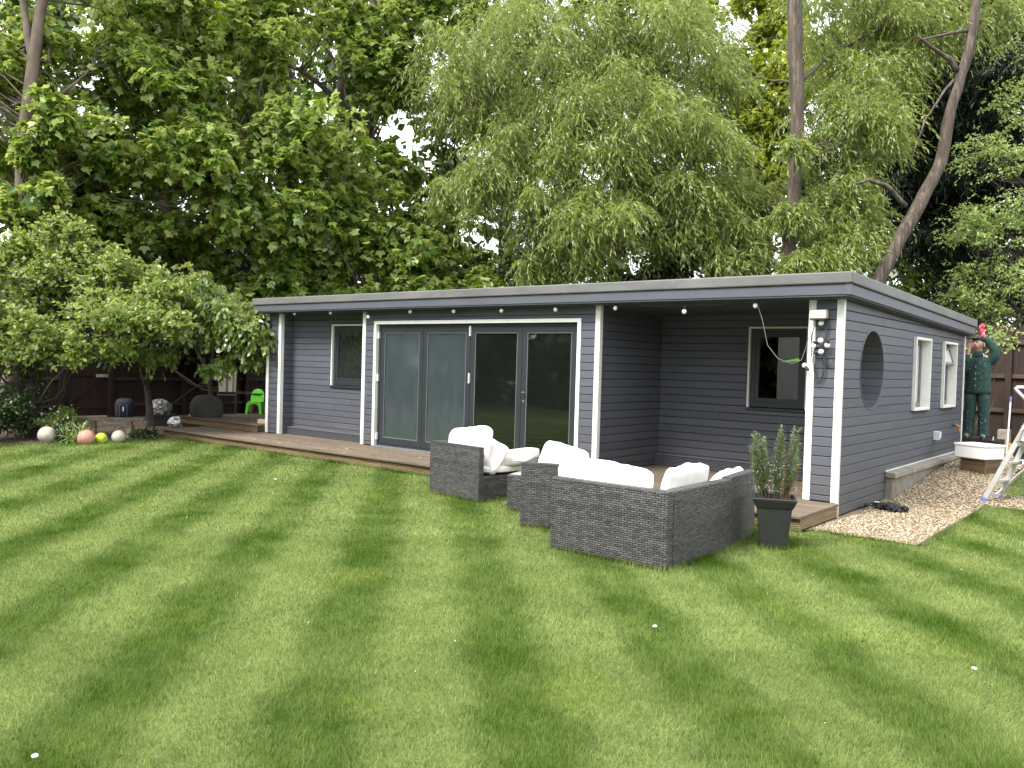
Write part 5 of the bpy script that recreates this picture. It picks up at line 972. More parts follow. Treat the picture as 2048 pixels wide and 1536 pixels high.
tree('shrub', 'mid green shrubs rising behind the left part of the roof', 'shrub', [([(-16.91, 12.62, 0.15), (-17.02, 12.62, 3.07)], [0.1, 0.05])],
     [(-17.16, 12.14, 3.51, 0.8, 0.5, 0.35, 15, 0.36), (-16.27, 13.24, 3.22, 1.1, 0.5, 0.22, 18, 0.33), (-15.18, 14.53, 3.41, 1.3, 0.6, 0.3, 24, 0.36), (-13.98, 15.77, 3.6, 1.2, 0.6, 0.25, 18, 0.34)], MAPLE, LM_MAPLE, BARKD, 31, limbs=[], twig=6)
tree('apple_tree', 'low spreading apple tree with pale blossom at the left edge of the lawn', 'tree', [([(-17.48, 6.73, -0.04), (-17.48, 6.75, 0.71), (-17.48, 6.77, 1.09), (-17.55, 6.72, 1.43)], [0.17, 0.14, 0.145, 0.13]), ([(-17.53, 6.73, 1.33), (-17.59, 6.57, 1.59), (-17.6, 6.31, 1.92), (-17.87, 5.97, 2.31)], [0.11, 0.09, 0.07, 0.04]), ([(-17.53, 6.73, 1.33), (-17.25, 6.84, 1.56), (-16.71, 7.03, 1.79), (-16.0, 7.36, 1.97), (-15.25, 7.84, 2.1)], [0.1, 0.085, 0.06, 0.045, 0.025]), ([(-17.55, 6.72, 1.38), (-17.56, 6.87, 2.16), (-17.43, 7.13, 2.86), (-17.3, 7.25, 3.45)], [0.1, 0.08, 0.06, 0.03])],
     [(-17.12, 7.0, 3.03, 1.0, 0.9, 0.55, 30, 0.36), (-15.81, 7.4, 2.41, 1.0, 0.8, 0.35, 28, 0.34), (-16.95, 6.33, 2.13, 0.8, 0.7, 0.35, 18, 0.33), (-16.83, 7.62, 3.27, 0.9, 0.8, 0.4, 18, 0.34), (-17.72, 7.05, 3.75, 0.7, 0.6, 0.4, 13, 0.34), (-15.38, 8.0, 2.25, 0.8, 0.7, 0.32, 21, 0.32), (-17.57, 6.37, 2.99, 0.7, 0.7, 0.5, 14, 0.34), (-16.15, 6.97, 1.88, 0.9, 0.6, 0.2, 16, 0.28), (-16.69, 6.4, 1.67, 0.7, 0.5, 0.15, 8, 0.26), (-17.92, 5.82, 2.58, 0.8, 0.8, 0.7, 14, 0.36), (-16.04, 8.64, 2.84, 0.7, 0.6, 0.35, 14, 0.33), (-16.31, 8.17, 3.01, 0.6, 0.6, 0.4, 10, 0.33), (-17.14, 5.9, 1.65, 0.5, 0.5, 0.2, 6, 0.26), (-17.52, 6.69, 3.79, 0.22, 0.25, 0.45, 6, 0.22), (-17.06, 7.33, 3.93, 0.18, 0.25, 0.5, 6, 0.2), (-16.24, 7.73, 3.45, 0.2, 0.25, 0.4, 6, 0.2), (-17.47, 7.13, 4.08, 0.15, 0.2, 0.4, 5, 0.2), (-15.5, 8.05, 2.78, 0.25, 0.25, 0.3, 6, 0.2), (-14.85, 8.31, 2.22, 0.25, 0.3, 0.2, 7, 0.22), (-17.66, 6.31, 3.56, 0.25, 0.25, 0.5, 7, 0.22), (-16.01, 6.82, 1.56, 0.3, 0.3, 0.12, 6, 0.18), (-15.4, 7.45, 1.72, 0.3, 0.3, 0.12, 6, 0.18)], APPLE, LM_APPLE, BARKD, 32, limbs=[([(-17.58, 6.68, 0.99), (-17.57, 6.44, 1.01), (-17.64, 6.25, 0.97), (-17.83, 5.97, 1.08)], 0.085, 0.05)], maxr=0.03, twig=3, flowers=(BLOSM, 190, .017))
tree('plum_tree', 'slender young tree with drooping leaves beside the left end of the building', 'tree', [([(-17.3, 9.07, 0.05), (-17.35, 9.05, 0.57), (-17.42, 9.01, 0.99), (-17.43, 8.88, 1.42), (-17.02, 8.86, 2.05), (-16.52, 9.02, 2.58)], [0.085, 0.07, 0.06, 0.055, 0.045, 0.02])],
     [(-15.94, 9.35, 2.33, 0.8, 0.7, 0.35, 31, 0.34), (-16.52, 9.02, 2.58, 0.6, 0.6, 0.35, 17, 0.32), (-15.36, 9.69, 2.09, 0.6, 0.5, 0.28, 20, 0.3), (-14.83, 9.86, 1.9, 0.35, 0.35, 0.25, 11, 0.26), (-15.99, 9.72, 2.93, 0.5, 0.5, 0.25, 13, 0.3), (-17.02, 8.33, 1.83, 0.5, 0.5, 0.2, 10, 0.26), (-16.34, 8.62, 1.69, 0.4, 0.4, 0.13, 7, 0.22), (-15.32, 9.45, 1.48, 0.3, 0.25, 0.16, 7, 0.2), (-16.47, 9.2, 3.06, 0.7, 0.5, 0.4, 17, 0.34), (-15.36, 9.45, 2.58, 0.6, 0.5, 0.3, 14, 0.3), (-14.87, 9.71, 2.39, 0.5, 0.45, 0.25, 17, 0.3), (-14.5, 9.75, 2.14, 0.3, 0.3, 0.25, 11, 0.26), (-16.67, 8.66, 3.17, 0.7, 0.6, 0.35, 17, 0.34), (-14.62, 9.9, 1.75, 0.16, 0.2, 0.25, 6, 0.2)], PLUM, LM_PLUM, BARKD, 33, limbs=[([(-17.01, 8.85, 1.95), (-16.27, 9.21, 2.28), (-15.44, 9.62, 2.14), (-14.79, 9.89, 1.9)], 0.035, 0.01)], maxr=0.011, twig=3, bl=2)
tree('sapling', 'bare forked sapling in front of the dark fence behind the covered barbecue', 'tree', [([(-18.12, 10.99, 0.1), (-18.14, 10.99, 0.6), (-18.22, 10.94, 1.22), (-18.35, 10.85, 1.52), (-18.5, 10.74, 1.84), (-18.51, 10.48, 2.24)], [0.07, 0.06, 0.05, 0.04, 0.03, 0.015]), ([(-18.22, 10.94, 1.22), (-18.17, 11.0, 1.61), (-18.04, 10.98, 2.03), (-17.89, 11.0, 2.62)], [0.045, 0.035, 0.03, 0.012])],
     [(-18.08, 10.6, 2.94, 1.0, 0.7, 0.4, 20, 0.36), (-17.44, 11.11, 2.73, 0.6, 0.5, 0.3, 10, 0.3)], PLUM, LM_PLUM, BARKD, 34, limbs=[], maxr=0.008, twig=4, bl=4)

# ------------------------------------------------------------------ fences
def fence(name, label, axis, plane, a0, a1, zb, ztop, rails, face, posts, gaps=(), rl=None):
    """close boarded fence: upright feather edge boards on rails and posts; face = side on which rails and posts show"""
    t = thing(name, label, 'fence', (plane, a0, 0) if axis == 'y' else (a0, plane, 0))
    def bx(a, b, u0, u1, z0, z1):
        u0, u1 = sorted((u0 * face, u1 * face)); m = MB()
        return m.box(u0, u1, a - a0, b - a0, z0, z1) if axis == 'y' else m.box(a - a0, b - a0, u0, u1, z0, z1)
    bmesh_ = bx(a0, a0 + .108, -.018, 0, 0, 1).mesh('board', FENCE)
    a = a0
    while a < a1 - .05:
        if not any(g0 <= a < g1 for g0, g1 in gaps):
            z0 = zb(a); h = ztop(a) - z0 + rnd.uniform(-.008, .008)
            o = link('board', bmesh_, t); o.location = (rnd.uniform(-.004, .004), a - a0, z0) if axis == 'y' else (a - a0, rnd.uniform(-.004, .004), z0); o.scale = (1, 1, h)
            if axis == 'y': o.rotation_euler = (0, 0, .05 * face)
            else: o.rotation_euler = (0, 0, .05 * face)
        a += .104
    for p in posts: obj('post', bx(p - .055, p + .055, .001, .115, zb(p) - .05, ztop(p) + .02), FENCE, t, bevel=.008)
    pp = [a0] + list(posts) + [a1]
    for p, q in zip(pp[:-1], pp[1:]):
        if any(g0 <= (p + q) / 2 < g1 for g0, g1 in gaps): continue
        for rz in rails(p): obj('rail', bx(p + .056, q - .056, .006, .066, rz - .042, rz + .042), RAILM, t, bevel=.006)
    return t
fence('back_fence', 'tall brown close boarded fence behind the painter at the right back corner', 'x', 19.83, -6.0, 3.0, lambda a: H(a, 19.8) - .02, lambda a: 2.74 if a < -3.08 or a > -2.9 else 2.66, lambda a: (2.38, 1.69, .99, .33), -1, (-4.9, -3.02, -1.1, .8, 2.6))
fence('left_fence', 'dark brown close boarded fence with rails in the shade under the apple tree', 'y', -21.85, 1.0, 19.6, lambda a: -.05, lambda a: 2.32, lambda a: (1.68, .98, .30), 1, (1.6, 3.5, 5.4, 7.3, 9.08, 10.30, 12.34, 14.3, 16.3, 18.3), gaps=((9.12, 10.26),))
t = thing('garden_gate', 'dark wooden gate with a diagonal brace and pale latch in the left fence', 'gate', (-21.85, 9.14, 0))
gb = MB().box(-.018, 0, 0, .104, .04, 2.25).mesh('board', FENCE)
for i in range(11): o = link('board', gb, t); o.location = (-.004 + .004 * (i % 2), i * .101 + .004, 0)
for z in (.28, 1.12, 2.0): obj('ledge', MB().box(.004, .04, .01, 1.11, z - .06, z + .06), FENCE, t, bevel=.004)
obj('brace', MB().bar((.022, .14, .36), (.022, 1.0, 1.06), .10, .034, up=(1, 0, 0)), FENCE, t)
obj('latch', MB().box(.04, .07, .80, 1.10, 1.02, 1.10), M('galvanised_latch', (.55, .55, .52), (.2, .2, .2), scale=18, rough=.5), t); 
o = tag(obj('timber_edging', MB().box(-.012, .012, 0, 3.3, -.08, .022), RAILM, None, (-2.055, 8.87, 0)), 'thin timber edging board between the gravel and the front lawn', 'edging')
e2 = MB(); 
for a, b in zip([12.86, 14, 15.5, 17], [14, 15.5, 17, 18.2]): e2.hull8([(-.014, a - 12.86, H(-2, a) - .08), (.014, a - 12.86, H(-2, a) - .08), (.014, b - 12.86, H(-2, b) - .08), (-.014, b - 12.86, H(-2, b) - .08), (-.014, a - 12.86, H(-2, a) + .05), (.014, a - 12.86, H(-2, a) + .05), (.014, b - 12.86, H(-2, b) + .05), (-.014, b - 12.86, H(-2, b) + .05)])
tag(obj('timber_edging', e2, CONC, None, (-2.0, 12.86, 0)), 'raised edging board along the back strip of lawn behind the ladder', 'edging')

# ------------------------------------------------------------------ planter with rosemary
PR = math.atan2(.405, .914); PC = (-3.095, 7.80)
t = thing('planter', 'tall black square tapered plastic planter standing on the lawn beside the sofa', 'planter', (PC[0], PC[1], 0), PR)
def sq(a, z): return [(-a, -a, z), (a, -a, z), (a, a, z), (-a, a, z)]
pm = MB(); prof = [(.120, 0), (.125, .006), (.158, .385), (.168, .392), (.196, .455), (.200, .475), (.196, .482), (.172, .482), (.165, .45), (.150, .40)]
V = []; 
for a, z in prof: V += sq(a, z)
F = [(3, 2, 1, 0)]
for i in range(len(prof) - 1):
    for j in range(4): F.append((i * 4 + j, i * 4 + (j + 1) % 4, (i + 1) * 4 + (j + 1) % 4, (i + 1) * 4 + j))
pm.add(V, F); obj('body', pm, POTM, t, bevel=.006); obj('soil', MB().box(-.158, .158, -.158, .158, .40, .415), SOIL, t)
def sprig_mesh(stems, seed, nl, ln, wd):
    """rosemary: upright stems covered with short needle leaves"""
    g = np.random.default_rng(seed); Pn, Tn, Nn = [], [], []; mb = MB()
    for (b, tip, spread) in stems:
        b = np.array(b); tip = np.array(tip); P = []
        bow = g.normal(0, .025, 3)
        for i in range(7): f = i / 6; P.append(b + (tip - b) * f + bow * math.sin(PI * f))
        mb.tube(P, [.0032 - .0004 * i for i in range(7)], 4, cap=False)
        for i in range(nl):
            f = g.uniform(.12, 1.0) ** .8; k = min(int(f * 6), 5); p = P[k] + (P[k + 1] - P[k]) * (f * 6 - k)
            a = g.uniform(0, 2 * PI); o = np.array([math.cos(a), math.sin(a), 0]); s = spread * (1.1 - f * .75)
            Pn.append(p + o * g.uniform(0, s)); Tn.append(o * .8 + np.array([0, 0, .55]) + g.normal(0, .2, 3)); Nn.append(np.array([0, 0, 1]) - o * .5 + g.normal(0, .2, 3))
    return mb, leafset(np.array(Pn), np.array(Tn), np.array(Nn), ln * g.uniform(.7, 1.2, len(Pn)), wd, 'lance'), g
LM_ROSE = leafmat('rosemary_leaf', (0.10, 0.155, 0.062), (0.25, 0.32, 0.14), trans=.2, gloss=.06)
LM_DRY = leafmat('dry_rosemary', (0.15, 0.085, 0.045), (0.26, 0.155, 0.08), trans=.1, gloss=.02)
t = thing('rosemary_bush', 'potted rosemary with three green plumes and one dead brown plume in the black planter', 'plant', (PC[0], PC[1], .415), PR)
gs = []; g0 = np.random.default_rng(3)
for cx, h, n, lean in ((-.19, .70, 13, -.10), (-.12, .67, 12, -.04), (-.15, .58, 8, -.08), (.035, .76, 16, .0), (.165, .75, 13, .05), (.20, .50, 7, .05), (-.16, .38, 8, -.14), (.0, .34, 8, 0)):
    for i in range(n): gs.append(((cx * .45 + g0.normal(0, .015), g0.normal(0, .03), 0), (cx + lean * .25 + g0.normal(0, .017), g0.normal(0, .035), h * g0.uniform(.70, 1.0)), .017))
mb, Vs, g = sprig_mesh(gs, 4, 150, .030, .0052)
obj('stems', mb, BARKD, t)['kind'] = 'stuff'; link('leaves', leafmesh('leaves', Vs, LM_ROSE, np.clip(g.normal(.5, .28, len(Vs)), 0, 1)), t)['kind'] = 'stuff'
gs = [((.07 + g0.normal(0, .015), -.03, 0), (.09 + g0.normal(0, .022), -.05 + g0.normal(0, .02), g0.uniform(.40, .60)), .018) for i in range(7)] + [((.08, -.03, .02), (.2 + g0.normal(0, .05), g0.normal(0, .05), g0.uniform(.10, .36)), .015) for i in range(9)]
mb, Vs, g = sprig_mesh(gs, 6, 85, .022, .003)
obj('dead_stems', mb, M('dead_stem', (.20, .12, .07), rough=.9), t)['kind'] = 'stuff'; link('dead_leaves', leafmesh('dead_leaves', Vs, LM_DRY, g.random(len(Vs))), t)['kind'] = 'stuff'
fl = MB(); 
for i in range(90):
    x, y, z = g0.normal(-.04, .09), g0.normal(-.03, .05), g0.uniform(.10, .40); fl.add([(x, y, z), (x + .008, y + .002, z + .003), (x + .004, y, z + .010), (x - .003, y - .003, z + .007)], [(0, 1, 2, 3)])
obj('flowers', fl, M('pale_flower', (.62, .66, .72), rough=.8), t)['kind'] = 'stuff'

# ------------------------------------------------------------------ gravel side: sink, ladder, tools, harness
sa = math.atan2(-.24, .48); c0 = np.array([-2.40, 14.05]); ex = np.array([-.8944, .447]); ey = np.array([.447, .8944])
t = thing('timber_block', 'block of stacked ribbed decking offcuts under the white sink', 'block', (-2.40, 14.05, 0), math.atan2(.447, -.8944) + PI)
# local x runs away from the corner to the left when negative
for k in range(5):
    z = .432 - .0525 * (5 - k)
    obj('offcut', ribbed(.42, .050, .0125), RISER, t, (-.46, .075, z)); obj('offcut', ribbed(.40, .050, .0125, ax='y'), RISER, t, (-.052, .07, z)); obj('offcut', MB().box(-.46, -.05, .08, .47, z, z + .050), RISER, t)
t = thing('butler_sink', 'white ceramic butler sink resting on the timber block on the gravel', 'sink', (-2.40, 14.05, .432), math.atan2(.447, -.8944) + PI)
V = []
def rect(x0, x1, y0, y1, z): return [(x0, y0, z), (x1, y0, z), (x1, y1, z), (x0, y1, z)]
sx, sy = .53, .44
for r in (rect(-sx + .03, -.03, .03, sy - .03, 0), rect(-sx + .012, -.012, .012, sy - .012, .012), rect(-sx + .008, -.008, .008, sy - .008, .185), rect(-sx - .004, .004, -.004, sy + .004, .192), rect(-sx - .004, .004, -.004, sy + .004, .218), rect(-sx + .004, -.004, .004, sy - .004, .224), rect(-sx + .04, -.04, .04, sy - .04, .222), rect(-sx + .045, -.045, .045, sy - .045, .21), rect(-sx + .06, -.06, .06, sy - .06, .035)): V += r
F = [(3, 2, 1, 0), (32, 33, 34, 35)]
for i in range(8):
    for j in range(4): F.append((i * 4 + j, i * 4 + (j + 1) % 4, i * 4 + 4 + (j + 1) % 4, i * 4 + 4 + j))
obj('basin', MB().add(V, F), CERAM, t, bevel=.008); obj('overflow', MB().tube([(-.25, sy - .06, .165), (-.25, sy - .05, .165)], .022, 12), STEEL, t); obj('waste', MB().lathe([(0, .037), (.03, .038), (.034, .036)], (-.26, .22, 0), 14), STEEL, t)
# step ladder: climbing side seen at the edge of the picture
t = thing('stepladder', 'open aluminium stepladder with blue feet standing on the gravel at the right edge', 'ladder', (-2.05, 12.45, H(-2, 12.45)))
A0, A1 = (-.05, -.17, 0), (.06, .18, 0)
def lp(a, b, f): return tuple(a[i] + (b[i] - a[i]) * f for i in range(3))
T0, T1 = (.47, -.15, 1.20), (.50, .16, 1.20)
for a, b in ((A0, T0), (A1, T1)):
    obj('rail', MB().bar(a, b, .062, .026, up=(0, 1, 0)), ALU, t, bevel=.004); obj('foot', MB().bar(lp(a, b, -.012), lp(a, b, .035), .072, .036, up=(0, 1, 0)), M('blue_plastic', (.13, .17, .42), rough=.5) if 'blue_plastic' not in bpy.data.materials else bpy.data.materials['blue_plastic'], t)
for f in (.22, .42, .62, .82): p, q = lp(A0, T0, f), lp(A1, T1, f); obj('tread', MB().bar(p, q, .085, .022), ALU, t)
obj('brace', MB().tube([lp(A0, T0, .10), ((.05), .03, .075), lp(A1, T1, .12)], .011, 6), ALU, t)
for a, b in (((1.05, -.17, 0), (.52, -.14, 1.02)), ((1.08, .18, 0), (.55, .16, 1.02))):
    obj('rear_leg', MB().bar(a, b, .05, .022, up=(0, 1, 0)), ALU, t)
obj('platform', MB().box(.30, .68, -.16, .18, .80, .845), M('white_platform', (.72, .70, .62), rough=.5), t, bevel=.01)
obj('guard_rail', MB().tube([(.47, -.15, 1.20), (.40, -.17, 1.30), (.27, -.17, 1.44), (.255, -.16, 1.465), (.27, -.15, 1.48), (.60, -.12, 1.49)], .021, 8), ALU, t, smooth=True)
obj('hinge', MB().tube([(.30, -.19, .80), (.34, -.185, .94), (.40, -.18, 1.00), (.46, -.175, 1.0)], .016, 8), ALU, t)
o = tag(obj('yellow_cloth', MB().ell((0, 0, .02), (.11, .09, .028), 14, 7, fn=lambda d: 1 + .35 * mnoise.noise(Vector(d) * 3)), M('yellow_cloth', (.62, .50, .06), (.45, .36, .05), scale=14, rough=.9), None, (-2.05 + .45, 12.45, H(-2, 12.45) + .845), smooth=True), 'crumpled yellow cloth lying on the ladder platform', 'cloth')
t = thing('broom', 'thin white pole with blue ends leaning upright by the fence near the hose reel', 'broom', (-2.37, 15.62, H(-2.4, 15.6)))
obj('pole', MB().tube([(0, 0, .04), (.02, .05, 1.0)], .013, 8), WHITE, t); obj('grip', MB().tube([(.02, .05, 1.0), (.0215, .054, 1.09)], .016, 8), bpy.data.materials['blue_plastic'], t); obj('head', MB().box(-.06, .14, -.07, .07, 0, .05), bpy.data.materials['blue_plastic'], t, bevel=.01)
t = thing('hose_reel', 'dark garden hose reel with orange fittings half hidden behind the ladder', 'hose reel', (-2.12, 15.7, H(-2.1, 15.7)))
obj('drum', MB().lathe([(.0, -.09), (.17, -.09), (.17, -.08), (.11, -.075), (.11, .075), (.17, .08), (.17, .09), (0, .09)], (0, 0, .21), 20, axis='y'), BLACK, t, smooth=False)
hs = MB()
for k in range(7): hs.tube([(.125 * math.cos(a * 2 * PI / 18), -.066 + k * .021, .21 + .125 * math.sin(a * 2 * PI / 18)) for a in range(18)], .011, 6, closed=True)
obj('hose', hs, M('olive_hose', (.10, .09, .05), rough=.5), t, smooth=True); obj('stand', MB().bar((-.15, -.10, 0), (0, -.10, .21), .02, .02).bar((.15, -.10, 0), (0, -.10, .21), .02, .02).bar((-.15, .10, 0), (0, .10, .21), .02, .02).bar((.15, .10, 0), (0, .10, .21), .02, .02), BLACK, t)
obj('nozzle', MB().tube([(-.20, -.13, .34), (-.19, -.13, .26), (-.185, -.13, .17)], [.018, .026, .020], 8), bpy.data.materials['orange_plastic'], t); obj('handle', MB().tube([(-.12, -.12, .42), (.12, -.12, .42)], .014, 8), bpy.data.materials['orange_plastic'], t)
tag(obj('loose_hose', MB().tube([(-.0, 0, .012), (.06, -.08, .012), (.10, -.05, .05), (.08, .06, .10), (.0, .05, .07)], .012, 7), WHITE, None, (-2.19, 15.35, H(-2.2, 15.35))), 'short loop of pale hose on the gravel by the blue broom head', 'hose')
tag(obj('concrete_block', MB().box(-.11, .11, -.11, .11, -.05, .34), CONC, None, (-3.02, 19.55, H(-3, 19.6)), bevel=.02), 'grey concrete spur at the foot of the fence post', 'post base')
# harness of black straps
t = thing('black_harness', 'black webbing harness dropped in a heap on the gravel', 'harness', (-2.90, 10.93, .012))
hb = MB(); g = np.random.default_rng(77)
for i in range(26):
    a = g.uniform(0, 2 * PI); c = g.normal(0, (.13, .06), 2); ln = g.uniform(.10, .26); z = g.uniform(.012, .055); cv = g.normal(0, .6); P = []
    for k in range(6): f = k / 5 - .5; P.append((c[0] + math.cos(a + cv * f) * ln * f + .04 * g.normal() * .1, c[1] + math.sin(a + cv * f) * ln * f, z + .02 * math.sin(k * 1.7 + i)))
    for p, q in zip(P[:-1], P[1:]): hb.bar(p, q, .042, .012)
obj('straps', hb, BLKCLOTH, t)
pd = MB()
for c, r in (((-.12, .03, .04), (.07, .045, .035)), ((.10, -.02, .04), (.08, .05, .04)), ((.02, .05, .05), (.09, .04, .035)), ((.19, .01, .03), (.05, .035, .035)), ((.0, -.06, .03), (.06, .04, .03))): pd.ell(c, r, 12, 8, fn=lambda d: 1 + .3 * mnoise.noise(Vector(d) * 2.2))
obj('pads', pd, BLKCLOTH, t, smooth=True); obj('label_patch', MB().box(-.155, -.105, -.03, .02, .073, .080), WHITE, t)

# ------------------------------------------------------------------ painter
def skin_body(name, verts, edges, mat, parent, sub=2, root=0):
    me = bpy.data.meshes.new(name); me.from_pydata([v[:3] for v in verts], edges, []); o = link(name, me, parent); me.materials.append(mat)
    m = o.modifiers.new('skin', 'SKIN'); m.use_smooth_shade = True; m.branch_smoothing = .4
    for i, v in enumerate(verts):
        sv = me.skin_vertices[0].data[i]; r = v[3]; sv.radius = r if hasattr(r, '__len__') else (r, r); sv.use_root = (i == root)
    s = o.modifiers.new('subdiv', 'SUBSURF'); s.levels = sub; s.render_levels = sub
    return o
SKIN = M('skin', (.60, .38, .29), (.54, .33, .25), scale=8, rough=.5)
OVER = M('green_overalls', (.021, .060, .050), (.012, .038, .033), scale=5, rough=.85, bump=1.0, bscale=11, dirt=(.045, .11, .095), dscale=5, dlo=.55, dhi=.8)
GLOVE = M('red_glove', (.62, .05, .09), (.45, .04, .07), scale=10, rough=.7)
t = thing('person', 'painter in paint splashed green overalls, black cap and red glove reaching up to the eave', 'person', (-3.06, 16.95, .56), math.radians(4))
# local frame: -y faces the camera, z up from the soles; the raised arm is the one on the right in the picture
BV = [(0, 0, .93, (.15, .11)), (0, -.01, 1.12, (.145, .11)), (.0, 0, 1.32, (.17, .12)), (0, .01, 1.45, (.10, .08)), (-.015, -.005, 1.53, .058), (-.03, -.02, 1.62, (.072, .082)), (-.035, -.03, 1.71, (.076, .09)), (-.035, -.02, 1.78, .05),
      (.17, .01, 1.42, .065), (.245, -.04, 1.47, .052), (.205, -.11, 1.66, .043), (.09, -.16, 1.80, .035), (.06, -.175, 1.86, (.03, .022)), (.05, -.18, 1.93, (.034, .018)),
      (-.17, .0, 1.41, .065), (-.25, -.04, 1.20, .052), (-.20, -.24, 1.36, .042), (-.14, -.27, 1.55, .034), (-.13, -.27, 1.60, (.03, .02)), (-.125, -.275, 1.66, (.034, .018)),
      (.085, 0, .86, .095), (.105, -.02, .48, .068), (.11, .02, .10, .046), (.115, -.08, .035, .042), (.12, -.16, .03, .032),
      (-.085, 0, .86, .095), (-.105, -.02, .48, .068), (-.13, .02, .10, .046), (-.135, -.08, .035, .042), (-.14, -.16, .03, .032)]
BE = [(0, 1), (1, 2), (2, 3), (3, 4), (4, 5), (5, 6), (6, 7), (3, 8), (8, 9), (9, 10), (10, 11), (11, 12), (12, 13), (3, 14), (14, 15), (15, 16), (16, 17), (17, 18), (18, 19), (0, 20), (20, 21), (21, 22), (22, 23), (23, 24), (0, 25), (25, 26), (26, 27), (27, 28), (28, 29)]
# fingers of both hands, each its own chain
def hand(o, up, side, fwd):
    global BV, BE
    o = Vector(o); up = Vector(up).normalized(); side = Vector(side).normalized(); fwd = Vector(fwd).normalized(); b = 13 if o.x > 0 else 19
    for k, (s, ln) in enumerate(((-.030, .068), (-.010, .080), (.010, .074), (.029, .058))):
        n0 = len(BV); p = o + side * s; BV.append((*p, .0095)); q = p + up * ln * .5; BV.append((*q, .009)); r = q + up * ln * .35 + fwd * ln * .35; BV.append((*r, .0075)); BE += [(b, n0), (n0, n0 + 1), (n0 + 1, n0 + 2)]
    n0 = len(BV); p = o - up * .045 + side * .036; BV.append((*p, .011)); q = p + side * .025 + up * .03; BV.append((*q, .009)); BE += [(b - 1, n0), (n0, n0 + 1)]
hand((.047, -.182, 1.955), (-.05, -.02, 1), (1, .1, .05), (-.2, .9, 0)); hand((-.122, -.277, 1.685), (.1, 0, 1), (-1, .1, .05), (.2, -.9, .2))
skin_body('body', BV, BE, SKIN, t)
def loft(m, rings, n=18, mi=0):
    o = len(m.v)
    for (x, y, z, rx, ry) in rings:
        for j in range(n):
            a = 2 * PI * j / n; k = 1 + .035 * mnoise.noise(Vector((math.cos(a) * 2 + x, math.sin(a) * 2 + 5, z * 7))); c, s_ = math.cos(a), math.sin(a); e = (abs(c) ** 2.6 + abs(s_) ** 2.6) ** (-1 / 2.6)
            m.v.append((x + rx * c * e * k, y + ry * s_ * e * k, z))
    for i in range(len(rings) - 1):
        for j in range(n): j2 = (j + 1) % n; m.f.append((o + i * n + j, o + i * n + j2, o + (i + 1) * n + j2, o + (i + 1) * n + j)); m.mi.append(mi)
    m.f.append(tuple(o + j for j in reversed(range(n)))); m.f.append(tuple(o + (len(rings) - 1) * n + j for j in range(n))); m.mi += [mi, mi]; return m
jm = loft(MB(), [(0, 0, .80, .215, .150), (0, 0, .86, .213, .152), (0, -.005, .98, .200, .145), (0, -.01, 1.12, .195, .142), (0, -.005, 1.26, .200, .140), (.005, 0, 1.36, .205, .130), (.005, .01, 1.43, .170, .105), (-.01, .0, 1.48, .105, .085), (-.02, -.01, 1.52, .080, .076), (-.022, -.01, 1.565, .074, .074)])
jm.tube([(.12, .01, 1.38), (.19, .0, 1.40), (.245, -.04, 1.47), (.245, -.08, 1.58), (.19, -.125, 1.69), (.11, -.16, 1.78), (.085, -.165, 1.81)], [.09, .094, .086, .076, .070, .058, .054], 14, wob=.10)
jm.tube([(-.12, .01, 1.37), (-.19, .0, 1.35), (-.235, -.03, 1.25), (-.245, -.06, 1.18), (-.225, -.16, 1.26), (-.19, -.23, 1.38), (-.155, -.262, 1.50)], [.09, .092, .083, .078, .072, .062, .054], 14, wob=.10)
obj('jacket', jm, OVER, t, smooth=True)
tm = loft(MB(), [(.0, 0, .90, .185, .130), (.0, 0, .80, .190, .135)])
loft(tm, [(.092, 0, .84, .104, .13), (.098, -.005, .70, .100, .118), (.105, -.015, .50, .090, .100), (.11, .0, .30, .086, .094), (.113, .01, .14, .088, .095), (.115, .0, .07, .092, .105), (.115, -.01, .045, .090, .105)])
loft(tm, [(-.094, 0, .84, .104, .13), (-.102, -.005, .70, .100, .118), (-.110, -.015, .50, .090, .100), (-.124, .0, .30, .086, .094), (-.132, .01, .14, .088, .095), (-.136, .0, .07, .092, .105), (-.136, -.01, .045, .090, .105)])
obj('trousers', tm, OVER, t, smooth=True)
obj('jacket_placket', MB().box(-.045, -.015, -.160, -.150, .83, 1.40), OVER, t)
BOOT = M('paint_splashed_boot', (.10, .11, .11), (.35, .36, .36), scale=16, rough=.8, lo=.5, hi=.62)
for s in (.115, -.135): obj('boot', MB().ell((s, -.05, .045), (.052, .135, .05), 14, 9).ell((s, .01, .09), (.05, .06, .07), 12, 8), BOOT, t, smooth=True)
obj('glove', MB().ell((.05, -.182, 1.92), (.036, .024, .058)).ell((.062, -.17, 1.83), (.040, .036, .045)).tube([(.03, -.183, 1.95), (.025, -.18, 2.03)], [.018, .014], 8).tube([(.05, -.185, 1.96), (.048, -.182, 2.05)], [.018, .014], 8).tube([(.07, -.183, 1.95), (.072, -.178, 2.035)], [.017, .013], 8), GLOVE, t, smooth=True)
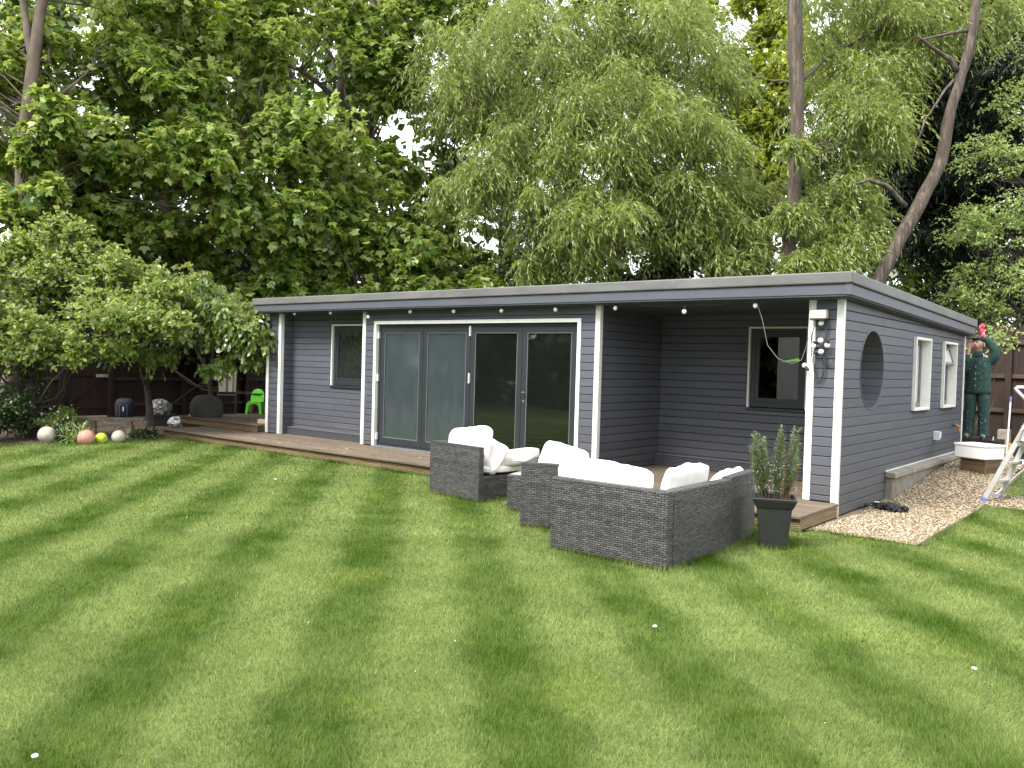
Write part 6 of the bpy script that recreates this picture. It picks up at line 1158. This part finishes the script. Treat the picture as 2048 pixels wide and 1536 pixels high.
# head details: face tilted up to the left of the picture
hd = MB().ell((-.035, -.03, 1.69), (.088, .106, .122), 20, 14)
obj('head', hd, SKIN, t, smooth=True)
obj('nose', MB().ell((-.062, -.140, 1.695), (.018, .024, .028), 10, 8), SKIN, t, smooth=True)
obj('ear', MB().ell((.042, -.02, 1.675), (.012, .022, .034), 10, 8), SKIN, t, smooth=True)
FEAT = M('eye_and_brow', (.05, .03, .025), rough=.5); obj('eye', MB().ell((-.092, -.112, 1.722), (.015, .012, .008), 8, 6), FEAT, t); obj('eye', MB().ell((-.028, -.132, 1.724), (.016, .010, .008), 8, 6), FEAT, t)
obj('mouth', MB().ell((-.060, -.130, 1.645), (.030, .012, .008), 10, 6), M('lips', (.30, .11, .09), rough=.5), t)
cp = MB().ell((-.03, -.005, 1.765), (.100, .115, .070), 18, 10); cp.ell((-.075, -.12, 1.785), (.078, .085, .013), 14, 6); obj('cap', cp, BLKCLOTH, t, smooth=True)
obj('hair', MB().ell((-.012, .035, 1.67), (.075, .065, .09), 14, 9), M('dark_hair', (.03, .024, .02), rough=.8), t, smooth=True)
obj('collar', MB().tube([(-.07, -.06, 1.49), (-.03, -.085, 1.475), (.02, -.08, 1.475), (.06, -.05, 1.495)], .018, 8), M('navy_collar', (.02, .03, .07), rough=.9), t)
sp = MB(); g = np.random.default_rng(8)
for i in range(110):
    z = g.uniform(.1, 1.42); w = .14 if z > .8 else (.06 if g.random() < .5 else .06); cx = 0 if z > .84 else (.11 if g.random() < .5 else -.12); x = cx + g.uniform(-w, w); yd = (.148 if z > .84 else .100) * math.sqrt(max(.05, 1 - ((x - cx) / (.20 if z > .84 else .10)) ** 2)); s = g.uniform(.002, .0055)
    sp.ell((x, -yd - .004 - (.01 if z > .84 else .012), z), (s, .003, s * g.uniform(.7, 1.8)), 6, 4)
obj('paint_splashes', sp, M('pale_paint', (.55, .60, .58), rough=.6), t)['kind'] = 'stuff'
for z in (.95, 1.06, 1.17, 1.28): obj('button', MB().ell((-.03, -.164, z), (.010, .005, .010), 8, 5), M('steel_button', (.5, .52, .5), rough=.4), t)
tag(obj('paint_brush', MB().tube([(0, 0, 0), (0, .0, .10)], [.012, .008], 8).box(-.03, .03, -.008, .008, .10, .16), BARKD, None, (-3.19, 16.68, 2.24)), 'paint brush held up at the eave by the painter', 'brush')
t = thing('paint_kettle', 'black paint tray with a brush standing in it behind the sink', 'paint tray', (-2.82, 16.75, H(-2.8, 16.75) + .10))
obj('tray', MB().hull8([(-.14, -.10, 0), (.14, -.10, 0), (.14, .10, 0), (-.14, .10, 0), (-.18, -.13, .09), (.18, -.13, .09), (.18, .13, .09), (-.18, .13, .09)]), BLACK, t); obj('brush', MB().tube([(.05, 0, .09), (.06, 0, .16), (.07, 0, .25)], [.016, .010, .012], 8), WHITE, t); obj('roller', MB().tube([(-.14, -.02, .105), (.16, -.02, .105)], .014, 8), ALU, t)
tag(obj('step_block', MB().box(-.35, .35, -.25, .35, -.3, .0), BLACK, None, (-3.0, 16.9, .56)), 'low black platform under the feet of the painter', 'platform')

# ------------------------------------------------------------------ left end: bench, balls, clutter
ba = math.atan2(.83, .55)
STONE = M('mossy_stone', (.24, .20, .14), (.12, .11, .065), scale=16, rough=.95, bump=.9, bscale=30, dirt=(.10, .12, .05), dscale=7)
STONEL = M('pale_bench_stone', (.34, .28, .19), (.24, .20, .14), scale=9, rough=.9, bump=.5)
t = thing('stone_bench', 'mossy curved stone garden bench on two shaped legs in the flower bed', 'bench', (-16.68, 7.92, 0), ba)
sl = MB(); nS = 9; V = []
for i in range(nS):
    f = i / (nS - 1) - .5; x = f * 1.22; y = -.10 * math.cos(f * PI) + .06
    V += [(x, y - .18, .315), (x, y + .18, .315), (x, y + .19, .375 + .004 * math.sin(i * 2)), (x, y - .19, .375 + .005 * math.sin(i * 3))]
F = [(0, 1, 2, 3), tuple(reversed(range((nS - 1) * 4, nS * 4)))]
for i in range(nS - 1):
    for j in range(4): F.append((i * 4 + j, i * 4 + 4 + j, i * 4 + 4 + (j + 1) % 4, i * 4 + (j + 1) % 4))
obj('seat', sl.add(V, F), STONE, t, bevel=.012)
for x in (-.33, .33):
    V = []
    for z, w, yo_ in ((-.03, .17, -.03), (.06, .16, -.02), (.16, .10, .015), (.25, .13, .0), (.314, .17, -.01)): V += [(x - .05, yo_ - w, z), (x + .05, yo_ - w, z), (x + .05, yo_ + w, z), (x - .05, yo_ + w, z)]
    F = [(3, 2, 1, 0), (16, 17, 18, 19)]
    for i in range(4):
        for j in range(4): F.append((i * 4 + j, i * 4 + (j + 1) % 4, i * 4 + 4 + (j + 1) % 4, i * 4 + 4 + j))
    obj('leg', MB().add(V, F), STONEL, t, bevel=.01)
def ball(label, loc, r, mats, stripes=None):
    m = MB(); n, k = 24, 16
    m.ell((0, 0, 0), (r, r, r), n, k)
    if stripes: m.mi = [stripes(i) for i in range(len(m.f))]
    o = obj('ball', m, mats, None, loc, smooth=True); return tag(o, label, 'ball', 'balls along the edge of the flower bed')
PEACH = M('peach_rubber', (.48, .25, .18), (.42, .21, .15), scale=5, rough=.6, dirt=(.4, .25, .18)); DIRTYW = M('dirty_white_ball', (.46, .42, .35), (.36, .32, .26), scale=9, rough=.6, dirt=(.16, .12, .08), dscale=16, dlo=.62, dhi=.70); YEL = M('yellow_ball_vinyl', (.46, .55, .03), rough=.4); GRNB = M('green_ball_band', (.03, .33, .16), rough=.4)
b = ball('peach coloured basketball with dark seams at the lawn edge', (-15.52, 6.92, .115), .148, [PEACH]); 
for e in ((0, 0, 0), (PI / 2, 0, .4), (PI / 2, 0, 1.97), (PI / 2, .9, .4)): o = obj('seam', MB().tube([(.1485 * math.cos(a * PI / 18), .1485 * math.sin(a * PI / 18), 0) for a in range(36)], .0022, 4, closed=True), M('dull_seam', (.30, .15, .11), rough=.8) if 'dull_seam' not in bpy.data.materials else bpy.data.materials['dull_seam'], b); o.rotation_euler = (e[0], e[1] + .5, e[2])
b = ball('small yellow and green striped ball at the lawn edge', (-15.55, 7.2, .085), .108, [YEL, GRNB], lambda i: 1 if (i // 24) in (6, 10) and (i % 24) < 19 else 0); b.rotation_euler = (.3, .25, 0)
ball('dirty white football below the stone bench', (-15.55, 7.52, .10), .122, [DIRTYW]); ball('dirty white ball half hidden under the flowering plant', (-16.15, 6.50, .14), .155, [DIRTYW])
SC = 'left corner clutter'
t = thing('sports_bag', 'dark blue and black upright sports bag against the left fence', 'bag', (-20.9, 10.25, 0), .9); t.scale = (.74, .74, .74)
obj('body', MB().ell((0, 0, .34), (.30, .20, .36), 16, 12, fn=lambda d: min(1.25, (abs(d[0]) ** 4 + abs(d[1]) ** 4 + abs(d[2]) ** 4) ** -.25)), M('navy_bag_cloth', (.006, .009, .022), (.004, .006, .012), rough=.8), t, smooth=True)
obj('strap', MB().tube([(-.10, -.21, .05), (-.11, -.23, .4), (-.06, -.1, .74)], .012, 6), M('blue_strap', (.03, .05, .13), rough=.8), t); obj('strap', MB().tube([(.12, -.21, .05), (.13, -.23, .4), (.08, -.1, .74)], .012, 6), bpy.data.materials['blue_strap'], t); obj('pocket_patch', MB().box(-.01, .02, -.245, -.215, .28, .42), WHITE, t)
t = thing('black_crate', 'black plastic tub holding a crumpled grey bag by the sapling', 'tub', (-18.75, 10.05, 0), .9)
V = []
for a, b, z in ((.26, .18, 0), (.29, .21, .24), (.31, .23, .245), (.31, .23, .265), (.28, .20, .265), (.25, .17, .02)): V += [(-a, -b, z), (a, -b, z), (a, b, z), (-a, b, z)]
F = [(3, 2, 1, 0), (20, 21, 22, 23)] + [(i * 4 + j, i * 4 + (j + 1) % 4, i * 4 + 4 + (j + 1) % 4, i * 4 + 4 + j) for i in range(5) for j in range(4)]
obj('tub', MB().add(V, F), BLACK, t)
PLAS = M('grey_plastic_sack', (.22, .22, .215), (.10, .10, .10), scale=7, rough=.35, bump=1.0, bscale=9); CLEAR = M('pale_plastic_sack', (.36, .39, .40), (.22, .24, .25), scale=6, rough=.25, bump=1.0, bscale=8)
def sack(name, label, loc, r, mat, seed, fl=.5):
    sv = Vector((seed, seed * 2, 0)); return tag(obj(name, MB().ell((0, 0, r[2] * .9), r, 22, 16, fn=lambda d: (1 + .28 * mnoise.noise(Vector(d) * 2.4 + sv) + .16 * mnoise.noise(Vector(d) * 6 + sv)) * (1 - .35 * max(0, d[2]) ** 2)), mat, None, loc, smooth=False), label, 'plastic bag')
sack('plastic_bag', 'crumpled grey plastic bag stuffed in the black tub', (-18.75, 10.05, .16), (.24, .22, .28), PLAS, 3)
sack('plastic_bag', 'clear plastic bag slumped on the ground right of the black tub', (-17.9, 10.05, -.02), (.26, .24, .17), CLEAR, 8); sack('plastic_bag', 'small pale plastic bag lying next to the covered barbecue', (-17.95, 10.5, .12), (.18, .18, .14), CLEAR, 12)
tag(obj('covered_barbecue', MB().ell((0, 0, .17), (.34, .30, .30), 24, 16, fn=lambda d: min(1.22, (abs(d[0]) ** 3.2 + abs(d[1]) ** 3.2 + abs(min(d[2], 0)) ** 3 + max(0, d[2]) ** 2) ** -.33) * (1 + .06 * mnoise.noise(Vector(d) * 3))), M('grey_cover_cloth', (.060, .055, .050), (.042, .039, .036), scale=4, rough=.85, bump=.5, bscale=7), None, (-16.75, 10.02, .33), smooth=True), 'low barbecue under a dark grey fabric cover on the raised deck', 'barbecue')
for z in (): pass
GREENP = M('lime_plastic', (.13, .52, .035), (.115, .47, .03), scale=3, rough=.35); PURP = M('magenta_plastic', (.30, .02, .16), rough=.4)
def kid_chair(label, loc, rz, mat):
    t = thing('kid_chair', label, 'child chair', loc, rz, 'plastic child chairs')
    obj('seat', MB().box(-.15, .15, -.15, .15, .27, .295), mat, t, bevel=.012)
    for sx in (-1, 1):
        for sy in (-1, 1): obj('leg', MB().hull8([(sx * .165 - .026, sy * .175 - .024, 0), (sx * .165 + .026, sy * .175 - .024, 0), (sx * .165 + .026, sy * .175 + .024, 0), (sx * .165 - .026, sy * .175 + .024, 0), (sx * .13 - .035, sy * .13 - .03, .268), (sx * .13 + .035, sy * .13 - .03, .268), (sx * .13 + .035, sy * .13 + .03, .268), (sx * .13 - .035, sy * .13 + .03, .268)]), mat, t, bevel=.008)
    # rounded arch between the front legs
    for sy in (-1, 1):
        m = MB(); k = 8
        for i in range(k):
            a, b = PI * i / k, PI * (i + 1) / k
            m.hull8([(-.12 * math.cos(a), sy * .15 - .012, .15 + .10 * math.sin(a)), (-.12 * math.cos(b), sy * .15 - .012, .15 + .10 * math.sin(b)), (-.12 * math.cos(b), sy * .15 + .012, .15 + .10 * math.sin(b)), (-.12 * math.cos(a), sy * .15 + .012, .15 + .10 * math.sin(a)), (-.145 * math.cos(a), sy * .145 - .012, .27), (-.145 * math.cos(b), sy * .145 - .012, .27), (-.145 * math.cos(b), sy * .145 + .012, .27), (-.145 * math.cos(a), sy * .145 + .012, .27)])
        obj('apron', m, mat, t)
    m = MB(); P = [(-.15, .27), (-.155, .40), (-.135, .50), (-.09, .56), (0, .585), (.09, .56), (.135, .50), (.155, .40), (.15, .27)]
    V = [(x, .14 + (z - .27) * .22 - .03 * (1 - (x / .16) ** 2) * -1, z) for x, z in P] + [(x, .165 + (z - .27) * .22 + .03 * (1 - (x / .16) ** 2), z) for x, z in P]
    m.add(V, [tuple(range(9)), tuple(reversed(range(9, 18)))] + [(i, 9 + i, 9 + (i + 1) % 9, (i + 1) % 9) for i in range(9)]); obj('backrest', m, mat, t, bevel=.006)
    return t
t = kid_chair('lime green plastic child chair on the raised deck', (-17.03, 11.44, .32), math.radians(42), GREENP)
obj('sticker', MB().box(.02, .09, -.166, -.163, .275, .292), M('orange_sticker', (.5, .12, .03), rough=.5), t)
kid_chair('magenta plastic child chair behind the lime green one', (-17.40, 11.97, .32), math.radians(15), PURP).scale = (1.3, 1.2, 1.22)
DMET = M('dark_garden_metal', (.05, .055, .05), (.03, .033, .03), rough=.6)
t = thing('metal_chair', 'thin dark metal garden chair in the shade with a striped towel over its back', 'chair', (-17.45, 10.95, .32), math.radians(55))
for sx in (-.20, .20): obj('leg', MB().tube([(sx, -.2, 0), (sx, -.18, .44)], .011, 6), DMET, t); obj('leg', MB().tube([(sx, .2, 0), (sx, .18, .44), (sx, .24, .92)], .011, 6), DMET, t)
obj('seat', MB().box(-.21, .21, -.20, .19, .43, .445), DMET, t); obj('back_frame', MB().tube([(-.20, .235, .90), (-.14, .25, .95), (.14, .25, .95), (.20, .235, .90)], .011, 6), DMET, t)
TOW = [M('towel_cream', (.42, .40, .32), rough=.95), M('towel_olive', (.15, .15, .10), rough=.95)]
m = MB(); 
for i in range(9):
    x0, x1 = -.20 + i * .044, -.20 + (i + 1) * .044
    for (a, za), (b, zb_) in zip([(.19, .50), (.205, .70), (.215, .90), (.25, .968), (.29, .92), (.30, .60)][:-1], [(.19, .50), (.205, .70), (.215, .90), (.25, .968), (.29, .92), (.30, .60)][1:]):
        w = .012 * math.sin(i * 1.3); m.add([(x0, a + w, za), (x1, a - w, za), (x1, b - w, zb_), (x0, b + w, zb_)], [(0, 1, 2, 3)], 1 if i in (4, 7) else 0)
o = obj('towel', m, TOW, None, (-17.45, 10.95, .32), math.radians(55)); o.modifiers.new('thick', 'SOLIDIFY').thickness = .008; tag(o, 'cream and olive striped towel hung over the metal chair back', 'towel')
t = thing('metal_table', 'small dark round metal table beside the towel draped chair', 'table', (-17.35, 11.75, .32))
obj('top', MB().lathe([(0, .46), (.30, .46), (.30, .475), (0, .48)], n=20), DMET, t); 
for a in (0, 2.1, 4.2): obj('leg', MB().tube([(.25 * math.cos(a), .25 * math.sin(a), 0), (.08 * math.cos(a), .08 * math.sin(a), .25), (.2 * math.cos(a), .2 * math.sin(a), .46)], .010, 6), DMET, t)
tag(obj('wooden_offcut', MB().box(-.09, .09, -.05, .05, 0, .085), M('bare_pine', (.55, .40, .28), rough=.8), None, (-14.62, 10.0, .321), .4), 'pale wood offcut on the raised deck against the white corner trim', 'wood block')
tag(obj('edging_board', MB().box(-.6, .6, -.02, .02, -.02, .10), RISER, None, (-16.9, 8.95, 0), .15), 'short brown board edging the soil left of the deck', 'edging')

# ------------------------------------------------------------------ flower bed plants
def bush(name, label, cat, loc, ells, style, lm, seed, group=None, stems=6, flowers=None):
    g = np.random.default_rng(seed); t = thing(name, label, cat, loc, 0, group); C = sample_ell(ells, g); mb = MB()
    for i in range(min(stems, len(C))): limb(mb, (g.normal(0, .05), g.normal(0, .05), -.03), C[i][:3], .012, .004, g, 4)
    Vs, tn, TW = clump_leaves(C, g, style); twigmesh(mb, TW, 8, .003)
    obj('stems', mb, BARKD, t)['kind'] = 'stuff'; link('leaves', leafmesh('leaves', Vs, lm, tn), t)['kind'] = 'stuff'
    if flowers:
        col, nf, s = flowers; c = C[g.integers(0, len(C), nf)]; p = c[:, :3] + g.normal(0, .9, (nf, 3)) * c[:, 3:4] * np.array([.8, .8, .5]) + np.array([0, 0, .04]); p[:, 2] = np.maximum(p[:, 2], .03)
        F = leafset(p, g.normal(size=(nf, 3)), g.normal(size=(nf, 3)) * .5 + np.array([0, -.3, 1]), s, s, 'diamond'); link('flowers', leafmesh('flowers', F, col, g.random(nf)), t)['kind'] = 'stuff'
    return t
LM_SHR = leafmat('shrub_leaf', (0.030, 0.060, 0.018), (0.080, 0.125, 0.036), trans=.25); BLUEF = M('pale_blue_petal', (.42, .50, .62), (.55, .60, .68), rough=.8); WHF = M('white_petal', (.75, .74, .68), rough=.8)
SM = dict(APPLE, size=.05, twigs=18, leaves=7); SM2 = dict(APPLE, size=.038, twigs=20, leaves=8)
bush('rose_bush', 'dark leafy rose bush at the far left below the apple tree', 'bush', (-17.0, 5.85, 0), [(0, 0, .62, .55, .5, .45, 26, .24), (-.2, .5, .50, .45, .4, .35, 14, .22), (.1, -.5, .55, .5, .4, .4, 16, .22)], dict(SM, size=.062), LM_SHR, 51, stems=12)
bush('dome_shrub', 'rounded mid green shrub between the rose bush and the stone bench', 'bush', (-16.75, 7.0, 0), [(0, 0, .28, .40, .42, .22, 26, .18)], SM, LM_PLUM, 52)
bush('forget_me_nots', 'patch of pale blue forget-me-nots beside the half hidden white ball', 'flowers', (-16.2, 6.85, 0), [(0, 0, .14, .25, .36, .12, 26, .12)], SM2, LM_SHR, 53, flowers=(BLUEF, 420, .016))
bush('strap_leaf_plant', 'tuft of long pale strap leaves behind the peach ball', 'plant', (-15.95, 6.9, 0), [(0, 0, .05, .12, .22, .03, 10, .16)], dict(WILLOW, size=.20, ratio=.10, twigs=8, leaves=4, sag=.1, lift=.6, flat=1), LM_HAW, 54)
bush('low_bedding_plant', 'low dark leafed plant with tiny white flowers right of the bench', 'plant', (-16.15, 8.35, 0), [(0, 0, .07, .22, .26, .05, 14, .11)], SM2, LM_SHR, 55, flowers=(WHF, 60, .02))
bush('climbing_shrub', 'loose dark shrub growing up around the apple tree stem', 'bush', (-17.7, 6.6, 0), [(.1, .0, .95, .35, .4, .5, 18, .22), (-.1, -.6, .8, .5, .4, .5, 14, .22)], SM, LM_SHR, 56, stems=10)
bush('ground_cover', 'low greenery along the foot of the left fence', 'plants', (-20.9, 6.5, 0), [(0, 0, .2, .5, 2.2, .16, 40, .25)], dict(SM, size=.08), LM_DARK, 57)
bush('twiggy_shrub', 'pale twiggy shrub poking above the back corner of the roof', 'shrub', (-3.6, 18.3, H(-3.6, 18.3)), [(-.3, 0, 2.0, .7, .4, .30, 7, .3), (.5, .3, 2.1, .4, .3, .25, 6, .26)], dict(HAW, leaves=4), LM_HAW, 58, stems=13)
# fallen petals and daisies on the lawn: countless specks
g = np.random.default_rng(99); nf = 190; d = np.sqrt(g.uniform(3.2 ** 2, 16 ** 2, nf)); u = g.uniform(-.62, .62, nf) * d; X = d * cr[2][0] + u * cr[0][0]; Y = d * cr[2][1] + u * cr[0][1]
k = np.array([in_lawn(a, b) for a, b in zip(X, Y)]); X, Y = X[k], Y[k]; nf = len(X); P = np.stack([X, Y, np.array([H(a, b) for a, b in zip(X, Y)]) + .030], 1)
me = leafmesh('fallen_petals', leafset(P, g.normal(size=(nf, 3)) * np.array([1, 1, .2]), g.normal(size=(nf, 3)) * .4 + np.array([0, 0, 1]), g.uniform(.008, .026, nf), g.uniform(.005, .009, nf), 'diamond'), M('straw_petal', (.50, .52, .28), (.40, .46, .20), rough=.9), g.random(nf)); tag(link('fallen_petals', me), kind='stuff')
lab = ['white petal on the lawn at the bottom left, nearest the camera', 'white petal on the lawn at the left edge, larger of the two', 'white petal on the middle of the lawn in front of the sofa', 'white petal on the lawn at the right below the gravel', 'white petal on the lawn in front of the deck']
for (x, y), l_ in zip(((-3.60, 1.42), (-4.30, 1.42), (-2.62, 4.72), (-.92, 5.32), (-9.55, 6.75)), lab):
    m = MB().ell((0, 0, .034), (.017, .014, .007), 10, 6, fn=lambda q: 1 + .3 * mnoise.noise(Vector(q) * 2 + Vector((x, y, 0)))); tag(obj('petal', m, WHF, None, (x, y, 0), rnd.uniform(0, 3), smooth=True), l_, 'petal', 'white petals on the lawn')

# ------------------------------------------------------------------ behind the camera: the house and trees that the glass reflects
t = thing('house', 'white rendered house with slate roof behind the camera, mirrored in the alcove window', 'house', (-7.5, -13, 0))
REND = M('white_render', (.80, .79, .75), (.74, .73, .69), scale=2, rough=.9)
obj('wall', MB().box(-7, 12, -6, 0, 0, 5.2), REND, t)
obj('roof', MB().add([(-7.4, -6.4, 5.2), (12.4, -6.4, 5.2), (12.4, .4, 5.2), (-7.4, .4, 5.2), (-7.4, -3, 8), (12.4, -3, 8)], [(0, 1, 5, 4), (2, 3, 4, 5), (1, 2, 5), (3, 0, 4), (3, 2, 1, 0)]), M('slate_roof', (.08, .08, .09), rough=.8), t)
for x in (-5, -1, 4, 9):
    for z in (.9, 3.4): w = obj('window', frame(MB(), x - .7, x + .7, z, z + 1.3, .08, .0, .04), WHITE, t); pane(x - .62, x + .62, z + .08, z + 1.22, .005, w, M('dark_pane', (.02, .022, .025), rough=.1) if 'dark_pane' not in bpy.data.materials else bpy.data.materials['dark_pane'])

for i, (x, y, h, lb) in enumerate(((-17.5, -7, 7, 'round tree left of the white house, mirrored in the doors'), (-21, -9.5, 9, 'tall tree second from the white house, mirrored in the doors'), (-25, -8, 8, 'tree in the middle of the mirrored row'), (-28.5, -5, 9, 'tree opposite the folding doors in the mirrored row'), (-31, -.5, 8, 'tree nearest the left fence in the mirrored row'), (-17.5, -17, 9, 'tall tree behind the left end of the white house'), (9, -8, 8, 'tree right of the white house behind the camera'), (14, 2, 9, 'tree beyond the right side of the lawn'), (15, 9, 8, 'tree beyond the right side of the lawn near the gravel'))):
    tree('garden_tree', lb, 'tree', [([(x, y, -.05), (x, y, h * .5), (x + .2, y, h)], [.2, .15, .05])], [(x, y, h * f, 2.3 * w, 2.0 * w, h * .14, 34, .85) for f, w in ((.12, .9), (.3, 1.1), (.5, 1.15), (.7, 1.0), (.9, .7))], dict(FAR, twigs=9, leaves=5, size=.55), LM_FAR, BARKD, 70 + i, twig=50, bl=2, group='trees round the garden behind the camera')

g = np.random.default_rng(123); nf = 70; X = np.concatenate([g.uniform(-16, -3.3, nf), g.uniform(-17.1, -14.6, 25)]); Y = np.concatenate([8.72 + .5 * g.random(nf) ** 2, g.uniform(9.75, 12.5, 25)]); Z = np.concatenate([np.full(nf, .169), np.full(25, .325)])
P = np.stack([X, Y, Z], 1); nf = len(P); me = leafmesh('fallen_leaves', leafset(P, g.normal(size=(nf, 3)) * np.array([1, 1, .1]), g.normal(size=(nf, 3)) * .3 + np.array([0, 0, 1]), g.uniform(.03, .075, nf), g.uniform(.02, .04, nf), 'oval'), M('pale_dry_leaf', (.40, .33, .22), (.26, .20, .11), rough=.9), g.random(nf)); tag(link('fallen_leaves', me), kind='stuff')
nf = 900; X = g.uniform(-21.5, -15.8, nf); Y = g.uniform(4.5, 13, nf); k = ~((X > -17.3) & (Y > 8.6)); X, Y = X[k], Y[k]; nf = len(X); P = np.stack([X, Y, np.full(nf, .0)], 1)
me = leafmesh('leaf_litter', leafset(P, g.normal(size=(nf, 3)) * np.array([1, 1, .2]), g.normal(size=(nf, 3)) * .5 + np.array([0, 0, 1]), g.uniform(.03, .08, nf), g.uniform(.02, .05, nf), 'oval'), M('brown_leaf_litter', (.22, .15, .09), (.10, .07, .04), rough=.9, scale=2), g.random(nf)); tag(link('leaf_litter', me), kind='stuff')
